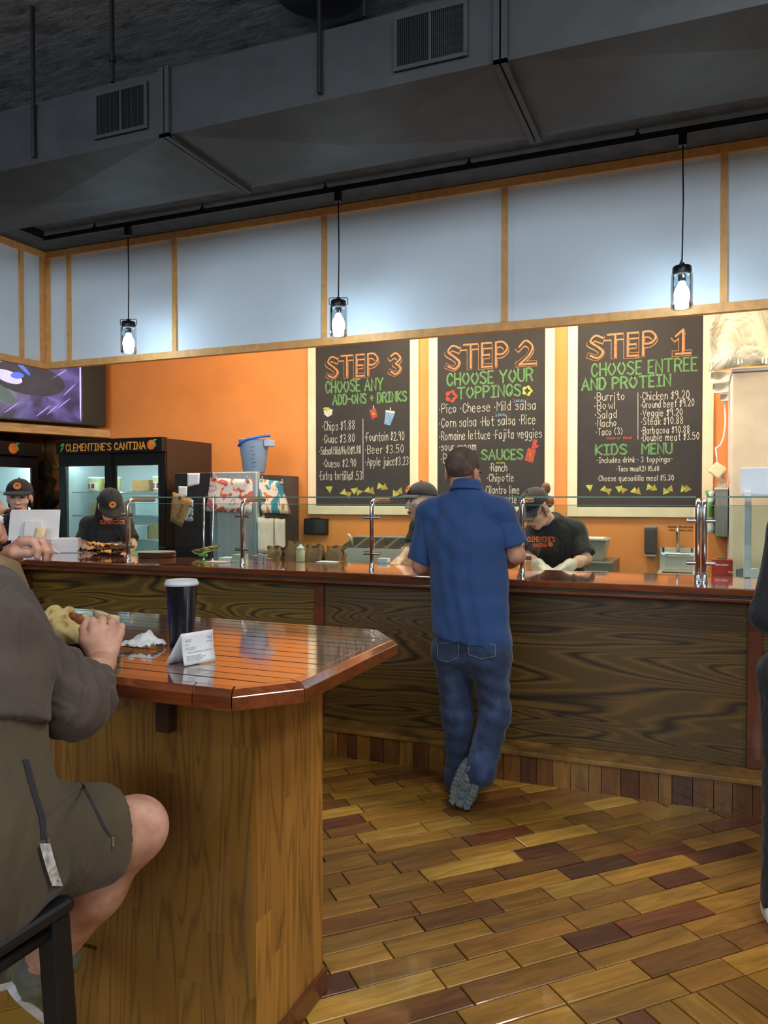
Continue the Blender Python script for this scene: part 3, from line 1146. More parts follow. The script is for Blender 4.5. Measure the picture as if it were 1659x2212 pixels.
def chips(board, spots):
    rr = random.Random(3)
    for (x, y) in spots:
        for k in range(rr.choice((1, 2, 2))):
            a = rr.uniform(0, 2 * PI)
            cx, cy = x + (k * 9 - 4), y + rr.uniform(-5, 5)
            pts = [(cx + 9.5 * math.cos(a + q), cy + 9.5 * math.sin(a + q)) for q in (0, 1.9, 3.9)]
            flatpoly(board, pts, C_YEL if k == 0 else C_OCHRE, 0.001 + 0.0006 * k, 'chip_drawing')


def ring(board, x, y, r, m):
    pts = [(x + r * (1 + 0.14 * math.cos(5 * a)) * math.cos(a), y + r * (1 + 0.14 * math.cos(5 * a)) * math.sin(a)) for a in [2 * PI * i / 30 for i in range(30)]]
    flatpoly(board, pts, m, 0.001, 'pepper_drawing')
    pts = [(x + r * 0.5 * (1 + 0.3 * math.cos(4 * a)) * math.cos(a), y + r * 0.5 * (1 + 0.3 * math.cos(4 * a)) * math.sin(a)) for a in [2 * PI * i / 24 for i in range(24)]]
    flatpoly(board, pts, M_BLACKBOARD, 0.0016, 'pepper_drawing')


def make_board(u0, u1, label):
    z0, z1, fw = 1.43, 3.0, 0.077
    b = thing('menu_board', label, 'menu board', ((u0 + u1) / 2, N_WALL, z0 - fw), 'chalk menu boards')
    MB().box(u0, u1, NB, N_WALL - 0.0005, z0, z1).build('board_panel', M_BLACKBOARD, b)
    f0, f1 = N_WALL - 0.028, N_WALL - 0.0005
    MB().box(u0 - fw, u0 - 0.0003, f0, f1, z0 - fw, z1 + fw).build('frame_stile', M_CREAM, b, bevel=0.003)
    MB().box(u1 + 0.0003, u1 + fw, f0, f1, z0 - fw, z1 + fw).build('frame_stile', M_CREAM, b, bevel=0.003)
    MB().box(u0, u1, f0, f1, z0 - fw, z0 - 0.0003).build('frame_rail', M_CREAM, b, bevel=0.003)
    MB().box(u0, u1, f0, f1, z1 + 0.0003, z1 + fw).build('frame_rail', M_CREAM, b, bevel=0.003)
    return b


B3 = make_board(-3.231, -2.316, 'left chalk menu board headed STEP 3, add-ons and drinks')
B2 = make_board(-2.067, -1.156, 'middle chalk menu board headed STEP 2, toppings and sauces')
B1 = make_board(-0.898, 0.018, 'right chalk menu board headed STEP 1, entree and protein')
big(B3, 'STEP', 707, 816, 814, 50)
big(B3, '3', 843, 808, 868, 50)
for t, a, y, b, c in (('CHOOSE ANY', 704, 849, 827, 29), ('ADD-ONS + DRINKS', 719, 874, 878, 24)):
    wl(B3, t, a, y, b, c, C_GREEN, 0.015, jit=0.2)
for t, a, y, b, c in (('*Chips $1.88', 697, 930, 767, 21), ('*Guac $3.80', 698, 957, 767, 19), ('*Salsa(Mild/Hot)$1.88', 691, 982, 780, 18), ('*Queso $2.90', 698, 1009, 770, 18), ('*Extra tortilla$ .53', 690, 1037, 782, 20),
                      ('*Fountain $2.90', 789, 953, 874, 20), ('*Beer $3.50', 790, 980, 873, 19), ('*Apple juice$3.23', 790, 1006, 883, 19)):
    wl(B3, t, a, y, b, c, C_WHITE)
flatpoly(B3, [(783.6, 904), (784.8, 904), (784.8, 1036), (783.6, 1036)], C_WHITE, 0.001, 'divider_line')
flatpoly(B3, [(699, 886), (719, 884), (717, 896), (708, 901), (701, 896)], C_WHITE, 0.001, 'bowl_drawing')
flatpoly(B3, [(697, 882), (704, 879), (712, 881), (716, 885), (704, 888)], C_YEL, 0.0016, 'bowl_drawing')
flatpoly(B3, [(798, 886), (811, 882), (816, 900), (804, 906)], C_RED, 0.001, 'carton_drawing')
flatpoly(B3, [(803, 892), (809, 891), (810, 896), (805, 897)], C_OCHRE, 0.0016, 'carton_drawing')
flatpoly(B3, [(806, 876), (808, 876), (808, 884), (806, 884)], C_WHITE, 0.001, 'straw_drawing')
flatpoly(B3, [(833, 890), (853, 893), (843, 919), (830, 916)], C_BLUE, 0.001, 'cup_drawing')
flatpoly(B3, [(833, 886), (853, 888), (853, 893), (833, 890)], C_WHITE, 0.001, 'cup_drawing')
flatpoly(B3, [(843, 880), (845, 880), (844, 887), (842, 887)], C_WHITE, 0.001, 'straw_drawing')
chips(B3, [(715, 1060), (747, 1064), (770, 1062), (799, 1059), (825, 1056), (858, 1063)])

big(B2, 'STEP', 966, 797, 1094, 55)
big(B2, '2', 1119, 787, 1155, 56)
for t, a, y, b, c in (('CHOOSE YOUR', 966, 833, 1150, 30), ('TOPPINGS', 989, 861, 1124, 28), ('SAUCES', 1041, 993, 1129, 25)):
    wl(B2, t, a, y, b, c, C_GREEN, 0.015, jit=0.2)
for t, a, y, b, c in (('*Pico *Cheese *Mild salsa', 950, 893, 1158, 21), ('*Corn salsa *Hot salsa *Rice', 950, 923, 1157, 21), ('*Romaine lettuce *Fajita veggies', 950, 951, 1170, 20), ('*sour cream', 950, 974, 1029, 19), ('*Be', 953, 1000, 976, 21),
                      ('*Ranch', 1058, 1018, 1095, 18), ('*Chipotle', 1053, 1040, 1110, 18), ('Cilantro lime', 1050, 1066, 1122, 18), ('Vinaigrette', 1052, 1086, 1116, 17)):
    wl(B2, t, a, y, b, c, C_WHITE)
for a, y in ((1111, 869), (1072, 899)):
    wl(B2, 'LOCAL', a, y, a + 22, 6, C_BLUE, 0.004)
    for k in (-4, 26):
        flatpoly(B2, [(a + k, y - 9), (a + k + 4, y - 6), (a + k + 4, y - 5), (a + k, y - 8)], C_RED, 0.001, 'ray_drawing')
        flatpoly(B2, [(a + k, y + 2), (a + k + 4, y - 2), (a + k + 4, y - 1), (a + k, y + 3)], C_RED, 0.001, 'ray_drawing')
wl(B2, 'Avocado', 1072, 1001, 1090, 4, C_YEL, 0.003)
ring(B2, 975, 856, 12.5, C_RED)
ring(B2, 1139, 844, 10.5, C_YEL)
flatpoly(B2, [(1141, 967), (1158, 972), (1151, 1000), (1133, 994)], C_RED, 0.001, 'bottle_drawing')
flatpoly(B2, [(1148, 968), (1156, 970), (1166, 962), (1158, 961), (1161, 950), (1152, 948)], C_RED, 0.001, 'bottle_drawing')
flatpoly(B2, [(1143, 979), (1149, 980), (1146, 988)], C_OCHRE, 0.0016, 'bottle_drawing')
flatpoly(B2, [(961, 1008), (970, 1004), (976, 1010), (974, 1024), (968, 1032), (963, 1022)], C_YEL, 0.001, 'lime_drawing')

big(B1, 'STEP', 1273, 774, 1414, 54)
big(B1, '!', 1457, 764, 1488, 57)
for t, a, y, b, c, w in (('CHOOSE ENTREE', 1278, 813, 1505, 31, .013), ('AND PROTEIN', 1257, 843, 1448, 28, .015), ('KIDS', 1287, 982, 1353, 25, .014), ('MENU', 1387, 980, 1451, 26, .014)):
    wl(B1, t, a, y, b, c, C_GREEN, w, jit=0.2)
for t, a, y, b, c in (('*Burrito', 1285, 866, 1350, 18), ('*Bowl', 1285, 885, 1329, 18), ('*Salad', 1286, 904, 1333, 18), ('*Nacho', 1287, 922, 1332, 17), ('*Taco (3)', 1288, 940, 1345, 16),
                      ('*Chicken $9.20', 1384, 865, 1490, 19), ('*Ground beef $9.20', 1385, 882, 1500, 17), ('*Veggie $9.20', 1385, 900, 1475, 16), ('*Steak $10.88', 1386, 918, 1476, 17), ('*Barbacoa $10.88', 1386, 937, 1490, 16), ('*Double meat $3.50', 1386, 953, 1511, 17),
                      ('-Includes drink * 3 toppings-', 1289, 1000, 1452, 13), ('*Taco meal(2) $5.60', 1333, 1018, 1424, 12), ('*Cheese quesadilla meal $5.30', 1291, 1039, 1456, 13)):
    wl(B1, t, a, y, b, c, C_WHITE, 0.0042)
wl(B1, 'Corn or flour', 1311, 949, 1365, 7, C_RED, 0.005)
flatpoly(B1, [(1377.5, 848), (1378.6, 848), (1378.6, 949), (1377.5, 949)], C_WHITE, 0.001, 'divider_line')
chips(B1, [(1277, 1057), (1309, 1057), (1342, 1058), (1374, 1060), (1407, 1058), (1442, 1058), (1479, 1052)])

# ------------------------------------------------------------------ sneeze guards on the counter
NG = 4.22


def guard(posts, end, label):
    g = thing('sneeze_guard', label, 'sneeze guard', (at_n(posts[0], 1220, NG).x, NG, Z_CT))
    us = [at_n(p, 1200, NG).x for p in posts]
    zt = 1.487
    for u in us:
        arc = [(u, NG, Z_CT + 0.01), (u, NG, zt - 0.045)] + [(u, NG + 0.045 * (1 - math.cos(a)), zt - 0.045 + 0.045 * math.sin(a)) for a in (0.3, 0.6, 0.9, 1.2, PI / 2)] + [(u, NG + 0.27, zt)]
        po = MB().tube(arc, 0.0135, 14).build('post', M_CHROME, g, 'all')
        MB().lathe([(0.0178, 0.0), (0.0178, 0.012), (0.0165, 0.014), (0.0165, 0.04), (0.0145, 0.042)], (u, NG, Z_CT + 0.0003), 18).build('base_flange', M_CHROME, po, True)
        for z in (1.385, 1.17):
            MB().tube([(u - (0.052 if (u != us[0] or end is None) else 0.0), NG, z), (u + (0.052 if (u != us[-1] or end is not None) else 0.0), NG, z)], 0.011, 12).build('clamp', M_CHROME, po, True)
    if end is not None:
        us = us + [end]
    for a, b in zip(us[:-1], us[1:]):
        o = MB().box(a + 0.02, b - 0.02, NG - 0.004, NG + 0.004, 1.10, 1.46).build('glass_pane', M_GLASS, g)
        MB().box(a + 0.02, b - 0.02, NG - 0.0042, NG + 0.0042, 1.4605, 1.464).build('glass_edge', M_GLASSG, o)
        o = MB().box(a + 0.01, b - 0.01, NG + 0.03, NG + 0.30, zt + 0.0145, zt + 0.0225).build('glass_shelf', M_GLASS, g)
        MB().box(a + 0.01, b - 0.01, NG + 0.027, NG + 0.0295, zt + 0.0145, zt + 0.0225).build('glass_edge', M_GLASSG, o)
    return g


guard([277, 524, 803, 1128, 1507], None, 'long glass sneeze guard with five chrome posts along the counter')
guard([1521], 2.6, 'separate glass sneeze guard with one chrome post at the right counter end')

# ------------------------------------------------------------------ drinks fridges
M_FRBODY = mat('brown_black_fridge', (62, 44, 32), 0.5, var=0.06, scale=3)
M_FRBLACK = mat('black_fridge_frame', (20, 22, 25), 0.4, var=0.06, scale=3)
M_FRIN = mat('fridge_liner', (218, 224, 224), 0.5, var=0.02, scale=3)
M_FRLED = mat('fridge_led_strip', (255, 255, 255), 0.5, emit=(236, 246, 248), es=30.0)
M_SIGN_Y = mat('sign_gold', (226, 160, 62), 0.6, var=0.1, scale=40)
M_FRUIT = mat('sign_orange', (230, 120, 44), 0.6, var=0.14, scale=14)
M_LEAF = mat('sign_leaf', (96, 184, 84), 0.6, var=0.1)


def orange_mark(parent, O, R_, U_, r, lift=0.002):
    Nn = V(R_).cross(V(U_))
    def disc(pts, m, nm, l):
        MB().prism([V(O) + V(R_) * a + V(U_) * b + Nn * l for a, b in pts], Nn * -0.0006).build(nm, m, parent)
    disc([(r * math.cos(2 * PI * i / 24), r * 0.95 * math.sin(2 * PI * i / 24)) for i in range(24)], M_FRUIT, 'orange_emblem', lift)
    disc([(r * 0.3, r * 0.75), (r * 0.75, r * 1.1), (r * 1.5, r * 1.05), (r * 1.05, r * 0.72)], M_LEAF, 'leaf_emblem', lift + 0.0008)
    disc([(r * 0.5, r * 0.7), (r * 1.0, r * 0.45), (r * 1.3, -r * 0.35), (r * 0.85, r * 0.0)], M_LEAF, 'leaf_emblem', lift + 0.0016)


def serif(parent, text, O, R_, U_, w, h, m, wt, lift):
    letters('sign_lettering', text, O, R_, U_, w, h, wt, m, parent, lift, seed=2, jitter=0.15)
    # small serif ticks come from a second, thinner, shifted stroke
    letters('sign_lettering', text, O, R_, U_, w, h, wt * 0.6, m, parent, lift + 0.0006, seed=2, off=(wt * 0.5, -wt * 0.2), jitter=0.15)


def merch_fridge(label, W, D, H):
    """built facing -y at the origin: x 0..W, y 0..D"""
    t = thing('drinks_fridge', label, 'fridge', (0, 0, 0), 'glass door drinks fridges')
    th = 0.05
    b = MB()
    b.box(0, th, 0.05, D, 0.0, H - 0.01).box(W - th, W, 0.05, D, 0.0, H - 0.01).box(th, W - th, D - th, D, 0.0, H - 0.01)
    b.box(th, W - th, 0.05, D - th, H - 0.19, H - 0.01).box(th, W - th, 0.05, D - th, 0, 0.28)
    b.build('cabinet', M_FRBODY, t)
    i = MB()
    i.box(th + 0.0005, th + 0.008, 0.07, D - th, 0.281, H - 0.191).box(W - th - 0.008, W - th - 0.0005, 0.07, D - th, 0.281, H - 0.191)
    i.box(th + 0.008, W - th - 0.008, D - th - 0.008, D - th - 0.0005, 0.281, H - 0.191).box(th + 0.008, W - th - 0.008, 0.07, D - th - 0.008, H - 0.199, H - 0.191)
    i.build('liner', M_FRIN, t)
    for x in (W / 2 + 0.012, W - th - 0.02):
        MB().box(x, x + 0.008, 0.075, 0.083, 0.4, H - 0.25).build('led_strip', M_FRLED, t)
    MB().box(th + 0.02, W - th - 0.02, 0.075, 0.09, H - 0.225, H - 0.20).build('led_strip', M_FRLED, t)
    MB().box(0, W, -0.012, 0.0495, 0.0, 0.28).build('kick_panel', M_FRBLACK, t)
    z0, z1 = 0.285, H - 0.135
    for k, (x0, x1) in enumerate(((0.003, W / 2 + 0.02), (W / 2 - 0.02, W - 0.003))):
        y0 = 0.002 + 0.022 * k
        d = MB()
        fw = 0.075
        d.box(x0, x0 + fw, y0, y0 + 0.02, z0, z1).box(x1 - fw, x1, y0, y0 + 0.02, z0, z1)
        d.box(x0 + fw, x1 - fw, y0, y0 + 0.02, z1 - 0.11, z1).box(x0 + fw, x1 - fw, y0, y0 + 0.02, z0, z0 + 0.09)
        o = d.build('door', M_FRBLACK, t)
        MB().box(x0 + fw, x1 - fw, y0 + 0.008, y0 + 0.012, z0 + 0.09, z1 - 0.11).build('door_glass', M_DOORGLASS, o)
    for z in SHELVES:
        s = MB()
        s.box(th + 0.02, W - th - 0.02, 0.10, 0.108, z - 0.012, z)
        s.box(th + 0.02, W - th - 0.02, D - th - 0.03, D - th - 0.022, z - 0.012, z)
        for q in range(24):
            x = th + 0.03 + (W - 2 * th - 0.06) * q / 23
            s.box(x - 0.002, x + 0.002, 0.108, D - th - 0.03, z - 0.006, z - 0.001)
        s.build('wire_shelf', M_WHITE, t)
    hd = MB().box(-0.004, W + 0.004, -0.022, 0.0495, H - 0.132, H).build('sign_header', M_BLACKPL, t, bevel=0.004)
    return t, hd


SHELVES = (1.56, 1.34, 1.12, 0.85)
U0, U1, NF = -5.584, -4.37, 5.535
FW_, FD_, FH_ = U1 - U0, 0.72, 2.04
fr, hd = merch_fridge('double door drinks fridge with CLEMENTINES CANTINA sign against the orange wall', FW_, FD_, FH_)
yS = -0.0222
serif(hd, 'CLEMENTINE\'S CANTINA', (0.12, yS, FH_ - 0.103), (1, 0, 0), (0, 0, 1), FW_ - 0.30, 0.062, M_SIGN_Y, 0.010, 0.001)
orange_mark(hd, V((FW_ - 0.115, yS, FH_ - 0.068)), (1, 0, 0), (0, 0, 1), 0.045)
for pts in ([(0.045, -0.055), (0.085, -0.025), (0.105, -0.045), (0.07, -0.06)], [(0.045, -0.115), (0.06, -0.075), (0.095, -0.055), (0.08, -0.085)]):
    MB().prism([V((a, yS - 0.002, FH_ + b)) for a, b in pts], (0, 0.0006, 0)).build('leaf_emblem', M_LEAF, hd)
fr.location = (U0, NF, 0)
fr2, hd2 = merch_fridge('drinks fridge at far left behind the cashier, orange fruit on its sign', 1.22, FD_, FH_)
orange_mark(hd2, V((1.22 - 0.34, yS, FH_ - 0.068)), (1, 0, 0), (0, 0, 1), 0.052)
fr2.rotation_euler = (0, 0, PI / 2)
fr2.location = (-6.06, 4.55, 0)

M_TUB = mat('pale_yellow_tub', (224, 214, 140), 0.5, var=0.05)
M_TUBL = mat('white_tub_lid', (232, 236, 232), 0.5, var=0.03)
M_BOX1 = mat('tan_carton', (196, 164, 118), 0.7)


def fr_item(kind, x, y, zs, label, s=1.0):
    p = V((U0 + x, NF + y, zs + 0.0005))
    if kind == 'tub':
        t = thing('food_tub', label, 'tub', p, 'tubs in the drinks fridge')
        MB().lathe([(0.062 * s, 0.0), (0.070 * s, 0.004), (0.078 * s, 0.125 * s)], p, 24).build('body', M_TUB, t, True)
        MB().lathe([(0.081 * s, 0.1255 * s), (0.081 * s, 0.138 * s), (0.07 * s, 0.142 * s)], p, 24).build('lid', M_TUBL, t, True)
        lab = MB()
        lab.grid(lambda a, b: p + V((0.0755 * s * math.cos(-PI / 2 + (a - 0.5) * 1.7), 0.0755 * s * math.sin(-PI / 2 + (a - 0.5) * 1.7), 0.02 + b * 0.07 * s)) , 8, 1, 0.0)
        lb = lab.build('label', M_PAPER, t, True)
        for a0 in (-0.45, 0.25):
            r2 = MB()
            r2.grid(lambda a, b: p + V((0.0768 * s * math.cos(-PI / 2 + a0 + (a - 0.5) * 0.4), 0.0768 * s * math.sin(-PI / 2 + a0 + (a - 0.5) * 0.4), 0.032 + b * 0.045 * s)), 4, 1)
            r2.build('red_mark', M_RED, lb, True)
    else:
        w, d, h, m = kind
        o = MB().box(p.x - w / 2, p.x + w / 2, p.y, p.y + d, p.z, p.z + h).build('food_carton', m, None, bevel=0.004)
        tag(o, label, 'carton', 'cartons in the drinks fridge')


fr_item('tub', 0.24, 0.24, SHELVES[0], 'pale tub with red marks at left of top fridge shelf')
fr_item('tub', 0.43, 0.24, SHELVES[0], 'second pale tub with red marks on the top fridge shelf')
fr_item('tub', 1.0, 0.24, SHELVES[0], 'pale tub with red marks behind the right fridge door')
fr_item((0.2, 0.2, 0.11, M_KRAFT), 0.75, 0.25, SHELVES[0], 'flat brown carton beside the tub on the top fridge shelf')
fr_item((0.34, 0.3, 0.15, M_WHITE), 0.9, 0.2, SHELVES[1], 'wide white carton on the second fridge shelf, right door')
fr_item((0.16, 0.3, 0.12, M_BOX1), 0.3, 0.2, SHELVES[1], 'tan carton on the second fridge shelf, left door')
fr_item((0.14, 0.25, 0.13, M_WHITE), 0.80, 0.18, SHELVES[2], 'white carton beside the worker on the third fridge shelf')
fr_item((0.12, 0.25, 0.14, M_BOX1), 0.96, 0.18, SHELVES[2], 'tan carton on the third fridge shelf, right door')
fr_item((0.10, 0.25, 0.13, M_TUBL), 1.08, 0.18, SHELVES[2], 'pale carton at right edge of the third fridge shelf')
fr_item((0.2, 0.25, 0.16, M_WHITE), 0.22, 0.18, SHELVES[2], 'white carton on the third fridge shelf, left door')
fr_item((0.3, 0.25, 0.15, M_TUB), 0.8, 0.18, SHELVES[3], 'yellow carton on the lowest fridge shelf')

# ------------------------------------------------------------------ stainless refrigerator with notes and drawings
U2, U3, NR, ZR = -4.236, -3.404, 5.51, 1.72
rf = thing('stainless_refrigerator', 'tall stainless double door refrigerator covered with papers and a blue tote on top', 'refrigerator', ((U2 + U3) / 2, NR, 0))
MB().box(U2, U3, NR + 0.06, N_WALL - 0.02, 0.02, ZR - 0.02).build('cabinet', mat('dark_grey_fridge_side', (88, 86, 86), 0.45, 0.6, var=0.05), rf, bevel=0.006)
um = -3.85
for i, (a, b) in enumerate(((U2, um - 0.002), (um + 0.002, U3))):  # both doors stainless: dark reflection painted into the left, bright one into the right
    d = MB().box(a, b, NR, NR + 0.0585, 0.05, ZR).build('door', mat('dark_reflection_fridge_door', (74, 74, 76), 0.35, 0.7) if i == 0 else mat('lit_brushed_fridge_door', (186, 194, 198), 0.5, 0.55, var=0.10, scale=2, stretch=(3, 3, 0.3)), rf, bevel=0.01, seg=3)
    hx = (um - 0.045) if i == 0 else (um + 0.045)
    MB().tube([(hx, NR - 0.0005, 0.75), (hx, NR - 0.045, 0.77), (hx, NR - 0.05, 1.1), (hx, NR - 0.045, 1.5), (hx, NR - 0.0005, 1.52)], 0.011, 10).build('handle', M_CHROME, d, 'all')


def sheet(name, label, cat, corners, m, plane, nrm, lift=0.003, group=None, sag=0.0):
    """flat paper pinned on a vertical plane: corners in photo pixels, plane in world"""
    P = [plane(x, y) + V(nrm) * lift for x, y in corners]
    o = MB().grid(lambda s, t: (P[0] * (1 - s) + P[1] * s) * (1 - t) + (P[3] * (1 - s) + P[2] * s) * t + V(nrm) * (sag * t * t), 6, 6, 0.0008).build(name, m, None, 'all')
    return tag(o, label, cat, group)


def splash(name, cols, sc):
    N = NT(name)
    c = N.coords((1, 1, 1))
    a = N.n('ShaderNodeTexNoise', Scale=sc, Detail=2.0, Distortion=0.4)
    N.l(c, a.inputs['Vector'])
    N.l(N.ramp(a.outputs[0], cols, 'CONSTANT'), N.b.inputs['Base Color'])
    N.b.inputs['Roughness'].default_value = 0.8
    return N.m


frf = lambda x, y: at_n(x, y, NR)
frs = lambda x, y: at_u(x, y, U3)
FN, SN = (0, -1, 0), (1, 0, 0)
sheet('paper_note', 'small white note at the top left of the steel refrigerator door', 'note', [(405, 1022), (432, 1022), (431, 1046), (405, 1052)], M_PAPER, frf, FN, group='papers on the refrigerator')
sheet('paper_note', 'small white note just above the brown tag on the refrigerator', 'note', [(386, 1050), (405, 1051), (404, 1072), (386, 1070)], M_PAPER, frf, FN, group='papers on the refrigerator')
sheet('paper_notice', 'printed white notice behind the brown tag on the refrigerator', 'notice', [(370, 1082), (418, 1080), (418, 1126), (372, 1128)], splash('printed_notice', [(0.0, (60, 62, 66)), (0.45, (206, 208, 210))], 60), frf, FN, group='papers on the refrigerator')
o = sheet('kraft_tag', 'tilted brown paper tag with handwriting on the refrigerator', 'tag', [(374, 1062), (416, 1078), (394, 1139), (368, 1126)], M_KRAFT, frf, FN, 0.006)
letters('lettering', 'ullunul', frf(386, 1122) + V((0, -0.009, 0)), (0.42, 0, 0.9), (-0.9, 0, 0.42), 0.14, 0.03, 0.004, M_BLACK, o, 0.0)
_p = frf(390, 1075) + V((0, -0.008, 0))
tag(MB().lathe([(0.014, 0), (0.014, 0.006), (0.008, 0.008)], _p, 16, Matrix.Rotation(PI / 2, 3, 'X')).build('magnet', M_BLACK, None, True), 'round black magnet holding the brown paper tag', 'magnet')
sheet('child_drawing', 'red and pink splashed painting clipped to the refrigerator front', 'drawing', [(455, 1032), (546, 1036), (547, 1108), (447, 1104)], splash('red_splash', [(0.0, (206, 120, 128)), (0.40, (198, 92, 92)), (0.47, (224, 110, 66)), (0.50, (226, 216, 206)), (0.66, (206, 122, 140)), (0.70, (222, 214, 206))], 9), frf, FN, 0.004, sag=0.02)
sheet('child_drawing', 'blue and orange splashed painting on the refrigerator side', 'drawing', [(558, 1034), (607, 1040), (623, 1110), (558, 1108)], splash('blue_splash', [(0.0, (58, 128, 158)), (0.42, (72, 150, 176)), (0.48, (224, 214, 204)), (0.62, (216, 126, 60)), (0.68, (176, 124, 164))], 7), frs, SN, 0.004, sag=0.03)


def clip(px, py, plane, nrm, label):
    p = plane(px, py) + V(nrm) * 0.012
    t = thing('bulldog_clip', label, 'clip', p, 'steel clips on the refrigerator')
    ax = V((1, 0, 0)) if abs(nrm[1]) > 0.5 else V((0, 1, 0))
    MB().prism([p - ax * 0.02 - V((0, 0, 0.012)) - V(nrm) * 0.007, p + ax * 0.02 - V((0, 0, 0.012)) - V(nrm) * 0.007, p + ax * 0.016 + V((0, 0, 0.008)) - V(nrm) * 0.007, p - ax * 0.016 + V((0, 0, 0.008)) - V(nrm) * 0.007], V(nrm) * 0.012).build('jaw', M_STEEL, t, bevel=0.002)
    MB().tube([p + V((0, 0, 0.006)), p + V((0, 0, 0.02)) + V(nrm) * 0.008, p + V((0, 0, 0.026))], 0.004, 8).build('thumb_lever', M_STEEL, t, 'all')


clip(465, 1031, frf, FN, 'steel clip at the left top corner of the red painting')
clip(536, 1036, frf, FN, 'steel clip at the right top corner of the red painting')
clip(563, 1036, frs, SN, 'steel clip at the left top corner of the blue painting')
clip(606, 1042, frs, SN, 'steel clip at the right top corner of the blue painting')
clip(566, 1115, frs, SN, 'steel clip holding the white paper bags on refrigerator side')
M_WBAG = mat('white_paper_bag', (206, 200, 192), 0.8, var=0.05, bump=0.3, bscale=12)
_a, _b = frs(553, 1118), frs(612, 1122)
for k, (f0, f1) in enumerate(((0.0, 0.56), (0.60, 1.0))):
    p0, p1 = _a.lerp(_b, f0), _a.lerp(_b, f1)
    o = MB().grid(lambda s, t: p0.lerp(p1, s) + V((0.012 + 0.03 * math.sin(PI * s) * (0.4 + t), 0, -0.30 * t + 0.004 * math.sin(9 * s))), 8, 6, 0.008).build('paper_bag', M_WBAG, None, 'all')
    tag(o, ('wide white paper bag clipped on the refrigerator side', 'narrow white paper bag clipped beside the wide one')[k], 'paper bag', 'white bags on the refrigerator')
# ice tote
_c = at_n(549, 1018, 5.85)
tt = thing('ice_tote', 'translucent pale blue ice tote with dark blue handle on the refrigerator', 'tote', (_c.x, _c.y, ZR + 0.001))
M_TOTE = mat('translucent_blue_plastic', (160, 186, 220), 0.4, var=0.04, scale=4)
_o = V((_c.x, _c.y, ZR + 0.001))
_p8 = [(0.085, 0.0), (0.095, 0.006), (0.135, 0.285), (0.142, 0.292), (0.138, 0.295), (0.130, 0.287), (0.09, 0.012)]
MB().lathe(_p8, _o, 30).build('bucket', M_TOTE, tt, 'all')
MB().prism([_o + V((0.128, -0.05, 0.285)), _o + V((0.19, -0.035, 0.285)), _o + V((0.19, 0.035, 0.285)), _o + V((0.128, 0.05, 0.285))], (0, 0, -0.055)).build('spout', M_TOTE, tt, bevel=0.006)
_hp = [_o + V((-0.085, -0.115, 0.235)), _o + V((-0.05, -0.135, 0.262)), _o + V((0.02, -0.14, 0.288)), _o + V((0.10, -0.115, 0.305)), _o + V((0.15, -0.06, 0.318)), _o + V((0.19, -0.04, 0.322))]
MB().tube(_hp, 0.012, 8).build('handle', M_BLUEPL, tt, 'all')
gm = MB()
for k in range(6):
    gm.box(_o.x + 0.045, _o.x + (0.085 if k % 2 else 0.07), _o.y - 0.104 - k * 0.0052, _o.y - 0.1035 - k * 0.0052, _o.z + 0.05 + k * 0.034, _o.z + 0.054 + k * 0.034)
gm.build('volume_marks', M_BLACK, tt)

# ------------------------------------------------------------------ television on the bulkhead
tv = thing('television', 'large flat television mounted high above the left drinks fridge', 'television', (TVB - TVD * 0.65 + V((0, 0, 2.22))))
TVP = lambda s, z, o: TVB - TVD * s + TVN * o + V((0, 0, z))
MB().prism([TVP(0.02, 2.225, -0.0), TVP(1.42, 2.225, -0.0), TVP(1.42, 2.225, 0.05), TVP(0.02, 2.225, 0.05)], (0, 0, 0.80)).build('housing', M_BLACKPL, tv, bevel=0.006)
MB().prism([TVP(0.3, 2.5, -0.1), TVP(1.0, 2.5, -0.1), TVP(1.0, 2.5, -0.0005), TVP(0.3, 2.5, -0.0005)], (0, 0, 0.3)).build('wall_bracket', M_BLACK, tv)
_N = NT('broadcast_picture')
_tc = _N.coords((1, 1, 1))
_n1 = _N.n('ShaderNodeTexNoise', Scale=2.2, Detail=3.0, Distortion=0.8)
_N.l(_tc, _n1.inputs['Vector'])
_c1 = _N.coords((1, 1, 1), rot=(0.6, 0.0, 0.4))
_n2 = _N.n('ShaderNodeTexWave', Scale=4.5, Distortion=5.0)
_n2.inputs['Detail'].default_value = 3.0
_N.l(_c1, _n2.inputs['Vector'])
_r1 = _N.ramp(_n1.outputs[0], [(0.30, (28, 24, 44)), (0.45, (58, 52, 92)), (0.55, (104, 92, 156)), (0.66, (132, 116, 190)), (0.78, (70, 66, 104))])
_r2 = _N.ramp(_n2.outputs[0], [(0.0, (150, 150, 170)), (0.8, (160, 160, 190)), (1.0, (255, 255, 255))])
_mx = _N.n('ShaderNodeMix', data_type='RGBA', blend_type='MULTIPLY')
_mx.inputs[0].default_value = 0.6
_N.l(_r1, _mx.inputs[6])
_N.l(_r2, _mx.inputs[7])
_N.l(_mx.outputs[2], _N.b.inputs['Emission Color'])
_N.b.inputs['Emission Strength'].default_value = 0.9
_N.b.inputs['Base Color'].default_value = (0.01, 0.01, 0.012, 1)
_N.b.inputs['Roughness'].default_value = 0.2
sc_ = MB().prism([TVP(0.27, 2.245, 0.0505), TVP(1.40, 2.245, 0.0505), TVP(1.40, 2.245, 0.0515), TVP(0.27, 2.245, 0.0515)], (0, 0, 0.76)).build('screen_picture', _N.m, tv)
M_TVB = mat('picture_blue_glow', (60, 90, 230), 0.5, emit=(70, 100, 245), es=1.0)
M_TVW = mat('picture_white_glow', (190, 190, 230), 0.5, emit=(180, 180, 225), es=0.8)
M_TVD = mat('picture_dark', (38, 38, 50), 0.5, emit=(40, 40, 56), es=0.7, var=0.3, scale=8)


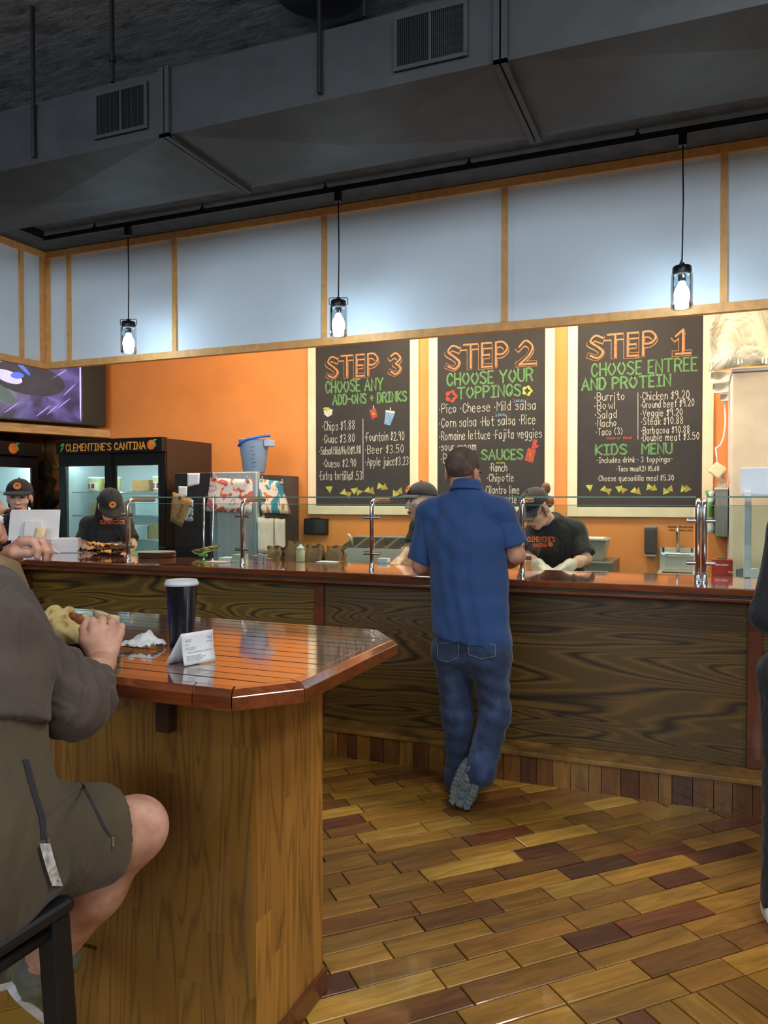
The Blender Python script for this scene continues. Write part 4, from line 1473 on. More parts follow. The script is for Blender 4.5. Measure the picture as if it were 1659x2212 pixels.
def tvblob(cs, cz, a, b, tilt, m, lift):
    pts = []
    for k in range(20):
        an = 2 * PI * k / 20
        x, z = a * math.cos(an), b * math.sin(an)
        pts.append(TVP(cs - (x * math.cos(tilt) - z * math.sin(tilt)), cz + x * math.sin(tilt) + z * math.cos(tilt), lift))
    MB().prism(pts, TVN * 0.0004).build('picture_shape', m, sc_)


tvblob(0.80, 2.62, 0.36, 0.15, -0.1, M_TVD, 0.0520)
tvblob(0.98, 2.62, 0.13, 0.055, -0.25, M_TVW, 0.0526)
tvblob(0.90, 2.64, 0.06, 0.03, 0.1, M_TVB, 0.0532)
tvblob(0.86, 2.73, 0.11, 0.018, -0.75, M_TVB, 0.0532)
tvblob(0.29, 2.62, 0.008, 0.36, 0.0, M_TVW, 0.0520)
M_TVL = mat('picture_lilac', (150, 132, 200), 0.5, emit=(140, 122, 196), es=0.8)
for _s, _z, _a in ((0.46, 2.42, 0.7), (0.56, 2.36, 0.75), (0.40, 2.56, 0.8), (0.66, 2.33, 0.7), (0.50, 2.70, 0.6), (0.95, 2.34, 0.7)):
    tvblob(_s, _z, 0.09, 0.006, _a, M_TVL, 0.0520)
tvblob(1.02, 2.45, 0.12, 0.06, -0.6, mat('picture_green', (74, 92, 92), 0.5, emit=(70, 90, 88), es=0.7), 0.0516)
_q = at_n(110, 990, 6.1)
_cp = [at_n(x, y, N_WALL - 0.0125) for x, y in ((96, 946), (99, 980), (110, 1005), (124, 1012))]
tag(MB().tube(_cp, 0.012, 8).build('power_cable', mat('grey_cable', (120, 112, 88), 0.6), None, 'all'), 'grey cable drooping in the dark corner between the two drinks fridges', 'cable')
_cp = [at_n(x, y, N_WALL - 0.0085) for x, y in ((103, 946), (115, 985), (128, 1012))]
tag(MB().tube(_cp, 0.008, 8).build('power_cable', mat('pale_cable', (150, 146, 120), 0.6), None, 'all'), 'straight pale cable in the corner left of the sign fridge', 'cable')
_cr = MB()
for k in range(5):
    _p = at_n(98 + k * 5, 1015 + 14 * (k % 3), 6.19)
    _cr.obox(_p + V((0, 0, -0.1 * k)), (0.12, 0.1, 0.2), Matrix.Rotation(0.4 * k, 3, 'Y'))
tag(_cr.build('cleaning_cloth', mat('dark_olive_cloth', (58, 52, 34), 0.9, var=0.4, scale=9, bump=0.5, bscale=15), None, bevel=0.03, seg=3), 'dark olive bundle hanging in the corner between the fridges', 'cloth bundle')

# ------------------------------------------------------------------ back-of-counter prep line
ZP = 1.0
prep = thing('prep_table', 'stainless prep table along the kitchen side of the counter', 'prep table', (-1.5, 4.85, 0))
MB().box(-4.15, 1.9, 4.645, 4.96, ZP - 0.03, ZP).build('work_top', M_STEEL, prep, bevel=0.004)
for u in (-4.1, -2.1, -0.1, 1.8):
    for y in (4.70, 4.91):
        MB().tube([(u, y, 0.0005), (u, y, ZP - 0.0305)], 0.02, 10).build('leg', M_STEEL, prep, 'all')
MB().box(-4.1, 1.8, 4.69, 4.92, 0.28, 0.30).build('under_shelf', M_STEELD, prep)


def on_prep(px, n):
    p = at_n(px, 1200, n)
    return V((p.x, n, ZP + 0.0008))


def crumple(seed, amp, sc):
    r = random.Random(seed)
    ph = [(r.uniform(-1, 1) * sc, r.uniform(-1, 1) * sc, r.uniform(0, 6.3)) for _ in range(6)]
    return lambda a, b: amp * sum(math.sin(p[0] * a + p[1] * b + p[2]) for p in ph) / 3


def paper_bag(px, n, w, d, h, label, seed, m=M_KRAFTD):
    p = on_prep(px, n)
    t = thing('paper_bag', label, 'paper bag', p, 'brown paper bags behind the glass')
    cr = crumple(seed, 0.012, 7)
    ny, nx = 6, 28

    def f(s, q):
        a = 2 * PI * s
        x = max(-1, min(1, 1.5 * math.cos(a))) * w / 2
        y = max(-1, min(1, 1.5 * math.sin(a))) * d / 2
        k = q
        y *= (1 - 0.75 * k * k)
        x *= (1 - 0.08 * k)
        c = cr(s * 3, q * 3) * (0.3 + k)
        return p + V((x + c, y + c * 0.6, q * h + 0.01 * k * math.sin(5 * a)))
    MB().grid(f, nx, ny).build('bag_body', m, t, 'all')
    MB().grid(lambda s, q: p + V(((s - 0.5) * w * 0.9, -d * 0.10 + q * d * 0.2 + cr(s * 4, 1) * 0.5, h * 0.985 - 0.01 * q)), 8, 2, 0.003).build('folded_top', m, t, 'all')


paper_bag(596, 4.80, 0.125, 0.13, 0.15, 'brown paper bag leftmost of the row behind the squeeze bottle', 1)
paper_bag(640, 4.82, 0.125, 0.13, 0.19, 'brown paper bag standing just behind the squeeze bottle', 2)
paper_bag(682, 4.80, 0.125, 0.13, 0.17, 'brown paper bag third from left in the row', 3)
paper_bag(724, 4.82, 0.125, 0.13, 0.16, 'brown paper bag at the right end of the row, slumped', 4)
# squeeze bottle on the counter
_p = at_z(649, 1214, Z_CT)
_p = V((_p.x, _p.y, Z_CT + 0.0005))
t = thing('squeeze_bottle', 'cream squeeze bottle standing on the counter before the paper bags', 'bottle', _p)
M_CREAMP = mat('cream_plastic', (226, 214, 170), 0.45, var=0.03)
MB().lathe([(0.026, 0.0), (0.030, 0.005), (0.030, 0.075), (0.026, 0.082), (0.026, 0.086)], _p, 22).build('body', M_CREAMP, t, 'all')
MB().lathe([(0.0275, 0.0863), (0.0275, 0.098), (0.016, 0.104), (0.010, 0.118)], _p, 22).build('cap', M_WHITE, t, True)
# portion cups
for i, (px, py, h) in enumerate(((553, 1215, 3), (562, 1217, 5), (571, 1216, 4), (581, 1218, 2))):
    q = at_z(px, py, Z_CT)
    q = V((q.x, q.y, Z_CT + 0.0005))
    t = thing('portion_cup_stack', ('leftmost short stack of pink-white portion cups', 'tall stack of white portion cups second from left', 'white portion cup stack second from right', 'lowest portion cup stack nearest the squeeze bottle')[i], 'cups', q, 'portion cup stacks on the counter')
    mc = mat('pink_white_cup', (222, 176, 164), 0.5) if i in (0, 3) else M_WHITE
    for k in range(h):
        z = 0.0 + 0.009 * k
        MB().lathe([(0.015, z), (0.016, z + 0.001), (0.020, z + 0.026), (0.0215, z + 0.0265), (0.0195, z + 0.0265), (0.0145, z + 0.003)], q, 18).build('cup', mc, t, 'all')
# napkins / cards stacks
for i, (px, py, w, hh, m, lab) in enumerate(((485, 1214, 0.10, 0.035, M_PAPER, 'short stack of white napkins left of the portion cups'), (510, 1215, 0.07, 0.055, mat('pale_green_napkin', (206, 216, 196), 0.8), 'pale stack of paper liners beside the chrome post'), (462, 1216, 0.16, 0.010, mat('pink_sheet', (226, 196, 170), 0.8), 'thin flat pinkish sheet lying under the chip bag'), (700, 1216, 0.13, 0.008, M_PAPER, 'thin white tray lying right of the squeeze bottle'))):
    q = at_z(px, py, Z_CT)
    mb = MB()
    for k in range(max(1, int(hh / 0.006))):
        mb.obox((q.x, q.y + 0.05, Z_CT + 0.0035 + k * 0.0056), (w, 0.09, 0.005), Matrix.Rotation(0.05 * math.sin(k * 2.3), 3, 'Z'))
    o = mb.build('napkin_stack', m)
    o['kind'] = 'stuff'
    tag(o, lab, 'napkins')
# chip bag lying on its side
_q = at_z(434, 1206, Z_CT)
t = thing('chip_bag', 'shiny gold and green chip bag lying on the counter', 'chip bag', (_q.x, _q.y, Z_CT))
M_FOILG = mat('gold_foil_bag', (186, 170, 104), 0.25, 0.7, var=0.2, scale=18, bump=0.4, bscale=18)
cr = crumple(8, 0.010, 6)


def _bag(s, q):
    a = 2 * PI * s
    x = (q - 0.5) * 0.24
    puff = 0.5 * math.sqrt(max(0.02, 1 - (2 * q - 1) ** 2))
    return V((_q.x + x, _q.y + 0.06 + 0.07 * math.cos(a) * puff + cr(s * 6, q * 4) * 0.5, Z_CT + 0.042 + 0.10 * max(0, q - 0.25) * 0.6 + 0.05 * math.sin(a) * puff * (0.8) + cr(q * 7, s * 5) * 0.5))


MB().grid(_bag, 24, 14).build('bag_body', M_FOILG, t, 'all')
MB().obox((_q.x + 0.02, _q.y - 0.0, Z_CT + 0.022), (0.07, 0.02, 0.02)).build('green_print', M_GREENP, t, bevel=0.004)
# wrapped tortillas pile and trays near the fridge worker
_q = at_z(222, 1200, Z_CT)
M_TANP = mat('orange_tan_paper', (214, 158, 98), 0.8, var=0.08, bump=0.2, bscale=30)
t = thing('tortilla_pile', 'crumpled heap of tan paper and chips before the worker', 'food heap', (_q.x, _q.y, Z_CT))
for k in range(9):
    cr = crumple(20 + k, 0.02, 8)
    ox, oy, oz = (k % 5 - 2) * 0.075, 0.05 + 0.05 * (k // 5), 0.026 + 0.020 * (k % 3)
    Mr = Matrix.Rotation(0.5 * k, 3, 'Z') @ Matrix.Rotation(0.25 * math.sin(k * 3), 3, 'X')
    MB().grid(lambda s, q: V((_q.x + ox, _q.y + oy, Z_CT + oz + 0.012)) + Mr @ V(((s - 0.5) * 0.17, (q - 0.5) * 0.13, 0.8 * cr(s * 3, q * 3))), 10, 8, 0.003).build('paper_fold', M_TANP if k % 4 else mat('dark_filling', (52, 34, 26), 0.7), t, 'all')
_q = at_z(315, 1206, Z_CT)
for k in range(6):
    o = MB().lathe([(0.10, 0.0), (0.13, 0.003), (0.135, 0.006), (0.125, 0.006), (0.10, 0.003)], (_q.x + 0.006 * math.sin(k * 2), _q.y + 0.12, Z_CT + 0.0006 + k * 0.0068), 28).build('round_tray', M_STEEL if k == 5 else mat('tan_tray', (186, 140, 110), 0.6), None, True)
    tag(o, ('lowest round tray of the stack beside the left chrome post', 'second round tray from the bottom of the stack', 'third round tray from the bottom of the stack', 'third round tray from the top of the stack', 'tan round tray just under the steel one', 'round steel tray on top of the stack behind the glass')[k], 'tray', 'stacked round trays')

# steam table with pans against the wall
_a, _b = at_n(722, 1190, 5.80), at_n(868, 1190, 5.80)
t = thing('pan_rail_unit', 'stainless pan rail unit with open food pans against the orange wall', 'prep unit', ((_a.x + _b.x) / 2, 5.8, 0))
MB().box(_a.x, _b.x, 5.80, N_WALL - 0.03, 0.02, 0.96).build('cabinet', M_STEELD, t, bevel=0.005)
MB().box(_a.x, _b.x, 5.80, 5.815, 0.9605, 1.085).box(_a.x, _b.x, N_WALL - 0.045, N_WALL - 0.03, 0.9605, 1.17).box(_a.x, _a.x + 0.012, 5.815, N_WALL - 0.045, 0.9605, 1.10).box(_b.x - 0.012, _b.x, 5.815, N_WALL - 0.045, 0.9605, 1.10).build('rail_box', M_STEEL, t)
for k in range(4):
    x0 = _a.x + 0.02 + k * (_b.x - _a.x - 0.04) / 4
    x1 = x0 + (_b.x - _a.x - 0.04) / 4 - 0.008
    Mt = Matrix.Translation(V(((x0 + x1) / 2, 6.0, 1.10))) @ Matrix.Rotation(math.radians(14), 4, 'X')
    w = (x1 - x0) / 2
    pn = MB()
    pn.box(-w, w, -0.17, -0.16, -0.09, 0.02, Mt).box(-w, w, 0.16, 0.17, -0.09, 0.02, Mt).box(-w, -w + 0.008, -0.16, 0.16, -0.09, 0.02, Mt).box(w - 0.008, w, -0.16, 0.16, -0.09, 0.02, Mt).box(-w, w, -0.17, 0.17, -0.096, -0.09, Mt)
    p = pn.build('food_pan', M_STEELD, t)
    MB().box(-w + 0.009, w - 0.009, -0.155, 0.155, -0.0895, -0.05 + 0.02 * (k % 2), Mt).build('pan_filling', mat('pan_food', ((70, 52, 34), (48, 44, 38), (90, 70, 40), (60, 40, 34))[k], 0.7, var=0.4, scale=50, bump=0.6, bscale=60), p)
_q = at_n(762, 1168, 5.95)
tag(MB().tube([_q + V((0, 0, -0.04)), _q + V((-0.01, -0.02, 0.03)), _q + V((-0.03, -0.03, 0.06))], 0.010, 8).build('serving_spoon', M_CREAMP, None, 'all'), 'pale spoon handle sticking out of a food pan', 'spoon')
# tablet on the wall
_a, _b = at_n(657, 1120, N_WALL - 0.03), at_n(707, 1155, N_WALL - 0.03)
t = thing('wall_tablet', 'black tablet screen mounted on the orange wall under the left menu board', 'tablet', ((_a.x + _b.x) / 2, N_WALL - 0.03, _b.z))
MB().box(_a.x, _b.x, N_WALL - 0.035, N_WALL - 0.0005, _b.z, _a.z).build('housing', M_BLACKPL, t, bevel=0.004)
MB().box(_a.x + 0.012, _b.x - 0.012, N_WALL - 0.0362, N_WALL - 0.0355, _b.z + 0.012, _a.z - 0.012).build('screen', mat('dark_screen', (44, 46, 50), 0.15), t)
MB().box(_a.x + 0.06, _b.x - 0.08, N_WALL - 0.03, N_WALL - 0.01, _a.z + 0.0003, _a.z + 0.008).build('clip_top', M_BLACKPL, t)
# digital scale / small white label by the pans
_q = at_z(826, 1216, Z_CT)
tag(MB().box(_q.x - 0.035, _q.x + 0.035, _q.y, _q.y + 0.06, Z_CT + 0.0005, Z_CT + 0.03).build('card_box', M_WHITE, None, bevel=0.004), 'small white box on the counter beside the right chrome post of the pans', 'box')

# paper towel dispenser, wash-hands lettering, hand sink
_a, _b = at_n(1392, 1137, N_WALL - 0.09), at_n(1418, 1203, N_WALL - 0.09)
t = thing('towel_dispenser', 'dark grey paper towel dispenser on the orange wall left of the sink', 'dispenser', ((_a.x + _b.x) / 2, N_WALL, _b.z))
MB().box(_a.x, _b.x, N_WALL - 0.09, N_WALL - 0.0005, _b.z + 0.022, _a.z - 0.015).build('cover', mat('grey_smoked_plastic', (70, 64, 60), 0.3), t, bevel=0.008, seg=3)
MB().box(_a.x, _b.x, N_WALL - 0.085, N_WALL - 0.0005, _a.z - 0.0145, _a.z).build('top_cap', mat('grey_plastic', (130, 128, 124), 0.4), t, bevel=0.004)
MB().box(_a.x + 0.006, _b.x - 0.006, N_WALL - 0.08, N_WALL - 0.0005, _b.z, _b.z + 0.0215).build('outlet', mat('pale_grey_plastic', (176, 174, 168), 0.4), t, bevel=0.003)
_ws = thing('wall_lettering', 'small dark wash-hands lettering on the orange wall above the sink', 'lettering', at_n(1443, 1146, N_WALL - 0.001))
M_BRN = mat('brown_vinyl', (110, 62, 30), 0.7)
wl(_ws, 'Employees must wash hands', 1443, 1139, 1497, 4, M_BRN, 0.003, n=N_WALL - 0.001)
wl(_ws, 'before returning to work', 1445, 1146, 1495, 4, M_BRN, 0.003, n=N_WALL - 0.001)
_a, _b = at_n(1424, 1183, N_WALL - 0.02), at_n(1506, 1183, N_WALL - 0.02)
zs = at_n(1450, 1238, 5.95).z
t = thing('hand_sink', 'small stainless wall hand sink with a gooseneck faucet', 'sink', ((_a.x + _b.x) / 2, N_WALL, zs))
xm, W2 = (_a.x + _b.x) / 2, (_b.x - _a.x) / 2
MB().box(_a.x, _b.x, N_WALL - 0.02, N_WALL - 0.0005, zs - 0.0, _a.z).build('backsplash', M_STEEL, t, bevel=0.003)
bs = MB()
bs.box(_a.x, _b.x, 5.90, 5.94, zs - 0.012, zs).box(_a.x, _a.x + 0.03, 5.94, N_WALL - 0.0205, zs - 0.012, zs).box(_b.x - 0.03, _b.x, 5.94, N_WALL - 0.0205, zs - 0.012, zs).box(_a.x + 0.03, _b.x - 0.03, N_WALL - 0.08, N_WALL - 0.0205, zs - 0.012, zs)
bs.box(_a.x, _b.x, 5.90, 5.906, zs - 0.15, zs - 0.012).box(_a.x + 0.03, _b.x - 0.03, 5.94, N_WALL - 0.08, zs - 0.16, zs - 0.15).box(_a.x, _a.x + 0.006, 5.906, N_WALL - 0.03, zs - 0.15, zs - 0.012).box(_b.x - 0.006, _b.x, 5.906, N_WALL - 0.03, zs - 0.15, zs - 0.012)
bs.build('basin', M_STEEL, t)
yf = N_WALL - 0.05
fa = MB().tube([(xm - 0.10, yf, zs + 0.12), (xm + 0.10, yf, zs + 0.12)], 0.018, 12).build('faucet_body', M_CHROME, t, True)
MB().tube([(xm, yf, zs + 0.12), (xm, yf, zs + 0.29), (xm, yf - 0.02, zs + 0.325), (xm, yf - 0.06, zs + 0.335), (xm, yf - 0.10, zs + 0.31), (xm, yf - 0.11, zs + 0.27)], 0.012, 10).build('spout', M_CHROME, fa, 'all')
for s in (-1, 1):
    MB().tube([(xm + s * 0.10, yf - 0.005, zs + 0.12), (xm + s * 0.10, yf - 0.06, zs + 0.13)], 0.016, 10).tube([(xm + s * 0.10, yf - 0.05, zs + 0.13), (xm + s * 0.10, yf - 0.055, zs + 0.175)], 0.009, 8).build('tap_lever', M_CHROME, fa, True)

# under-counter cooler with a steel pan on top, behind the right-hand worker
_a, _b = at_n(1255, 1225, 5.62), at_n(1322, 1225, 5.62)
t = thing('undercounter_cooler', 'low dark steel cooler behind the gloved worker at right', 'cooler', ((_a.x + _b.x) / 2, 5.62, 0))
MB().box(_a.x, _b.x, 5.62, 6.18, 0.02, 1.045).build('cabinet', M_STEELD, t, bevel=0.006)
MB().box(_a.x + 0.02, _b.x - 0.02, 5.60, 5.6195, 0.2, 0.98).build('door', M_STEEL, t, bevel=0.005)
MB().tube([(_a.x + 0.05, 5.575, 0.93), (_b.x - 0.05, 5.575, 0.93)], 0.01, 10).build('handle', M_BLACKPL, t, 'all')
_q = at_n(1288, 1210, 5.85)
pn = MB()
for k in range(4):
    pass
_pc = V((_q.x, 5.85, 1.0455))
w0, w1, d0, d1, hh = 0.055, 0.085, 0.12, 0.16, 0.15
vs = [(-w0, -d0, 0), (w0, -d0, 0), (w0, d0, 0), (-w0, d0, 0), (-w1, -d1, hh), (w1, -d1, hh), (w1, d1, hh), (-w1, d1, hh), (-w1 + .008, -d1 + .008, hh), (w1 - .008, -d1 + .008, hh), (w1 - .008, d1 - .008, hh), (-w1 + .008, d1 - .008, hh), (-w0 + .005, -d0 + .005, .006), (w0 - .005, -d0 + .005, .006), (w0 - .005, d0 - .005, .006), (-w0 + .005, d0 - .005, .006)]
fs = [(3, 2, 1, 0)] + [(i, (i + 1) % 4, 4 + (i + 1) % 4, 4 + i) for i in range(4)] + [(4 + i, 4 + (i + 1) % 4, 8 + (i + 1) % 4, 8 + i) for i in range(4)] + [(8 + i, 8 + (i + 1) % 4, 12 + (i + 1) % 4, 12 + i) for i in range(4)] + [(12, 13, 14, 15)]
t = thing('food_pan', 'deep stainless food pan on the low cooler behind the gloved worker', 'pan', _pc)
pb = MB().add([_pc + V(v) for v in vs], fs).build('pan_body', M_STEEL, t)
MB().box(_pc.x - w1 - 0.008, _pc.x + w1 + 0.008, _pc.y - d1 - 0.012, _pc.y - d1 + 0.0, _pc.z + hh + 0.0003, _pc.z + hh + 0.006).box(_pc.x - w1 - 0.008, _pc.x + w1 + 0.008, _pc.y + d1, _pc.y + d1 + 0.012, _pc.z + hh + 0.0003, _pc.z + hh + 0.006).build('rim', M_STEEL, t)
MB().box(_pc.x - w1, _pc.x + w1 - 0.02, _pc.y - d1 * 0.8, _pc.y + d1 * 0.8, _pc.z + hh + 0.0065, _pc.z + hh + 0.014).build('lid', M_WHITE, t, bevel=0.003)

# right side: tall white cabinet, plastic sheet, metal box, red glove box, white panel on a post
uW = at_n(1582, 900, 5.45).x
t = thing('white_cabinet', 'tall plain white cabinet at the right edge of the kitchen', 'cabinet', (uW + 0.5, 5.45, 0))
MB().box(uW, uW + 1.1, 5.47, N_WALL - 0.02, 0.02, 2.31).build('carcass', M_WHITE, t, bevel=0.006)
MB().box(uW, uW + 0.545, 5.45, 5.4695, 0.1, 2.305).build('door', M_CREAM, t, bevel=0.004)
MB().box(uW + 0.55, uW + 1.1, 5.45, 5.4695, 0.1, 2.305).build('door', M_CREAM, t, bevel=0.004)
MB().box(uW - 0.01, uW + 1.11, 5.44, N_WALL - 0.02, 2.3105, 2.335).build('top', M_WHITE, t, bevel=0.004)
M_PLAST = NT('clear_plastic_sheet')
M_PLAST.b.inputs['Base Color'].default_value = (*lin((226, 216, 190)), 1)
M_PLAST.b.inputs['Roughness'].default_value = 0.12
_nz = M_PLAST.n('ShaderNodeTexNoise', Scale=7.0, Detail=3.0, Distortion=1.2)
M_PLAST.l(M_PLAST.coords((1, 1, 0.6)), _nz.inputs['Vector'])
M_PLAST.bump(_nz.outputs[0], 0.9, 0.05)
M_PLAST = M_PLAST.m
_a = at_n(1532, 740, 5.36)
zb = at_n(1560, 800, 5.36).z
cr = crumple(31, 0.02, 9)
o = MB().grid(lambda s, q: V((_a.x + s * 1.2, 5.36 + 0.035 * math.sin(s * 22 + 2 * q) * (0.3 + 0.5 * q) + cr(s * 5, q * 2), zb + (1 - q) * (3.42 - zb) + 0.02 * math.sin(s * 5) * q)), 60, 16, 0.0015).build('plastic_sheet', M_PLAST, None, 'all')
tag(o, 'crinkled translucent plastic sheet hanging above the white cabinet', 'plastic sheet')
for k, (x0, y0, x1, y1) in enumerate(((1536, 803, 1578, 826), (1540, 828, 1576, 848), (1557, 850, 1574, 866))):
    p0, p1 = at_n(x0, y0, 5.9), at_n(x1, y1, 5.9)
    o = MB().grid(lambda s, q: V((p0.x + (p1.x - p0.x) * s, 5.9 + 0.07 * math.sin(PI * q) * (1 - s), p0.z + (p1.z - p0.z) * q)), 6, 8, 0.003).build('curled_paper', mat('grey_white_sheet', (182, 178, 166), 0.7), None, 'all')
    tag(o, ('upper curled grey sheet tucked beside the white cabinet', 'middle curled grey sheet beside the white cabinet', 'small lowest curled sheet beside the white cabinet')[k], 'curled sheet', 'curled sheets by the cabinet')
_a, _b = at_n(1545, 1080, 5.92), at_n(1580, 1160, 5.92)
t = thing('metal_dispenser', 'grey metal wall box between the glass guard and the white cabinet', 'wall box', ((_a.x + uW) / 2, 6.1, _b.z))
MB().box(_a.x, uW - 0.006, 5.92, N_WALL - 0.0005, _b.z, 1.56).build('box', M_STEELD, t, bevel=0.004)
MB().box(_a.x - 0.004, uW - 0.006, 5.915, N_WALL - 0.0005, 1.5605, 1.575).build('lid', M_STEEL, t)
_q = V((_a.x + 0.02, 5.98, 1.5755))
for k, (w, h, m, lab) in enumerate(((0.05, 0.10, mat('white_carton', (222, 216, 196), 0.7), 'white carton on the grey metal wall box'), (0.035, 0.05, M_GREENP, 'bright green small box on the grey metal wall box'))):
    o = MB().box(_q.x + 0.07 * k, _q.x + 0.07 * k + w, _q.y, _q.y + 0.08, _q.z, _q.z + h).build('small_carton', m, None, bevel=0.003)
    tag(o, lab, 'carton')
cr = crumple(41, 0.02, 8)
_q2 = at_n(1578, 1045, 5.9)
o = MB().grid(lambda s, q: V((_q.x - 0.01 + s * (uW - 0.012 - _q.x), 5.93 + 0.03 * q, 1.69 + (0.02 - q * 0.10) + cr(s * 4, q * 4))), 10, 8, 0.002).build('crumpled_packet', mat('pink_packet', (226, 176, 150), 0.6, var=0.25, scale=24), None, 'all')
tag(o, 'crumpled pink packet on top of the cartons beside the cabinet', 'packet')
_c = at_n(1556, 1025, 5.95)
o = MB().obox(_c + V((-0.02, 0, 0.03)), (0.09, 0.05, 0.09), Matrix.Rotation(0.7, 3, 'Y')).build('adapter_block', M_CREAMP, None, bevel=0.01, seg=3)
_ad = thing('power_adapter', 'white power adapter hanging tilted on a cord beside the cabinet', 'adapter', _c)
attach(o, _ad)
o = MB().tube([at_n(x, y, 5.95) for x, y in ((1550, 1003), (1548, 985), (1546, 968), (1556, 962), (1563, 945), (1567, 915), (1566, 880), (1567, 840))], 0.006, 8).build('cord', M_WHITE, _ad, 'all')
o = MB().grid(lambda s, q: at_n(1522 + 18 * s + 3 * math.sin(9 * q), 1060 + 92 * q, 5.98) + V((0, 0.02 * math.sin(8 * s), 0)), 6, 10, 0.01).build('green_bag', splash('green_white_bag', [(0.0, (206, 210, 206)), (0.52, (98, 158, 78))], 14), None, 'all')
tag(o, 'green and white bag hanging behind the chrome posts', 'bag')
_a, _b = at_n(1537, 1224, 4.84), at_n(1583, 1224, 4.84)
for k, (z0, z1, m, lab) in enumerate(((ZP + 0.0005, ZP + 0.055, mat('dark_grey_box', (96, 88, 78), 0.6), 'dark grey box under the red glove box'), (ZP + 0.056, ZP + 0.145, M_RED, 'red glove box with white print on the prep table'))):
    t = thing('glove_box', lab, 'box', ((_a.x + _b.x) / 2, 4.9, z0))
    MB().box(_a.x + 0.006 * (1 - k), _b.x, 4.84, 4.945, z0, z1).build('carton', m, t, bevel=0.002)
    if k:
        MB().box(_a.x + 0.03, _b.x - 0.03, 4.86, 4.925, z1 + 0.0002, z1 + 0.002).build('tissue_slot', M_BLACK, t)
    letters('lettering', 'mun nunmu' if k else 'nunmun', (_a.x + 0.02, 4.8398, z0 + (0.055 if k else 0.02)), (1, 0, 0), (0, 0, 1), (_b.x - _a.x) * 0.6, 0.012, 0.003, M_WHITE, t)
    letters('lettering', 'nun', (_a.x + 0.09, 4.8398, z0 + 0.015), (1, 0, 0), (0, 0, 1), 0.03, 0.012, 0.003, M_WHITE, t)
_gb = _b.x
_p = at_n(1614, 1240, 4.575)
t = thing('display_panel', 'pale blue-white panel on a white post standing on the counter at right', 'display', (_p.x, _p.y, Z_CT))
MB().box(_p.x - 0.018, _p.x + 0.018, _p.y - 0.02, _p.y + 0.02, Z_CT + 0.0005, 1.54).build('post', M_WHITE, t, bevel=0.008, seg=3)
MB().box(_p.x - 0.035, _p.x + 0.62, _p.y + 0.0205, _p.y + 0.05, 1.515, 1.665).build('panel', M_PANEL, t, bevel=0.006)
MB().lathe([(0.004, 0), (0.004, 0.002)], (_p.x + 0.01, _p.y + 0.020, 1.535), 10, Matrix.Rotation(PI / 2, 3, 'X')).build('screw', M_BLACK, t)
_q = V((_gb + 0.36, 4.80, ZP + 0.0005))
t = thing('steel_bowl', 'shallow steel pan with foil beside the white post', 'pan', _q)
MB().lathe([(0.11, 0.0), (0.12, 0.004), (0.14, 0.075), (0.148, 0.078), (0.14, 0.072), (0.115, 0.012), (0.0, 0.010)], _q, 30, cap=False).build('bowl', M_STEEL, t, 'all')
_q = V((_gb + 0.08, 4.86, ZP + 0.0005))
t = thing('tape_dispenser', 'grey tape dispenser left of the white post', 'tape dispenser', _q)
MB().prism([_q + V((-0.06, 0, 0)), _q + V((0.07, 0, 0)), _q + V((0.07, 0, 0.05)), _q + V((0.02, 0, 0.05)), _q + V((-0.03, 0, 0.10)), _q + V((-0.06, 0, 0.09))], (0, 0.04, 0)).build('stand', mat('grey_metal', (130, 136, 138), 0.4, 0.5), t, bevel=0.004)
MB().lathe([(0.03, -0.012), (0.045, -0.012), (0.045, 0.012), (0.03, 0.012)], _q + V((0.035, -0.014, 0.055)), 22, Matrix.Rotation(PI / 2, 3, 'X')).build('tape_roll', M_WHITE, t, True)

# ------------------------------------------------------------------ point of sale at the corner
_k = at_z(88, 1195, Z_CT)
RZ = Matrix.Rotation(math.radians(30), 3, 'Z')
pos = thing('pos_terminal', 'white point of sale screen with customer display on the counter corner', 'cash register', (_k.x, _k.y, Z_CT))


def PM(v):
    return V((_k.x, _k.y, Z_CT)) + RZ @ V(v)


T_ = Matrix.Translation(V((_k.x, _k.y, Z_CT))) @ RZ.to_4x4()
S_ = T_ @ Matrix.Translation(V((-0.08, 0.12, 0.215))) @ Matrix.Rotation(math.radians(-14), 4, 'X')
MB().box(-0.19, 0.19, -0.010, 0.0, -0.125, 0.125, S_).build('screen_back', M_WHITE, pos, bevel=0.006, seg=3)
MB().box(-0.19, 0.19, 0.0005, 0.012, -0.125, 0.125, S_).build('screen_front', M_BLACKPL, pos, bevel=0.003)
MB().box(-0.07, 0.07, -0.03, -0.0105, -0.10, 0.03, S_).build('stand_plate', M_WHITE, pos, bevel=0.006)
MB().box(-0.13, -0.03, 0.0, 0.14, 0.0005, 0.012, T_).box(-0.11, -0.05, 0.05, 0.075, 0.012, 0.13, T_).build('stand_foot', M_WHITE, pos, bevel=0.006)
C_ = T_ @ Matrix.Translation(V((-0.02, -0.10, 0.045))) @ Matrix.Rotation(math.radians(-38), 4, 'X')
cd = MB().box(-0.075, 0.075, -0.012, 0.012, -0.04, 0.06, C_).build('customer_display', M_WHITE, pos, bevel=0.006, seg=3)
MB().box(-0.055, 0.055, -0.0132, -0.0125, -0.025, 0.045, C_).build('display_screen', mat('blue_lcd', (60, 96, 170), 0.2, emit=(70, 110, 190), es=0.5), cd)
MB().box(0.075, 0.28, -0.01, 0.16, 0.0005, 0.115, T_).build('receipt_printer', M_WHITE, pos, bevel=0.006)
MB().box(-0.12, 0.06, -0.16, -0.125, 0.0005, 0.012, T_).build('card_reader', mat('slate_plastic', (112, 122, 138), 0.4), pos, bevel=0.004)
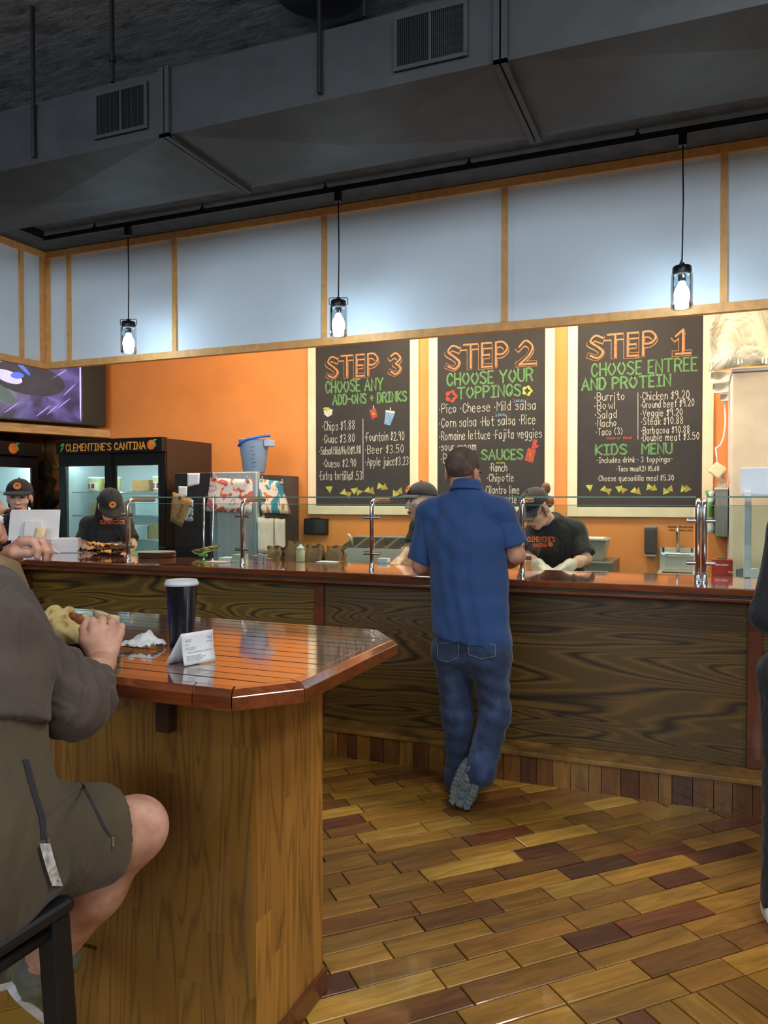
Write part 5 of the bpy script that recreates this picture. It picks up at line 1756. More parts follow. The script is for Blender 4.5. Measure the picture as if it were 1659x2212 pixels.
_pp = MB().grid(lambda s, q: PM((-0.045 + 0.075 * s - 0.02 * q, 0.04 - 0.02 * math.sin(PI * q) - 0.03 * q, 0.20 - 0.15 * q)), 4, 10, 0.001).build('receipt_paper', mat('cream_receipt', (226, 206, 166), 0.8), pos, 'all')
MB().tube([PM((0.06, -0.08, 0.09)), PM((0.10, -0.09, 0.07)), PM((0.14, -0.10, 0.02)), PM((0.17, -0.11, 0.006))], 0.004, 8).build('cable', M_WHITE, pos, 'all')

# ------------------------------------------------------------------ bar table in the foreground
Z_T = 1.07
TP = [(-3.4, 1.44), (-0.956, 1.44), (-0.842, 1.571), (-0.842, 2.165), (-0.963, 2.32), (-3.4, 2.32)]
table = thing('bar_table', 'varnished bar-height table with a plank top and oak strip base', 'table', (-2.0, 1.87, 0))
M_TRIMT = plank_mat('table_edge_varnish', 0.12, 1.0, (3, 30, 30), False, (118, 60, 30), 0.3, 0.03)


def inset(poly, d):
    n = len(poly)
    out = []
    for i in range(n):
        p0, p1, p2 = V(poly[i - 1]), V(poly[i]), V(poly[(i + 1) % n])
        a, b = (p1 - p0).normalized(), (p2 - p1).normalized()
        na, nb = V((-a.y, a.x)), V((-b.y, b.x))
        m = (na + nb)
        m = m / (1 + na.dot(nb))
        out.append(tuple(p1 + m * d))
    return out


def clip_y(poly, y, keep_above):
    out = []
    n = len(poly)
    for i in range(n):
        a, b = poly[i], poly[(i + 1) % n]
        ia = (a[1] >= y) == keep_above
        ib = (b[1] >= y) == keep_above
        if ia:
            out.append(a)
        if ia != ib:
            t = (y - a[1]) / (b[1] - a[1])
            out.append((a[0] + (b[0] - a[0]) * t, y))
    return out


IN = inset(TP, 0.045)
rnd = random.Random(17)
npl = 14
y0, y1 = min(p[1] for p in IN), max(p[1] for p in IN)
for i in range(npl):
    a, b = y0 + (y1 - y0) * i / npl, y0 + (y1 - y0) * (i + 1) / npl
    poly = clip_y(clip_y(IN, a + 0.0012, True), b - 0.0012, False)
    o = MB().prism([(p[0], p[1], Z_T - 0.022) for p in poly], (0, 0, 0.022 + rnd.uniform(-0.0006, 0.0006))).build('plank', M_TABLE, table, bevel=0.0018)
    _k = rnd.uniform(0.85, 1.15)
    o.color = (*lin(tuple(v * _k for v in (98, 50, 28))), 1)
MB().prism([(p[0], p[1], Z_T - 0.042) for p in inset(TP, 0.03)], (0, 0, 0.0195)).build('sub_top', M_DARKWOOD, table)
for i in range(len(TP)):
    j = (i + 1) % len(TP)
    e = (V(TP[j]) - V(TP[i])).normalized() * 0.0008
    o0, o1, i0, i1 = V(TP[i]) + e, V(TP[j]) - e, V(IN[i]) + e, V(IN[j]) - e
    vs = []
    segs = [(o0, o1, i0, i1)]
    if i == 0:
        segs = []
        cuts = [0.0, 0.28, 0.55, 0.80, 0.957, 1.0]
        for c0, c1 in zip(cuts[:-1], cuts[1:]):
            segs.append((o0.lerp(o1, c0 + 0.0003), o0.lerp(o1, c1 - 0.0003), i0.lerp(i1, c0 + 0.0003), i0.lerp(i1, c1 - 0.0003)))
    for (a, b, c, d) in segs:
        mb = MB()
        dn = (c - a) * 0.35
        am, bm = a + dn, b + (d - b) * 0.35
        P = [(a, 0.045), (b, 0.045), (d, 0.045), (c, 0.045), (a, 0.014), (b, 0.014), (bm, 0.0), (am, 0.0), (d, 0.0), (c, 0.0)]
        vs = [V((p.x, p.y, Z_T - z + 0.001)) for p, z in P]
        mb.add(vs, [(3, 2, 1, 0), (0, 1, 5, 4), (4, 5, 6, 7), (7, 6, 8, 9), (2, 3, 9, 8), (1, 2, 8, 6, 5), (3, 0, 4, 7, 9)])
        mb.build('edge_trim', M_TRIMT, table, bevel=0.002)
# oak strip base
rnd = random.Random(23)
BU, B0, B1_ = -1.05, 1.67, 2.07
ZB = Z_T - 0.0425


def strip(x0, x1, y0, y1):
    cuts = [0.0] + sorted(rnd.uniform(0.15, 0.95) for _ in range(rnd.choice((1, 2, 2)))) + [ZB]
    for a, b in zip(cuts[:-1], cuts[1:]):
        if b - a < 0.03:
            continue
        o = MB().box(x0 + 0.0001, x1 - 0.0001, y0, y1, a + 0.0001, b - 0.0001).build('oak_strip', M_OAK, table)
        _k = rnd.uniform(0.93, 1.05)
        o.color = (*lin(tuple(v * _k for v in (142, 99, 38))), 1)  # front in shade: painted darker than the side, same oak


x = BU
while x > -3.2:
    w = rnd.uniform(0.06, 0.085)
    strip(x - w, x, B0, B0 + 0.02)
    x -= w
xe = x
y = B0 + 0.02
for k in range(5):
    w = (B1_ - B0 - 0.02) / 5
    cuts = [0.0, rnd.uniform(0.25, 0.8), ZB]
    for a, b in zip(cuts[:-1], cuts[1:]):
        o = MB().box(BU - 0.02, BU - 0.0005, y + 0.0001, y + w - 0.0001, a + 0.0001, b - 0.0001).build('oak_strip', M_OAK, table)
        _k = rnd.uniform(0.92, 1.1)
        o.color = (*lin(tuple(v * _k for v in (174, 122, 54))), 1)  # lit side: the light is painted in as a lighter tone of the oak
    y += w
MB().box(xe, BU - 0.021, B1_ - 0.02, B1_, 0.0005, ZB).build('rear_panel', M_OAK, table).color = (*lin((150, 104, 46)), 1)
MB().box(BU - 0.001, BU + 0.012, B0 + 0.02, B1_ + 0.01, 0.0005, 0.07).build('base_moulding', M_REDWOOD, table, bevel=0.003)
_a = at_n(342, 1548, 1.62)
MB().box(_a.x - 0.021, _a.x + 0.021, 1.635, B0 - 0.0005, 0.885, ZB).build('bracket', M_DARKWOOD, table)
MB().box(_a.x - 0.6, _a.x - 0.56, 1.56, B0 - 0.0005, 0.955, ZB).build('bracket', M_DARKWOOD, table)

# things on the bar table
_q = at_z(393, 1394, Z_T)
_q = V((_q.x, _q.y, Z_T + 0.0022))
cup = thing('drink_cup', 'tall dark blue paper drink cup with a white lid on the bar table', 'cup', _q)
_N = NT('dark_blue_cup_print')
_tc = _N.coords((1, 1, 1))
_sx = _N.n('ShaderNodeSeparateXYZ')
_N.l(_tc, _sx.inputs[0])
_ds = _N.n('ShaderNodeTexVoronoi', Scale=190.0)
_N.l(_tc, _ds.inputs['Vector'])
_dr = _N.ramp(_ds.outputs['Distance'], [(0.0, (46, 56, 160)), (0.45, (40, 50, 150)), (0.55, (18, 20, 34))])
_dt = _N.n('ShaderNodeVectorMath', operation='DOT_PRODUCT')
_dt.inputs[1].default_value = (-_R.x, -_R.y, 0)
_N.l(_tc, _dt.inputs[0])
_zz = _N.n('ShaderNodeMath', operation='SUBTRACT')
_zz.inputs[1].default_value = 0.085
_N.l(_sx.outputs[2], _zz.inputs[0])
_z2 = _N.n('ShaderNodeMath', operation='MULTIPLY')
_N.l(_zz.outputs[0], _z2.inputs[0])
_N.l(_zz.outputs[0], _z2.inputs[1])
_wv = _N.n('ShaderNodeMath', operation='MULTIPLY_ADD')
_wv.inputs[1].default_value = -3.2
_N.l(_z2.outputs[0], _wv.inputs[0])
_N.l(_dt.outputs['Value'], _wv.inputs[2])
_rm = _N.n('ShaderNodeMapRange')
_rm.inputs['From Min'].default_value = 0.018
_rm.inputs['From Max'].default_value = 0.022
_N.l(_wv.outputs[0], _rm.inputs[0])
_mx = _N.n('ShaderNodeMix', data_type='RGBA')
_N.l(_rm.outputs[0], _mx.inputs[0])
_mx.inputs[6].default_value = (*lin((20, 22, 34)), 1)
_N.l(_dr, _mx.inputs[7])
_N.l(_mx.outputs[2], _N.b.inputs['Base Color'])
_N.b.inputs['Roughness'].default_value = 0.35
o = MB().lathe([(0.033, 0.0), (0.0345, 0.0), (0.0445, 0.172), (0.046, 0.174)], (0, 0, 0), 40).build('cup_body', _N.m, cup, True)
o.location = _q
o.matrix_parent_inverse = world_mat(cup).inverted()
_d = (EYE - _q)
_d.z = 0
_d.normalize()
_s = V((-_d.y, _d.x, 0))
ss = MB()
_dir = (_d * 0.93 + _s * 0.36).normalized()
ss.prism([_q + _dir * (0.0357 + 0.0100 * (h / 0.172)) + _s * w + V((0, 0, h)) for h, w in ((0.02, -0.0006), (0.02, 0.0006))] + [_q + _dir * (0.0357 + 0.0102 * (0.14 / 0.172)) + _s * w + V((0, 0, 0.14)) for w in (0.0006, -0.0006)], _dir * 0.0004)
ss.build('seam_print', mat('cup_seam_print', (150, 150, 156), 0.5), cup)
MB().lathe([(0.047, 0.1742), (0.0495, 0.1745), (0.0495, 0.182), (0.046, 0.184), (0.045, 0.190), (0.040, 0.190), (0.038, 0.1865), (0.0, 0.1865)], _q, 36).build('lid', mat('white_lid', (206, 212, 216), 0.35, var=0.02), cup, 'all')

_N = None
_p0, _p1 = at_z(398, 1441, Z_T), at_z(466, 1428, Z_T)
_p0.z = _p1.z = Z_T + 0.0025
_e = (_p1 - _p0).normalized()
_nn = V((_e.y, -_e.x, 0))
w = (_p1 - _p0).length
rc = thing('receipt', 'folded white receipt standing like a tent beside the drink cup', 'receipt', _p0)
MB().grid(lambda s, q: _p0 + _e * (w * s) + V((0, 0, 0.080 * q)) - _nn * (0.012 * q + 0.003 * math.sin(PI * q)), 4, 8, 0.0006).build('front_leaf', M_PAPER, rc, 'all')
MB().grid(lambda s, q: _p0 + _e * (w * s - 0.020 * (1 - q)) + V((0, 0, 0.080 * q)) - _nn * (0.0135 + 0.042 * (1 - q)), 4, 4, 0.0006).build('rear_leaf', M_PAPER, rc, 'all')
M_INK = mat('grey_ink', (120, 126, 132), 0.8)
up = (V((0, 0, 0.080)) - _nn * 0.012).normalized()
for k, (tx, a, b, h) in enumerate((('nmunn', 0.10, 0.30, 0.063), ('unmnuni', 0.10, 0.28, 0.0585), ('nnunn', 0.78, 0.96, 0.064), ('unn', 0.84, 0.96, 0.060), ('mnn', 0.10, 0.20, 0.050), ('nmnun', 0.78, 0.96, 0.052), ('unm nnun', 0.10, 0.42, 0.042), ('nmunnmu', 0.10, 0.40, 0.0375), ('mnunu mnu nunm unnmn un mnun nmunn', 0.16, 0.92, 0.030), ('nmunn unm mn nunmn', 0.10, 0.56, 0.0205), ('unmnu nmunnu unn mnun', 0.10, 0.68, 0.0165), ('nnu munn u nmun unmnn', 0.10, 0.60, 0.0125), ('unn nmu munn', 0.10, 0.5, 0.0085))):
    O = _p0 + _e * (w * a) + up * h + up.cross(_e).normalized() * -0.0 - _nn * 0.0
    letters('lettering', tx, O - _nn * (0.003 * math.sin(PI * h / 0.08) - 0.0012), _e, up, w * (b - a), 0.0024, 0.0006, M_INK, rc, 0.0)

cr = crumple(51, 0.012, 5)
_q = at_z(296, 1402, Z_T)
o = MB().grid(lambda s, q: V((_q.x, _q.y, Z_T + 0.0025)) + _R * ((s - 0.5) * 0.11 + 0.02 * q) + _h * ((q - 0.3) * 0.07) + V((0, 0, 0.006 + 0.03 * q * (1 - abs(2 * s - 0.9)) + abs(cr(s * 6, q * 5)))), 16, 10, 0.001).build('paper_napkin', M_PAPER, None, 'all')
tag(o, 'crumpled white paper napkin between the burrito and the drink cup', 'napkin')
# tray, burrito, foil and paper
_q = at_z(172, 1406, Z_T)
tc_ = V((_q.x - 0.03, _q.y + 0.01, Z_T + 0.0025))
tray = thing('food_tray', 'black food basket holding the burrito before the seated man', 'food tray', tc_)
MB().lathe([(0.085, 0.0), (0.095, 0.003), (0.125, 0.035), (0.129, 0.036), (0.122, 0.034), (0.092, 0.007), (0.0, 0.006)], tc_, 32, cap=False).build('basket', M_BLACKPL, tray, 'all')
cr = crumple(61, 0.02, 7)
MB().grid(lambda s, q: tc_ + _R * (0.045 + 0.09 * s) + _h * (0.02 - 0.05 * s * q) + V((0, 0, 0.03 + 0.085 * q - 0.02 * s)) + _h * cr(s * 2, q * 2), 8, 10, 0.001).build('paper_liner', mat('cream_wax_paper', (216, 196, 150), 0.7), tray, 'all')
bc = tc_ + V((0, 0, 0.04))
S = SDF()
ax = (_R * -0.85 + V((0, 0, 0.5))).normalized()
b0, b1 = at_d(190, 1376, dep(tc_) - 0.04), at_d(130, 1356, dep(tc_) - 0.05)
S.cone(b0, b1, 0.044, 0.050, k=0.02)
for _x, _y, _r in ((112, 1326, 0.018), (122, 1320, 0.012), (150, 1324, 0.012), (154, 1318, 0.008), (182, 1346, 0.018), (198, 1348, 0.014)):
    S.ell(at_d(_x, _y, dep(tc_) - 0.05), (_r, _r, _r * 1.3), k=0.012)
S.ell(b1 + V((0.0, 0, 0.022)), (0.03, 0.03, 0.02), k=0.01)
for k in range(7):
    an = k * 0.9
    S.ell(b1 + ax * 0.032 + V((0.03 * math.cos(an), 0.03 * math.sin(an), 0.012 * (k % 2))), (0.014, 0.012, 0.014), k=0.008)
dp = lambda X, Y, Z: 0.0018 * np.sin(90 * X + 40 * Z) * np.sin(70 * Y - 60 * Z) + 0.0012 * np.sin(210 * X) * np.sin(190 * Z)
_N = NT('toasted_tortilla')
_nz = _N.n('ShaderNodeTexNoise', Scale=26.0, Detail=4.0)
_N.l(_N.coords(), _nz.inputs['Vector'])
_N.l(_N.ramp(_nz.outputs[0], [(0.34, (226, 206, 150)), (0.55, (206, 178, 112)), (0.66, (150, 104, 56)), (0.74, (120, 76, 40))]), _N.b.inputs['Base Color'])
_N.b.inputs['Roughness'].default_value = 0.7
bu = thing('burrito', 'half-eaten toasted burrito held over the black basket', 'burrito', b0)
mesh_np('tortilla', [S.mesh(0.004, dp)], _N.m, bu)
S = SDF()
for k in range(10):
    an = k * 2.4
    S.ell(at_d(160 + 14 * math.cos(an), 1335 + 8 * math.sin(an) + 3 * (k % 3), dep(tc_) - 0.05 - 0.008 * (k % 3)), 0.012, k=0.005)
mesh_np('filling', [S.mesh(0.003)], mat('meat_filling', (124, 66, 34), 0.6, var=0.5, scale=60), bu)
cr = crumple(71, 0.02, 9)
fo = MB().grid(lambda s, q: b0 + _R * (-0.04 + 0.075 * s) + V((0, 0, 0.012 + 0.035 * q + 0.5 * cr(s * 5, q * 5))) + _h * (0.045 + cr(q * 5, s * 4)), 12, 10, 0.001).build('foil_wrap', mat('crumpled_foil', (210, 214, 220), 0.2, 1.0, bump=0.8, bscale=40), bu, 'all')

# ------------------------------------------------------------------ people
def skin_mat(name, c):
    N = NT(name)
    nz = N.n('ShaderNodeTexNoise', Scale=22.0, Detail=5.0)
    N.l(N.coords(), nz.inputs['Vector'])
    a = tuple(v * f for v, f in zip(c, (0.92, 0.86, 0.84)))
    b = tuple(min(255, v * 1.05) for v in c)
    N.l(N.ramp(nz.outputs[0], [(0.35, a), (0.65, b)]), N.b.inputs['Base Color'])
    N.b.inputs['Roughness'].default_value = 0.55
    n2 = N.n('ShaderNodeTexNoise', Scale=240.0, Detail=3.0)
    N.l(N.coords(), n2.inputs['Vector'])
    N.bump(n2.outputs[0], 0.12, 0.002)
    return N.m


def cloth_mat(name, c, var=0.12, weave=420.0, fold=9.0, fs=0.35, rough=0.85, worn=None):
    N = NT(name)
    co = N.coords()
    nz = N.n('ShaderNodeTexNoise', Scale=6.0, Detail=4.0)
    N.l(co, nz.inputs['Vector'])
    a = tuple(v * (1 - var) for v in c)
    b = tuple(min(255, v * (1 + var)) for v in c)
    stops = [(0.3, a), (0.7, b)]
    if worn:
        stops = [(0.3, a), (0.55, c), (0.75, worn)]
    N.l(N.ramp(nz.outputs[0], stops), N.b.inputs['Base Color'])
    N.b.inputs['Roughness'].default_value = rough
    N.b.inputs['Sheen Weight'].default_value = 0.15
    f1 = N.n('ShaderNodeTexNoise', Scale=fold, Detail=3.0, Distortion=0.6)
    N.l(N.coords((1.5, 1.5, 0.7)), f1.inputs['Vector'])
    f2 = N.n('ShaderNodeTexNoise', Scale=weave, Detail=1.0)
    N.l(co, f2.inputs['Vector'])
    b1 = N.n('ShaderNodeBump')
    b1.inputs['Strength'].default_value = fs
    b1.inputs['Distance'].default_value = 0.06
    N.l(f1.outputs[0], b1.inputs['Height'])
    b2 = N.n('ShaderNodeBump')
    b2.inputs['Strength'].default_value = 0.15
    b2.inputs['Distance'].default_value = 0.002
    N.l(f2.outputs[0], b2.inputs['Height'])
    N.l(b1.outputs[0], b2.inputs['Normal'])
    N.l(b2.outputs[0], N.b.inputs['Normal'])
    return N.m


M_SKIN1 = skin_mat('tanned_skin', (196, 146, 122))
M_SKIN2 = skin_mat('fair_skin', (224, 180, 156))
M_SKIN3 = skin_mat('light_skin', (214, 166, 142))
M_EYEW = mat('eye_white', (226, 224, 220), 0.25)
M_IRIS = mat('dark_iris', (46, 34, 26), 0.2)
M_LIP = mat('lips', (176, 84, 80), 0.45)
M_BROW = mat('brow_hair', (48, 34, 28), 0.8)
M_BLACKT = cloth_mat('black_tee', (26, 26, 29), 0.15)
M_APRON = cloth_mat('black_apron', (42, 40, 38), 0.1)
M_CAP = cloth_mat('black_cap', (30, 30, 33), 0.12, fs=0.1)
M_PATCH = mat('orange_leather_patch', (206, 124, 54), 0.6, var=0.1, scale=60)
M_PATCHD = mat('brown_patch_print', (92, 52, 28), 0.7)
M_BLACKP = cloth_mat('black_trousers', (28, 28, 32), 0.15)
M_TEXTO = mat('orange_shirt_print', (222, 100, 52), 0.7)
M_JEANS = cloth_mat('blue_jeans', (42, 60, 94), 0.25, 500, 11, 0.4, worn=(78, 102, 140))
M_POLO = cloth_mat('royal_blue_polo', (36, 68, 116), 0.06, 500, 5, 0.35)
M_SHOE = mat('grey_shoe', (112, 118, 120), 0.7, var=0.12, scale=30)


def frame(fwd, up=(0, 0, 1)):
    f = V(fwd).normalized()
    r = f.cross(V(up)).normalized()
    u = r.cross(f).normalized()
    return Matrix((r, f, u)).transposed()       # columns right, forward, up


def add_head(S, c, R, s=1.0, ears=True):
    c = V(c)
    Rn = np.array(R)
    L = lambda x, y, z: c + R @ V((x * s, y * s, z * s))
    E = lambda p, r, k=0.012, sub=False: S.ell(L(*p), tuple(q * s for q in r), Rn, k, sub)
    E((0, -0.012, 0.035), (0.075, 0.093, 0.083), 0.02)
    E((0, 0.03, -0.03), (0.061, 0.062, 0.083), 0.03)
    E((0, 0.032, -0.082), (0.046, 0.050, 0.030), 0.025)
    E((0, 0.070, -0.098), (0.022, 0.018, 0.018), 0.02)
    for q in (-1, 1):
        E((q * 0.040, 0.062, -0.024), (0.024, 0.022, 0.022), 0.02)
    E((0, 0.084, 0.030), (0.044, 0.014, 0.010), 0.016)
    for q in (-1, 1):
        E((q * 0.032, 0.101, 0.004), (0.018, 0.014, 0.010), 0.010, True)
    S.cone(L(0, 0.092, 0.012), L(0, 0.112, -0.030), 0.008 * s, 0.012 * s, 0.010)
    for q in (-1, 1):
        E((q * 0.012, 0.100, -0.034), (0.009, 0.010, 0.008), 0.006)
    E((0, 0.091, -0.062), (0.024, 0.011, 0.006), 0.005)
    E((0, 0.089, -0.073), (0.021, 0.011, 0.006), 0.005)
    if ears:
        for q in (-1, 1):
            E((q * 0.077, -0.010, -0.014), (0.009, 0.020, 0.031), 0.008)
    return L


def face_parts(body, L, R, s, lips=M_LIP, brow=M_BROW):
    for q in (-1, 1):
        e = MB().ball(L(q * 0.031, 0.0775, 0.004), 0.0125 * s, 14).build('eye', M_EYEW, body, 'all')
        MB().ball(L(q * 0.031, 0.0868, 0.003), 0.0052 * s, 10).build('iris', M_IRIS, e, 'all')
        MB().tube([L(q * 0.012, 0.098, 0.024), L(q * 0.030, 0.098, 0.030), L(q * 0.048, 0.086, 0.024)], 0.0042 * s, 6).build('eyebrow', brow, body, 'all')
        # upper lid, half closed
        MB().tube([L(q * 0.018, 0.0880, 0.007), L(q * 0.031, 0.0915, 0.0115), L(q * 0.044, 0.0850, 0.007)], 0.0036 * s, 6).build('eyelid', M_BROW, body, 'all')
    MB().tube([L(-0.024, 0.090, -0.0655), L(-0.010, 0.1005, -0.063), L(0, 0.1005, -0.0645), L(0.010, 0.1005, -0.063), L(0.024, 0.090, -0.0655)], 0.0040 * s, 8).tube([L(-0.020, 0.091, -0.069), L(0, 0.0995, -0.0725), L(0.020, 0.091, -0.069)], 0.0046 * s, 8).build('lips', lips, body, 'all')


def baseball_cap(root, L, R, s, patch=True, tilt=0.0):
    S = SDF()
    Rn = np.array(R)
    S.ell(L(0, -0.010, 0.040), tuple(q * s for q in (0.089, 0.108, 0.092)), Rn, 0.01)
    S.cut(L(0, 0, 0.040), R @ V((0, 0.12, -1)))
    cp = mesh_np('cap', [S.mesh(0.006)], M_CAP, root)

    def br(a, t):
        an = (a - 0.5) * 2.5
        x, y = 0.088 * math.sin(an), 0.104 * math.cos(an) - 0.012
        ext = 0.084 * t * (math.cos(an * 0.62) ** 0.6)
        return L(x * (1 + 0.10 * t), y + ext, 0.052 - 0.016 * t * t - 0.9 * x * x)
    MB().grid(br, 16, 5, 0.004 * s).build('brim', M_CAP, cp, 'all')
    MB().ball(L(0, -0.010, 0.134), 0.007 * s, 10).build('button', M_CAP, cp, 'all')
    if patch:
        nrm = (R @ V((0, 0.9, 0.42))).normalized()
        rt = R @ V((1, 0, 0))
        u2 = rt.cross(nrm)
        c = L(0, 0.0875, 0.088) + nrm * 0.004
        pd = MB().prism([c + (rt * math.cos(2 * PI * k / 24) + u2 * math.sin(2 * PI * k / 24)) * 0.026 * s for k in range(24)], nrm * 0.0025).build('patch', M_PATCH, cp)
        MB().prism([c + nrm * 0.0027 + (rt * math.cos(2 * PI * k / 12) * 0.011 + u2 * (0.003 + math.sin(2 * PI * k / 12) * 0.006)) * s for k in range(12)], nrm * 0.0006).build('patch_print', M_PATCHD, pd)
    return cp


def add_hand(S, wrist, d, palm, side, s=1.0, curl=(0.5, 0.5, 0.5, 0.5), thumb=0.5, k=0.007, bulk=1.0):
    """d: towards the fingers, palm: palm normal, side +1 right hand / -1 left"""
    w = V(wrist)
    f = V(d).normalized()
    n = (V(palm) - f * V(palm).dot(f)).normalized()
    t = f.cross(n).normalized() * side               # towards the thumb
    offs = (0.030, 0.011, -0.009, -0.028)
    lens = (0.070, 0.078, 0.073, 0.058)
    S.cone(w, w + f * 0.045 * s, 0.024 * s, 0.026 * s, 0.015, (n, 0.62))
    for i in range(4):
        kn = w + f * (0.086 - 0.004 * abs(i - 1)) * s + t * offs[i] * s
        S.cone(w + f * 0.03 * s + t * offs[i] * 0.6 * s, kn, 0.0135 * s * bulk, 0.0108 * s * bulk, 0.012)
        p, ang = kn, curl[i] * 0.7
        for j, fr in enumerate((0.46, 0.31, 0.23)):
            dv = f * math.cos(ang) + n * math.sin(ang) + t * (0.05 * (1.5 - i))
            q = p + dv.normalized() * lens[i] * fr * s
            S.cone(p, q, (0.0098 - 0.0009 * j) * s * bulk, (0.0090 - 0.0010 * j) * s * bulk, 0.004)
            p = q
            ang += curl[i] * (1.1 if j == 0 else 0.8)
    b = w + f * 0.022 * s + t * 0.020 * s
    m = w + f * 0.055 * s + t * (0.046 - 0.01 * thumb) * s + n * 0.018 * thumb * s
    m2 = m + (f * 0.85 + t * (0.35 - 0.6 * thumb) + n * 0.5 * thumb).normalized() * 0.034 * s
    m3 = m2 + (f * 0.9 - t * 0.45 * thumb + n * 0.35 * thumb).normalized() * 0.028 * s
    S.cone(b, m, 0.017 * s, 0.0125 * s, 0.014)
    S.cone(m, m2, 0.0120 * s, 0.0105 * s, 0.005)
    S.cone(m2, m3, 0.0105 * s, 0.0085 * s, 0.004)


def folds(rt, amp, fz=46.0, fx=72.0, ph=0.0):
    def g(X, Y, Z):
        q = X * rt[0] + Y * rt[1]
        return amp * (np.sin(q * fx + Z * 9 + ph + 1.6 * np.sin(Z * 7 + q * 5)) * (0.25 + 0.45 * np.sin(Z * 6.1 + ph + q * 9)) + 0.55 * np.sin(Z * fz + q * 24 + 2.1 * np.sin(q * 14 + ph)) * np.sin(Z * 5.3 + 2 * ph + q * 9))
    return g


def on_surface(obj, pts, d, lift=0.002):
    """push points along d onto obj's mesh (flat print lying on cloth)"""
    me = obj.data
    n = len(me.vertices)
    co = np.empty(n * 3, np.float32)
    me.vertices.foreach_get('co', co)
    co = co.reshape(-1, 3)
    tr = BVHTree.FromPolygons([tuple(c) for c in co], [tuple(p.vertices) for p in me.polygons])
    out = []
    for p in pts:
        dv = d
        d = (V(p) - EYE).normalized() if dv is None else V(dv).normalized()
        h = tr.ray_cast(EYE if dv is None else V(p) - d * 0.4, d)
        out.append((h[0] - d * lift) if h[0] is not None else V(p))
        d = dv
    return out


def shirt_print(shirt, parent, text, O, Rv, Uv, w, h, wt, m, d):
    vs, fs = lettering(text, w, h, wt, 3, (0, 0), 0.2)
    Rv, Uv = V(Rv).normalized(), V(Uv).normalized()
    P = on_surface(shirt, [V(O) + Rv * p.x + Uv * p.y for p in vs], d, 0.003)
    return MB().add(P, fs).build('shirt_lettering', m, parent)


def shoe(root, heel, toe, up, m, s=1.0, sole=None, h=0.006, tread=False):
    heel, toe, up = V(heel), V(toe), V(up).normalized()
    f = (toe - heel).normalized()
    up = (up - f * up.dot(f)).normalized()
    r = f.cross(up)
    Ln = (toe - heel).length
    A = lambda a, b, c: heel + f * a * Ln + r * b * s + up * c * s
    S = SDF()
    S.cone(A(0.12, 0, 0.045), A(0.45, 0, 0.045), 0.042 * s, 0.046 * s, 0.03)
    S.cone(A(0.45, 0, 0.040), A(0.84, 0.004, 0.034), 0.046 * s, 0.038 * s, 0.03, (up, 0.85))
    S.cone(A(0.16, 0, 0.06), A(0.24, 0, 0.105), 0.040 * s, 0.042 * s, 0.03)
    S.cut(A(0, 0, 0.012), -up)
    sh = mesh_np('shoe', [S.mesh(h)], m, root)
    out = []
    for k in range(22):
        a = 2 * PI * k / 22
        ca, sa = math.cos(a), math.sin(a)
        x = 0.5 + 0.5 * ca
        wv = 0.036 + 0.013 * max(0, math.sin((x - 0.25) * 2.4)) if x > 0.25 else 0.036
        out.append(A(x * 1.0, sa * wv * (1.15 if abs(ca) < 0.9 else 1.0), 0.0))
    so = MB().prism(out, up * 0.018 * s).build('sole', sole or m, sh, bevel=0.003)
    if tread:
        for k in range(9):
            x = 0.08 + 0.84 * k / 8
            for q in (-1, 0, 1):
                if abs(q) == 1 or k % 2 == 0:
                    MB().obox(A(x, q * 0.032 * (0.8 + 0.3 * math.sin(PI * x)), -0.004), (0.022 * s, 0.024 * s, 0.010 * s), Matrix((f, r, up)).transposed() @ Matrix.Rotation(0.5 * q, 3, 'Z')).build('tread_lug', sole or m, so, bevel=0.003)
        MB().tube([A(0.22 + 0.012 * math.cos(q), 0.012 * math.sin(q), -0.002) for q in [2 * PI * i / 12 for i in range(13)]], 0.003, 6).build('tread_lug', sole or m, so)
    return sh


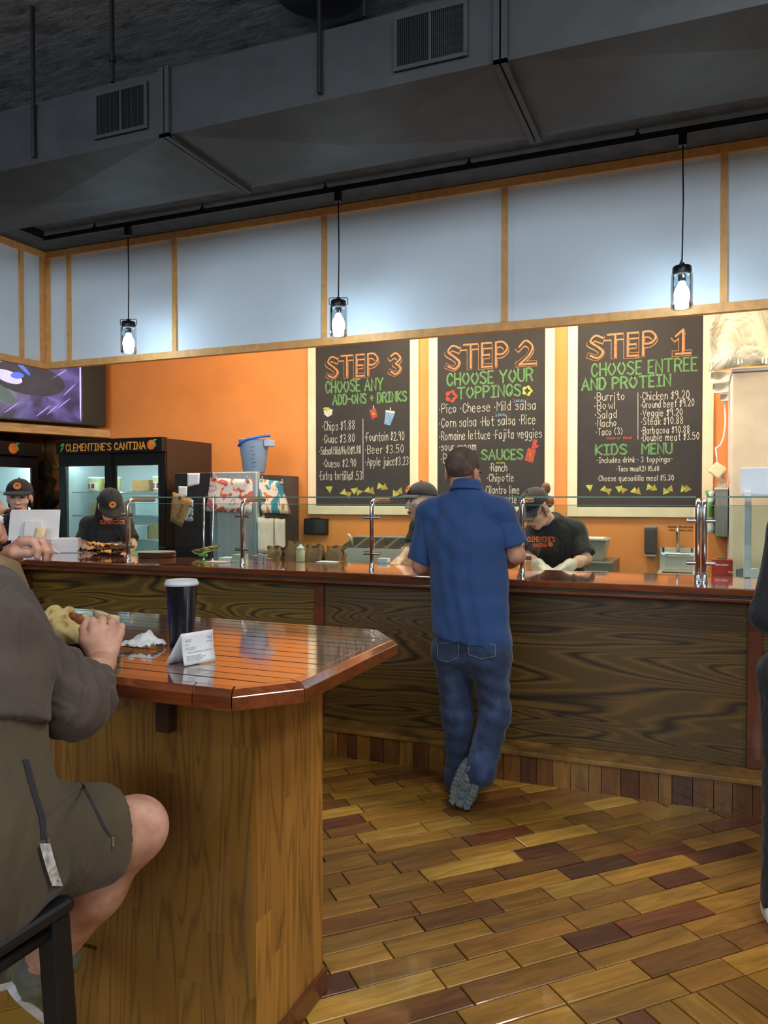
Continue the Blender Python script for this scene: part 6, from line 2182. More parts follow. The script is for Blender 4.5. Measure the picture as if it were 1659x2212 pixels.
def person(label, J, sk, shirt, pants, s=1.0, girth=1.0, h=0.007, sleeve=0.72, hem=0.10, fold=0.004, head=True, hands=(None, None), shoes=M_SHOE, shirt_r=0.0, glove=None, long_sleeve=False, pants_cut=None, hem_n=None, loc=None, leg=1.0, pantfold=0.004, shin=1.0):
    pel, chest, neck = V(J['pel']), V(J['chest']), V(J['neck'])
    sL, sR, eL, eR, wL, wR = (V(J[k]) for k in ('sL', 'sR', 'eL', 'eR', 'wL', 'wR'))
    hL, hR, kL, kR, aL, aR = (V(J[k]) for k in ('hL', 'hR', 'kL', 'kR', 'aL', 'aR'))
    rt = (sR - sL).normalized()
    upv = (neck - pel).normalized()
    fw = upv.cross(rt).normalized()
    root = thing('person', label, 'person', loc or (pel.x, pel.y, 0.0))
    B = SDF()
    R = J.get('R')
    L = None
    g = girth
    B.cone(pel, chest, 0.135 * g, 0.145 * g, 0.05, (fw, 0.66))
    B.cone(sL - upv * 0.03, sR - upv * 0.03, 0.03, 0.03, 0.03)
    B.cone(neck - upv * 0.03, V(J['head']) + (R @ V((0, -0.015, -0.07)) if R else V((0, 0, 0))), 0.056 * g, 0.052, 0.03)
    L = add_head(B, J['head'], R, s)
    for a, b, c in ((sL, eL, wL), (sR, eR, wR)):
        B.cone(a, b, 0.046 * g, 0.038 * g, 0.02)
        B.cone(b, b.lerp(c, 0.35), 0.038 * g, 0.040 * g, 0.02)
        B.cone(b.lerp(c, 0.35), c, 0.040 * g, 0.026, 0.02)
    for a, b, c in ((hL, kL, aL), (hR, kR, aR)):
        B.cone(a, b, 0.078, 0.050, 0.03)
        B.cone(b, b.lerp(c, 0.35), 0.050, 0.052, 0.03)
        B.cone(b.lerp(c, 0.35), c, 0.052, 0.036, 0.03)
    body_parts = [B.mesh(h)]
    for hd, c, b, side in ((hands[0], wL, eL, -1), (hands[1], wR, eR, 1)):
        H = SDF()
        d = (c - b).normalized()
        kw = dict(d=d, palm=V((0, 0, -1)) if abs(d.z) < 0.9 else fw, curl=(0.5, 0.55, 0.6, 0.6), thumb=0.5)
        kw.update(hd or {})
        H.cone(c - d * 0.02, c, 0.027, 0.025, 0.01)
        add_hand(H, c, side=side, s=s * 0.98, **kw)
        body_parts.append(H.mesh(0.0035))
    body = mesh_np('body', body_parts, sk, root)
    # shirt
    T = SDF()
    q = shirt_r
    T.cone(pel - upv * 0.10, pel.lerp(chest, 0.45), 0.180 * g + q, 0.168 * g + q, 0.05, (fw, 0.66))
    T.cone(pel.lerp(chest, 0.45), chest, 0.168 * g + q, 0.178 * g + q, 0.05, (fw, 0.68))
    T.cone(chest, neck - upv * 0.05, 0.172 * g + q, 0.075, 0.05, (fw, 0.66))
    T.cone(sL, sR, 0.054 + q, 0.054 + q, 0.06)
    T.cone(neck - upv * 0.005, sL, 0.058, 0.060 + q, 0.04)
    T.cone(neck - upv * 0.005, sR, 0.058, 0.060 + q, 0.04)
    sl = sleeve if hasattr(sleeve, '__len__') else (sleeve, sleeve)
    extra = []
    for a, b, c, t in ((sL, eL, wL, sl[0]), (sR, eR, wR, sl[1])):
        e = a.lerp(b, min(t, 1.0) if t > 1 else t * 0.45)
        T.cone(a, e, 0.066 + q, 0.064 + q, 0.035)
        if t <= 1.0 and not long_sleeve:
            W = SDF()
            W.cone(a, a.lerp(b, t), 0.062 + q, 0.072 + q, 0.02)
            W.cut(a.lerp(b, t), b - a)
            extra.append(W.mesh(h, folds(rt, fold * 0.8, 30, 40, 0.7)))
        if long_sleeve or t > 1.0:
            T.cone(e, b.lerp(c, min(0.92, t - 1.0) if t > 1.0 else 0.92), 0.060 + q, 0.048 + q, 0.03)
    T.cut(pel - upv * hem, hem_n or -upv)
    nk = neck + upv * 0.035
    T.cut(nk, upv + fw * 0.25)
    for a, b, t in ((sL, eL, sl[0]), (sR, eR, sl[1])):
        if not long_sleeve and t <= 1.0:
            pass
    st = mesh_np('shirt', [T.mesh(h, folds(rt, fold))] + extra, shirt, root)
    # trousers
    P = SDF()
    P.cone(hL, hR, 0.105 * g, 0.105 * g, 0.05)
    P.cone(pel, pel - upv * 0.06, 0.150 * g, 0.150 * g, 0.05, (fw, 0.7))
    for a, b, c in ((hL, kL, aL), (hR, kR, aR)):
        P.cone(a, b, 0.096 * leg, 0.072 * leg * shin, 0.03)
        P.cone(b, c, 0.072 * leg * shin, 0.062 * leg * shin, 0.03)
    if pants_cut:
        for a in pants_cut:
            P.cut(*a)
    pt = mesh_np('trousers', [P.mesh(h, folds(rt, pantfold, 75, 40, 1.0))], pants, root)
    return root, body, st, pt, L, dict(rt=rt, up=upv, fw=fw)


def stand_legs(pel, fwd, hgt, w=0.095):
    f = V((fwd[0], fwd[1], 0)).normalized()
    r = f.cross(V((0, 0, 1)))
    pel = V(pel)
    g = V((pel.x, pel.y, 0))
    d = {}
    for nm, q in (('L', -1), ('R', 1)):
        d['h' + nm] = pel + r * q * w - V((0, 0, 0.06))
        d['k' + nm] = g + r * q * w * 1.05 + f * 0.02 + V((0, 0, hgt * 0.28))
        d['a' + nm] = g + r * q * w * 1.1 - f * 0.01 + V((0, 0, 0.09))
    return d, f, r


def feet(root, d, f, m=M_SHOE):
    for nm in 'LR':
        a = V(d['a' + nm])
        a.z = 0
        shoe(root, a - f * 0.07 + V((0, 0, 0.001)), a + f * 0.20 + V((0, 0, 0.001)), (0, 0, 1), m)


# ---- customer in the blue polo, seen from behind
J = dict(head=at_d(1000, 1022, 3.97), neck=at_d(1008, 1068, 3.92), chest=at_d(1010, 1165, 3.90), pel=at_d(1016, 1345, 3.85),
         sL=at_d(932, 1108, 3.99), sR=at_d(1078, 1106, 3.84), eL=at_d(908, 1222, 4.03), eR=at_d(1116, 1200, 3.83), wL=at_d(965, 1228, 4.24), wR=at_d(1078, 1222, 4.12),
         hL=at_d(980, 1405, 3.89), hR=at_d(1056, 1410, 3.80), kL=at_d(988, 1545, 3.90), aL=at_d(993, 1668, 3.93), kR=at_d(1070, 1540, 3.80), aR=at_d(1040, 1655, 3.73),
         R=frame((0.18, 0.95, -0.22)))
man, mb_, ms, mp, L, ax = person('man in a royal blue polo shirt and jeans leaning at the counter, seen from behind', J, M_SKIN1, M_POLO, M_JEANS, s=1.10, girth=1.10, h=0.0065, sleeve=(0.90, 0.78), hem=0.085, fold=0.0075, hem_n=V((-0.14, 0, -1)), leg=1.02, shin=1.08, pantfold=0.007, loc=at_z(990, 1706, 0.0), shirt_r=0.006)
# short hair: a close cap of stubble over the skull, thinner at the crown
S = SDF()
Rn = np.array(J['R'])
S.ell(L(0, -0.014, 0.036), tuple(v * 1.10 for v in (0.0768, 0.0950, 0.0850)), Rn, 0.01)
S.cut(L(0, 0.055, 0.05), J['R'] @ V((0, 1, -0.35)))
S.cut(L(0, -0.05, -0.030), J['R'] @ V((0, 0.55, -1)))
_N = NT('buzz_cut_hair')
_nz = _N.n('ShaderNodeTexNoise', Scale=14.0, Detail=5.0, Roughness=0.7)
_N.l(_N.coords(), _nz.inputs['Vector'])
_N.l(_N.ramp(_nz.outputs[0], [(0.32, (58, 48, 44)), (0.55, (92, 74, 64)), (0.75, (134, 104, 88))]), _N.b.inputs['Base Color'])
_N.b.inputs['Roughness'].default_value = 0.8
mesh_np('hair', [S.mesh(0.005)], _N.m, man)
face_parts(mb_, L, J['R'], 1.10)
# collar, sleeve bands, pockets, shoes
nk, rt, fw, up = V(J['neck']), ax['rt'], ax['fw'], ax['up']


def _col(s, q):
    a = PI * 0.5 + (s - 0.5) * 2 * PI * 0.9
    r = 0.066 + 0.014 * (1 - q)
    return nk + rt * math.cos(a) * r * 1.08 - fw * math.sin(a) * r * 0.95 + up * (0.012 + 0.052 * q + 0.012 * math.sin(a)) + fw * 0.012 * q


MB().grid(_col, 30, 6, 0.005).build('collar', M_POLO, ms, 'all')
for k, (x0, x1, y0, y1) in enumerate(((945, 990, 1390, 1432), (1012, 1070, 1388, 1422))):
    c0, c1 = at_d(x0, y0, 3.4), at_d(x1, y1, 3.4)
    n = 10
    grid = []
    for j in range(n + 1):
        for i in range(n + 1):
            s_, q_ = i / n, j / n
            px, py = x0 + (x1 - x0) * s_, y0 + (y1 - y0 - 8 + 8 * (1 - abs(2 * s_ - 1))) * q_ + (4 * s_ if k else -3 * s_)
            grid.append(at_d(px, py, 3.6))
    P = on_surface(mp, grid, None, 0.004)
    w = n + 1
    MB().add(P, [(j * w + i, j * w + i + 1, (j + 1) * w + i + 1, (j + 1) * w + i) for j in range(n) for i in range(n)]).build('pocket', M_JEANS, mp, 'all')
    edge = [P[i] for i in range(w)] + [P[j * w + n] for j in range(1, w)] + [P[n * w + i] for i in range(n - 1, -1, -1)] + [P[j * w] for j in range(n - 1, -1, -1)]
    MB().tube(edge, 0.0022, 5).build('pocket_stitching', mat('tan_thread', (122, 118, 112), 0.8), mp, 'all')
aL = V(J['aL'])
_hl = at_z(986, 1702, 0.0)
shoe(man, V((_hl.x, _hl.y, 0.001)), V((_hl.x + 0.03, _hl.y + 0.275, 0.001)), (0, 0, 1), M_SHOE)
_toe = at_z(990, 1752, 0.0)
_toe = V((_toe.x, _toe.y, 0.012))
_heel = at_d(1014, 1668, 3.69)
_upd = (V((0.05, 0.9, 0.42)))
_sd = (_heel - _toe).normalized()
shoe(man, _heel + _sd * 0.03, _toe + _sd * 0.01, _upd, M_SHOE, 1.3, mat('grey_lugged_sole', (104, 112, 112), 0.8, var=0.15, scale=30), tread=True)
# bunched hem of the raised leg
aR = V(J['aR'])
kd = (V(J['kR']) - aR).normalized()
S = SDF()
for k in range(4):
    S.cone(aR + kd * (0.035 * k - 0.03), aR + kd * (0.035 * k - 0.018), 0.076 - 0.002 * k, 0.074, 0.012)
mesh_np('trouser_cuff', [S.mesh(0.006, folds(rt, 0.004, 60, 30))], M_JEANS, mp)
aLd = V(J['aL'])
S = SDF()
for k in range(3):
    S.cone(aLd + V((0, 0, 0.03 * k - 0.045)), aLd + V((0, 0, 0.03 * k - 0.03)), 0.075, 0.073, 0.012)
mesh_np('trouser_cuff', [S.mesh(0.006, folds(rt, 0.004, 60, 30))], M_JEANS, mp)

# ---- kitchen workers
CAMD = -_h            # towards the viewer


def worker(label, head, neck, chest, pel, sL, sR, eL, eR, wL, wR, fwd, hs=1.0, bodyf=None, skin=M_SKIN2, hands=(None, None), sleeve=0.8):
    J = dict(head=head, neck=neck, chest=chest, pel=pel, sL=sL, sR=sR, eL=eL, eR=eR, wL=wL, wR=wR, R=frame(fwd))
    d, f, r = stand_legs(pel, bodyf or fwd, 1.65)
    J.update(d)
    root, body, st, pt, L, ax = person(label, J, skin, M_BLACKT, M_BLACKP, s=hs, girth=0.92, h=0.0085, sleeve=sleeve, hem=0.14, fold=0.003, hands=hands)
    feet(root, d, f)
    return root, body, st, pt, L, ax, J


X = at_d
# cashier behind the screen
w1, b1_, s1, p1, L, ax, J = worker('cashier in a black cap and tee behind the white register screen',
    X(42, 1074, 6.32), X(36, 1118, 6.36), X(38, 1158, 6.38), X(40, 1250, 6.40), X(74, 1134, 6.30), X(-4, 1134, 6.42), X(84, 1192, 6.26), X(-14, 1195, 6.40), X(66, 1214, 6.16), X(10, 1214, 6.20),
    _R * 0.30 + CAMD * 0.95 - V((0, 0, 0.12)), 1.16, _R * 0.3 + CAMD)
face_parts(b1_, L, J['R'], 1.16)
baseball_cap(w1, L, J['R'], 1.16)
S = SDF()
for q in (-1, 1):
    S.cone(L(q * 0.070, -0.035, 0.03), L(q * 0.066, -0.055, -0.07), 0.024, 0.020, 0.02)
S.cone(L(-0.05, -0.085, 0.0), L(0.05, -0.085, 0.0), 0.040, 0.040, 0.03)
S.cone(L(0, -0.09, -0.02), L(-0.03, -0.11, -0.16), 0.045, 0.025, 0.03)
mesh_np('hair', [S.mesh(0.006)], mat('dark_plum_hair', (52, 28, 32), 0.6, var=0.3, scale=20), w1)
MB().tube([L(-0.066, 0.035, 0.045), L(-0.062, 0.055, -0.01), L(-0.058, 0.045, -0.07)], 0.004, 6).build('hair_strand', M_BROW, w1, 'all')

# worker in front of the drinks fridge, looking down
w2, b2_, s2, p2, L, ax, J = worker('worker with dark ponytail and black apron bending over trays at the left fridge',
    X(238, 1092, 6.14), X(229, 1120, 6.22), X(229, 1160, 6.24), X(231, 1240, 6.30), X(268, 1134, 6.14), X(192, 1134, 6.26), X(286, 1176, 6.08), X(178, 1178, 6.18), X(272, 1196, 5.98), X(196, 1196, 6.02),
    _R * 0.32 + CAMD * 0.62 - V((0, 0, 0.62)), 1.06, CAMD + _R * 0.2)
face_parts(b2_, L, J['R'], 1.06)
baseball_cap(w2, L, J['R'], 1.06)
S = SDF()
S.cone(L(-0.05, -0.07, 0.0), L(0.05, -0.07, 0.0), 0.042, 0.042, 0.03)
S.cone(X(222, 1085, 6.2), X(211, 1112, 6.16), 0.040, 0.022, 0.03)
S.cone(X(222, 1095, 6.2), X(216, 1116, 6.14), 0.036, 0.018, 0.03)
mesh_np('hair', [S.mesh(0.006)], mat('black_hair', (24, 20, 20), 0.5), w2)
# apron over the front with a bib and a neck strap
gx = []
nn = 10
for j in range(nn + 1):
    for i in range(nn + 1):
        gx.append(X(206 + 54 * i / nn + (4 - 8 * i / nn) * (1 - j / nn), 1142 + 60 * j / nn, 5.9))
Pp = on_surface(s2, gx, X(232, 1170, 1.0) - EYE, 0.006)
MB().add(Pp, [(j * (nn + 1) + i, j * (nn + 1) + i + 1, (j + 1) * (nn + 1) + i + 1, (j + 1) * (nn + 1) + i) for j in range(nn) for i in range(nn)]).build('apron', M_APRON, s2, 'all')
shirt_print(s2, s2, "CLEMENTINE'S", X(216, 1131, 5.9), _R, (0, 0, 1), 0.19, 0.026, 0.006, M_TEXTO, X(235, 1135, 1.0) - EYE)

# worker hidden behind the man, facing left
w4, b4_, s4, p4, L, ax, J = worker('worker in a black cap facing left, half hidden behind the man in blue',
    X(910, 1083, 5.42), X(918, 1122, 5.45), X(916, 1160, 5.45), X(918, 1260, 5.50), X(908, 1138, 5.27), X(926, 1138, 5.62), X(890, 1186, 5.24), X(906, 1188, 5.60), X(868, 1206, 5.16), X(882, 1206, 5.36),
    -_R * 0.92 + CAMD * 0.38 - V((0, 0, 0.08)), 1.06, -_R + CAMD * 0.3)
face_parts(b4_, L, J['R'], 1.06)
baseball_cap(w4, L, J['R'], 1.06)
S = SDF()
S.cone(L(-0.05, -0.075, 0.0), L(0.05, -0.075, 0.0), 0.038, 0.038, 0.03)
mesh_np('hair', [S.mesh(0.006)], M_BROW, w4)

# gloved worker with glasses and a bun, looking down
w3, b3_, s3, p3, L, ax, J = worker('gloved worker with glasses and hair bun looking down beside the man in blue',
    X(1158, 1098, 4.98), X(1190, 1124, 5.06), X(1203, 1172, 5.10), X(1212, 1290, 5.20), X(1243, 1148, 5.06), X(1156, 1150, 5.10), X(1266, 1208, 4.96), X(1136, 1204, 4.98), X(1222, 1224, 4.80), X(1172, 1226, 4.82),
    -_R * 0.62 + CAMD * 0.42 - V((0, 0, 0.66)), 1.02, CAMD - _R * 0.25, M_SKIN2, sleeve=0.86,
    hands=(dict(d=-_R * 0.8 + CAMD * 0.4 - V((0, 0, 0.25)), palm=(0, 0, -1)), dict(d=_R * 0.2 + CAMD * 0.8 - V((0, 0, 0.15)), palm=(0, 0, -1))))
face_parts(b3_, L, J['R'], 1.02)
baseball_cap(w3, L, J['R'], 1.02, patch=False)
S = SDF()
M_RB = mat('auburn_hair', (104, 66, 40), 0.6, var=0.3, scale=30)
S.cone(L(-0.055, -0.065, 0.0), L(0.055, -0.065, 0.0), 0.040, 0.040, 0.03)
S.ell(X(1179, 1054, 5.02), (0.030, 0.030, 0.036), None, 0.01)
S.cone(X(1179, 1060, 5.02), L(0, -0.08, 0.06), 0.020, 0.024, 0.02)
S.cone(L(-0.074, 0.01, 0.02), L(-0.072, 0.02, -0.06), 0.008, 0.004, 0.01)
S.cone(L(0.074, 0.01, 0.02), L(0.072, 0.02, -0.06), 0.008, 0.004, 0.01)
mesh_np('hair', [S.mesh(0.005, lambda A, B_, C_: 0.0015 * np.sin(260 * A) * np.sin(230 * C_))], M_RB, w3)
gl = MB()
for q in (-1, 1):
    gl.tube([L(q * 0.032 + 0.022 * math.cos(a), 0.112, 0.0 + 0.018 * math.sin(a)) for a in [2 * PI * i / 14 for i in range(15)]], 0.0018, 5, cap=False)
    gl.tube([L(q * 0.054, 0.110, 0.004), L(q * 0.080, 0.0, 0.004)], 0.0018, 5)
gl.tube([L(-0.010, 0.113, 0.004), L(0.010, 0.113, 0.004)], 0.0018, 5)
gl.build('glasses', M_BLACK, w3, 'all')
M_GLOVE = mat('clear_glove', (226, 214, 200), 0.35, var=0.05, bump=0.5, bscale=40)
for wr, el, side, dd in ((J['wL'], J['eL'], -1, -_R * 0.8 + CAMD * 0.4 - V((0, 0, 0.25))), (J['wR'], J['eR'], 1, _R * 0.2 + CAMD * 0.8 - V((0, 0, 0.15)))):
    H = SDF()
    add_hand(H, wr, d=dd, palm=V((0, 0, -1)), side=side, s=1.03, curl=(0.5, 0.55, 0.6, 0.6), thumb=0.5, bulk=1.10)
    d = (V(wr) - V(el)).normalized()
    H.cone(V(wr) - d * 0.05, V(wr), 0.042, 0.030, 0.02)
    mesh_np('glove', [H.mesh(0.0045, lambda A, B_, C_: 0.0012 * np.sin(150 * A + 90 * C_) * np.sin(120 * B_))], M_GLOVE, w3)
shirt_print(s3, s3, "CLEMENTINE'S", X(1139, 1170, 4.9), _R, (0, 0, 1), 0.175, 0.030, 0.006, M_TEXTO, X(1168, 1165, 1.0) - EYE)
shirt_print(s3, s3, "CANTINA", X(1152, 1181, 4.9), _R, (0, 0, 1), 0.085, 0.020, 0.005, M_TEXTO, X(1168, 1178, 1.0) - EYE)
_q = on_surface(s3, [X(1189 + 6 * math.cos(2 * PI * k / 14), 1176 + 5 * math.sin(2 * PI * k / 14), 4.9) for k in range(14)], X(1189, 1176, 1.0) - EYE, 0.004)
MB().add(_q, [tuple(range(14))]).build('orange_print', M_TEXTO, s3)
_q = X(1170, 1236, 4.74)
t = thing('tortilla', 'white tortilla lying under the gloved hands', 'tortilla', (_q.x, 4.78, ZP + 0.0005))
MB().lathe([(0.0, 0.0), (0.11, 0.0), (0.115, 0.003), (0.11, 0.006), (0.0, 0.008)], (_q.x, 4.80, ZP + 0.0008), 30).build('flatbread', M_CREAM, t, 'all')

# ---- seated customer in the foreground and his stool
M_SWEAT = cloth_mat('brown_sweatshirt', (78, 66, 59), 0.10, 300, 8, 0.5)
M_SHORTS = cloth_mat('olive_shorts', (78, 68, 46), 0.10, 380, 7, 0.3)
M_BOOT = mat('olive_sneaker', (112, 114, 92), 0.8, var=0.15, scale=26, bump=0.2)
M_SOCK = mat('grey_sock', (120, 116, 108), 0.9, var=0.1, bump=0.3, bscale=200)
M_STRAP = cloth_mat('navy_strap', (30, 34, 46), 0.1)
SX = dict(head=V((-1.50, 1.19, 1.465)), neck=V((-1.37, 1.12, 1.325)), chest=V((-1.35, 1.09, 1.17)), pel=V((-1.25, 0.98, 0.90)),
          sL=V((-1.56, 1.16, 1.24)), sR=V((-1.272, 1.08, 1.228)), eR=at_d(166, 1512, 1.58), wR=at_d(222, 1432, 1.83), eL=V((-1.72, 1.36, 1.12)), wL=at_d(4, 1212, 1.78),
          hL=V((-1.40, 0.98, 0.865)), hR=V((-1.20, 0.99, 0.865)), kR=at_d(288, 1795, 1.72), aR=at_d(84, 2095, 1.76), kL=V((-1.52, 1.36, 0.80)), aL=V((-1.58, 1.34, 0.40)),
          R=frame((0.20, 0.93, -0.22)))
rt0 = (SX['sR'] - SX['sL']).normalized()
rootS = None


def seated():
    J = SX
    root = thing('person', 'seated man in a brown sweatshirt and olive shorts eating at the bar table', 'person', (-1.4, 0.92, 0.0))
    B = SDF()
    up = (J['neck'] - J['pel']).normalized()
    fw = up.cross(rt0).normalized()
    B.cone(J['pel'], J['chest'], 0.14, 0.15, 0.05, (fw, 0.66))
    B.cone(J['neck'] - up * 0.03, J['head'] + J['R'] @ V((0, -0.015, -0.06)), 0.062, 0.060, 0.03)
    B.cone(J['sL'], J['sR'], 0.05, 0.05, 0.05)
    L = add_head(B, J['head'], J['R'], 1.06)
    for a, b, c in (('sL', 'eL', 'wL'), ('sR', 'eR', 'wR')):
        B.cone(J[a], J[b], 0.05, 0.040, 0.02)
        m = J[b].lerp(J[c], 0.35)
        B.cone(J[b], m, 0.042, 0.044, 0.02)
        B.cone(m, J[c], 0.044, 0.029, 0.02)
    for a, b, c in (('hL', 'kL', 'aL'), ('hR', 'kR', 'aR')):
        B.cone(J[a], J[b], 0.088, 0.062, 0.03)
        B.ell(J[b] + V((0.008, 0.01, 0.008)), (0.060, 0.060, 0.060), None, 0.03)
        m = J[b].lerp(J[c], 0.38)
        back = (J[a] - J[b]).normalized()
        B.cone(J[b] + back * 0.012, m + back * 0.014, 0.062, 0.070, 0.04)
        B.cone(m + back * 0.014, J[c], 0.070, 0.042, 0.03)
    parts = [B.mesh(0.0065)]
    # right hand closing on the burrito
    H = SDF()
    d = (J['wR'] - J['eR']).normalized()
    H.cone(J['wR'] - d * 0.05, J['wR'], 0.033, 0.029, 0.01)
    hd = (V((0, 0, 0.72)) + _h * 0.62 - _R * 0.12).normalized()
    add_hand(H, J['wR'], hd, _h * 0.75 - V((0, 0, 0.55)) - _R * 0.35, 1, 1.10, (0.6, 0.62, 0.66, 0.7), 0.35)
    parts.append(H.mesh(0.003))
    # left hand near the face holding a napkin
    H = SDF()
    d = (J['wL'] - J['eL']).normalized()
    H.cone(J['wL'] - d * 0.05, J['wL'], 0.031, 0.027, 0.01)
    hd = (_R * 0.80 + V((0, 0, 0.52)) + CAMD * 0.1).normalized()
    add_hand(H, J['wL'], hd, _R * 0.45 - V((0, 0, 0.85)) + CAMD * 0.15, -1, 1.02, (0.85, 0.9, 0.95, 1.0), 0.9)
    parts.append(H.mesh(0.003))
    body = mesh_np('body', parts, M_SKIN3, root)
    face_parts(body, L, J['R'], 1.06)
    # hair and beard
    S = SDF()
    Rn = np.array(J['R'])
    S.ell(L(0, -0.016, 0.045), (0.083, 0.101, 0.090), Rn, 0.01)
    S.cut(L(0, 0.045, 0.05), J['R'] @ V((0, 1, -0.4)))
    S.cut(L(0, -0.05, -0.02), J['R'] @ V((0, 0.4, -1)))
    mesh_np('hair', [S.mesh(0.006)], mat('dark_brown_hair', (44, 34, 28), 0.8, var=0.3, scale=40), root)
    S = SDF()
    S.cone(L(-0.058, 0.030, -0.075), L(0, 0.078, -0.108), 0.018, 0.022, 0.02)
    S.cone(L(0.058, 0.030, -0.075), L(0, 0.078, -0.108), 0.018, 0.022, 0.02)
    S.cone(L(0.066, 0.018, -0.025), L(0.058, 0.030, -0.075), 0.010, 0.018, 0.02)
    S.cone(L(-0.066, 0.018, -0.025), L(-0.058, 0.030, -0.075), 0.010, 0.018, 0.02)
    S.cone(L(-0.02, 0.100, -0.052), L(0.02, 0.100, -0.052), 0.008, 0.008, 0.01)
    mesh_np('beard', [S.mesh(0.005, lambda A, B_, C_: 0.001 * np.sin(300 * A) * np.sin(300 * C_))], mat('dark_beard', (40, 32, 28), 0.9, var=0.4, scale=80, bump=0.5, bscale=200), root)
    # sweatshirt
    T = SDF()
    T.cone(J['pel'] - up * 0.06, J['pel'].lerp(J['chest'], 0.5), 0.195, 0.190, 0.05, (fw, 0.75))
    T.cone(J['pel'].lerp(J['chest'], 0.5), J['chest'], 0.190, 0.195, 0.05, (fw, 0.72))
    T.cone(J['chest'], J['neck'] - up * 0.07, 0.185, 0.09, 0.06, (fw, 0.7))
    T.cone(J['sL'], J['sR'], 0.074, 0.072, 0.06)
    T.cone(J['neck'] - up * 0.02, J['sR'], 0.064, 0.070, 0.05)
    T.cone(J['neck'] - up * 0.02, J['sL'], 0.064, 0.074, 0.05)
    arms = []
    for a, b, c in (('sL', 'eL', 'wL'), ('sR', 'eR', 'wR')):
        T.cone(J[a], J[a].lerp(J[b], 0.35), 0.074, 0.072, 0.05)
        W = SDF()
        W.cone(J[a], J[b], 0.072, 0.066, 0.04)
        e = J[b].lerp(J[c], 0.16)
        W.cone(J[b], e, 0.066, 0.058, 0.03)
        dv = (J[c] - J[b]).normalized()
        q = (J[b] - J[a]).normalized()
        for k, (t_, r_) in enumerate(((-0.08, 0.072), (0.05, 0.069), (0.14, 0.070), (0.25, 0.063))):
            p = J[b].lerp(J[c], t_)
            W.cone(p, p + dv * 0.008 + q * 0.006 * (k % 2), r_, r_ - 0.002, 0.010)
        for k in range(4):
            p = J[a].lerp(J[b], 0.50 + 0.14 * k)
            W.cone(p, p + (q * 0.5 + dv * 0.5) * 0.01, 0.0745, 0.073, 0.010)
        W.cut(J[b].lerp(J[c], 0.30), dv)

        def dsp(X_, Y_, Z_, q=q, dv=dv):
            s1 = X_ * q.x + Y_ * q.y + Z_ * q.z
            s2 = X_ * dv.x + Y_ * dv.y + Z_ * dv.z
            return 0.0050 * np.sin(110 * s1 + 70 * s2 + 2.4 * np.sin(26 * s2)) * (0.4 + 0.6 * np.sin(14 * s1 - 17 * s2)) + 0.003 * np.sin(150 * s2 - 50 * s1)
        arms.append(W.mesh(0.0055, dsp))
    T.cut(J['neck'] + up * 0.035, up + fw * 0.3)
    T.cut(J['pel'] + up * 0.17, -up)
    st = mesh_np('sweatshirt', [T.mesh(0.0065, folds(rt0, 0.007, 50, 55, 0.4))] + arms, M_SWEAT, root)
    # collar of the under shirt and the strap over the shoulder
    nk = J['neck']
    MB().grid(lambda s, q: nk + rt0 * math.cos(2 * PI * s) * (0.118 - 0.034 * q) - fw * math.sin(2 * PI * s) * (0.100 - 0.022 * q) + up * (0.012 + 0.060 * q + 0.012 * math.sin(2 * PI * s)) + fw * 0.01, 32, 4, 0.006).build('collar', mat('tan_collar', (128, 106, 78), 0.9, bump=0.3, bscale=90), st, 'all')
    MB().grid(lambda s, q: nk + rt0 * math.cos(2 * PI * s) * (0.132 - 0.012 * q) - fw * math.sin(2 * PI * s) * (0.112 - 0.010 * q) + up * (-0.006 + 0.026 * q + 0.014 * math.sin(2 * PI * s)) + fw * 0.01, 32, 3, 0.006).build('neck_band', M_STRAP, st, 'all')
    # shorts
    P = SDF()
    P.cone(J['hL'], J['hR'], 0.13, 0.13, 0.06)
    P.cone(J['pel'], J['pel'] - up * 0.05, 0.175, 0.18, 0.06, (fw, 0.85))
    P.cone(J['pel'], J['pel'] + up * 0.20, 0.180, 0.172, 0.06, (fw, 0.85))
    for a, b in (('hL', 'kL'), ('hR', 'kR')):
        P.cone(J[a], J[a].lerp(J[b], 0.80), 0.122, 0.104, 0.05)
    dk = (J['kR'] - J['hR']).normalized()
    P.cut(J['hR'].lerp(J['kR'], 0.75), dk)
    sh = mesh_np('shorts', [P.mesh(0.0065, folds(rt0, 0.006, 40, 50, 2.0))], M_SHORTS, root)
    # zips: thin bands lying on the shorts
    for nm, pts, wd in (('zip', [(56, 1640), (66, 1680), (78, 1722), (92, 1766), (96, 1812)], 13), ('zip', [(176, 1690), (202, 1738), (226, 1788), (240, 1806)], 6)):
        g = []
        n = 16
        for j in range(n + 1):
            f = j / n * (len(pts) - 1)
            i = min(int(f), len(pts) - 2)
            x = pts[i][0] + (pts[i + 1][0] - pts[i][0]) * (f - i)
            y = pts[i][1] + (pts[i + 1][1] - pts[i][1]) * (f - i)
            g += [at_d(x - wd / 2, y, 1.0), at_d(x + wd / 2, y, 1.0)]
        for ob in (sh,):
            P2 = on_surface(ob, g, None, 0.003)
        MB().add(P2, [(2 * j, 2 * j + 1, 2 * j + 3, 2 * j + 2) for j in range(n)]).build(nm, M_STRAP, sh, 'all')
        e = P2[-1]
        MB().obox(e - V((0, 0, 0.010)), (0.009, 0.006, 0.022)).build('zip_pull', M_CHROME, sh, bevel=0.002)
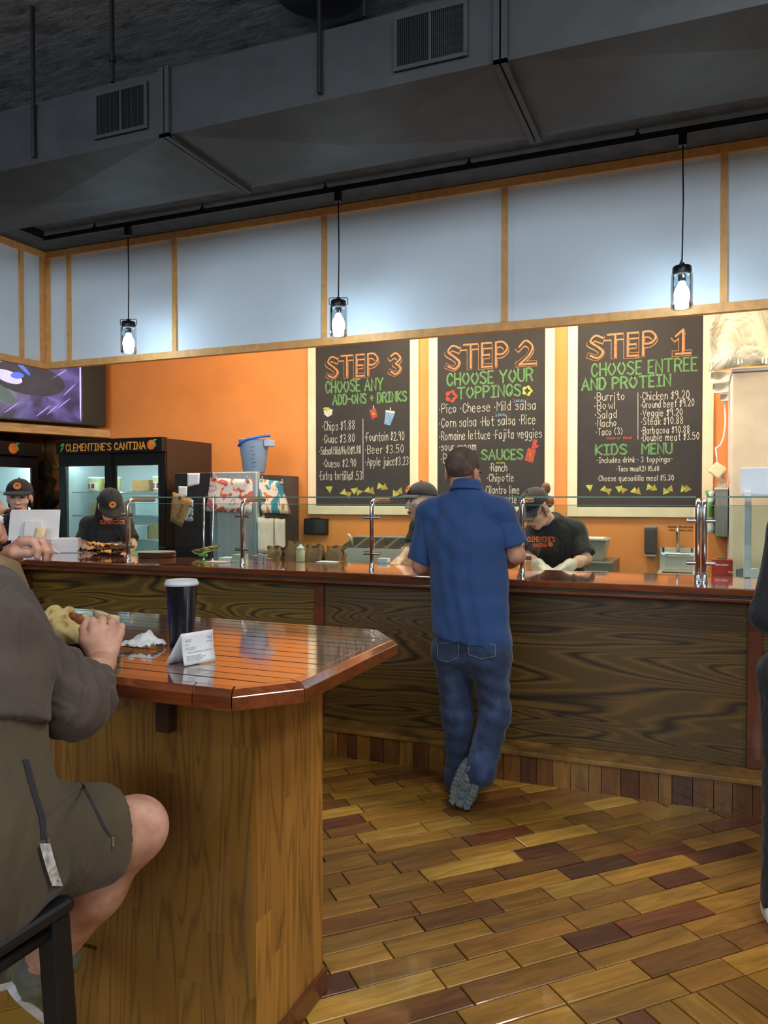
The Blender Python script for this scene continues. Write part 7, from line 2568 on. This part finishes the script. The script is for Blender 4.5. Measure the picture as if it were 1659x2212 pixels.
        if wd == 13:
            tp = [at_d(97, 1822, 1.0), at_d(104, 1850, 1.0), at_d(113, 1880, 1.0), at_d(124, 1914, 1.0)]
            g = []
            for j, p in enumerate(tp):
                g += [p - _R * 0.007, p + _R * 0.007]
            P3 = on_surface(sh, g, None, 0.011)
            MB().add(P3, [(2 * j, 2 * j + 1, 2 * j + 3, 2 * j + 2) for j in range(3)]).build('zip_tape', mat('white_tape', (206, 206, 204), 0.7, var=0.25, scale=60), sh, 'all')
    # sock and shoes
    for a, k in (('aR', 'kR'), ('aL', 'kL')):
        A, K = J[a], J[k]
        ud = (K - A).normalized()
        S = SDF()
        S.cone(A - ud * 0.03, A + ud * 0.055, 0.044, 0.048, 0.02)
        S.cut(A + ud * 0.06, ud)
        mesh_np('sock', [S.mesh(0.005, lambda X_, Y_, Z_: 0.001 * np.sin(Z_ * 300))], M_SOCK, root)
        ft = (V((-0.22, 0.55, -0.55)) if a == 'aR' else V((0, 1, -0.2))).normalized()
        hl = A - ud * 0.085 - ft * 0.075
        shoe(root, hl, hl + ft * 0.285, ud, M_BOOT, 1.05, M_PAPER)
    return root, body, L


rootS, bodyS, LS = seated()
# napkin pinched in the raised hand
cr = crumple(91, 0.012, 8)
_q = at_d(48, 1186, 1.745)
o = MB().grid(lambda s, q: _q + _R * ((s - 0.5) * 0.05) + V((0, 0, (q - 0.5) * 0.035 + cr(s * 4, q * 4))) + _h * cr(q * 4, s * 5), 8, 6, 0.002).build('paper_napkin', M_PAPER, None, 'all')
tag(o, 'small white napkin pinched in the raised hand of the seated man', 'napkin')

# stool
stool = thing('bar_stool', 'black metal bar stool under the seated man', 'stool', (-1.28, 0.90, 0.0))
su0, su1, sn0, sn1, sz = -1.48, -1.075, 0.70, 1.105, 0.755
MB().box(su0, su1, sn0, sn1, sz - 0.03, sz).build('seat', M_BLACK, stool, bevel=0.014, seg=3)
for (u, n, du, dn) in ((su1 - 0.03, sn1 - 0.03, 1, 1), (su0 + 0.03, sn1 - 0.03, -1, 1), (su1 - 0.03, sn0 + 0.03, 1, -1), (su0 + 0.03, sn0 + 0.03, -1, -1)):
    a, b = V((u, n, sz - 0.0305)), V((u + 0.028 * du, n + 0.028 * dn, 0.0005))
    MB().prism([a + V((-0.021, -0.021, 0)), a + V((0.021, -0.021, 0)), a + V((0.021, 0.021, 0)), a + V((-0.021, 0.021, 0))], b - a).build('leg', M_BLACK, stool, bevel=0.004)
for z in (0.70, 0.30):
    k = 0.028 * (sz - z) / sz
    for a, b in (((su0 + 0.03 - k, sn1 - 0.03 + k), (su1 - 0.03 + k, sn1 - 0.03 + k)), ((su0 + 0.03 - k, sn0 + 0.03 - k), (su1 - 0.03 + k, sn0 + 0.03 - k)), ((su1 - 0.03 + k, sn0 + 0.03 - k), (su1 - 0.03 + k, sn1 - 0.03 + k)), ((su0 + 0.03 - k, sn0 + 0.03 - k), (su0 + 0.03 - k, sn1 - 0.03 + k))):
        d = (V(b) - V(a)).normalized() * 0.021
        MB().tube([(a[0] + d.x, a[1] + d.y, z), (b[0] - d.x, b[1] - d.y, z)], 0.012, 8).build('rung', M_BLACK, stool, 'all')

# ---- person at the right edge of the picture, in a dark jacket
g0 = at_z(1683, 2006, 0.0)
hd = X(1760, 1010, 2.66)
J = dict(head=hd, neck=X(1765, 1090, 2.66), chest=X(1770, 1200, 2.66), pel=X(1772, 1430, 2.66), sL=X(1706, 1150, 2.76), sR=X(1836, 1150, 2.54), eL=X(1663, 1328, 2.70), eR=X(1868, 1330, 2.48), wL=X(1716, 1345, 2.92), wR=X(1850, 1345, 2.70), R=frame((0, 1, -0.1)))
dd, ff, rr_ = stand_legs(J['pel'], (0.0, 1.0), 1.7)
dd['aL'] = V((g0.x, g0.y + 0.02, 0.09))
J.update(dd)
w5, b5_, s5, p5, L, ax = person('person in a black jacket cut off at the right edge beside the counter', J, M_SKIN3, cloth_mat('black_jacket', (20, 22, 28), 0.1), M_BLACKP, s=1.0, girth=1.0, h=0.009, sleeve=1.9, hem=0.16, long_sleeve=True, loc=(V(J['pel']).x, V(J['pel']).y, 0))
face_parts(b5_, L, J['R'], 1.0)
S = SDF()
S.ell(L(0, -0.016, 0.045), (0.080, 0.099, 0.090), np.array(J['R']), 0.01)
S.cut(L(0, 0.045, 0.05), J['R'] @ V((0, 1, -0.4)))
mesh_np('hair', [S.mesh(0.007)], M_BROW, w5)
feet(w5, dd, ff, M_WHITE)
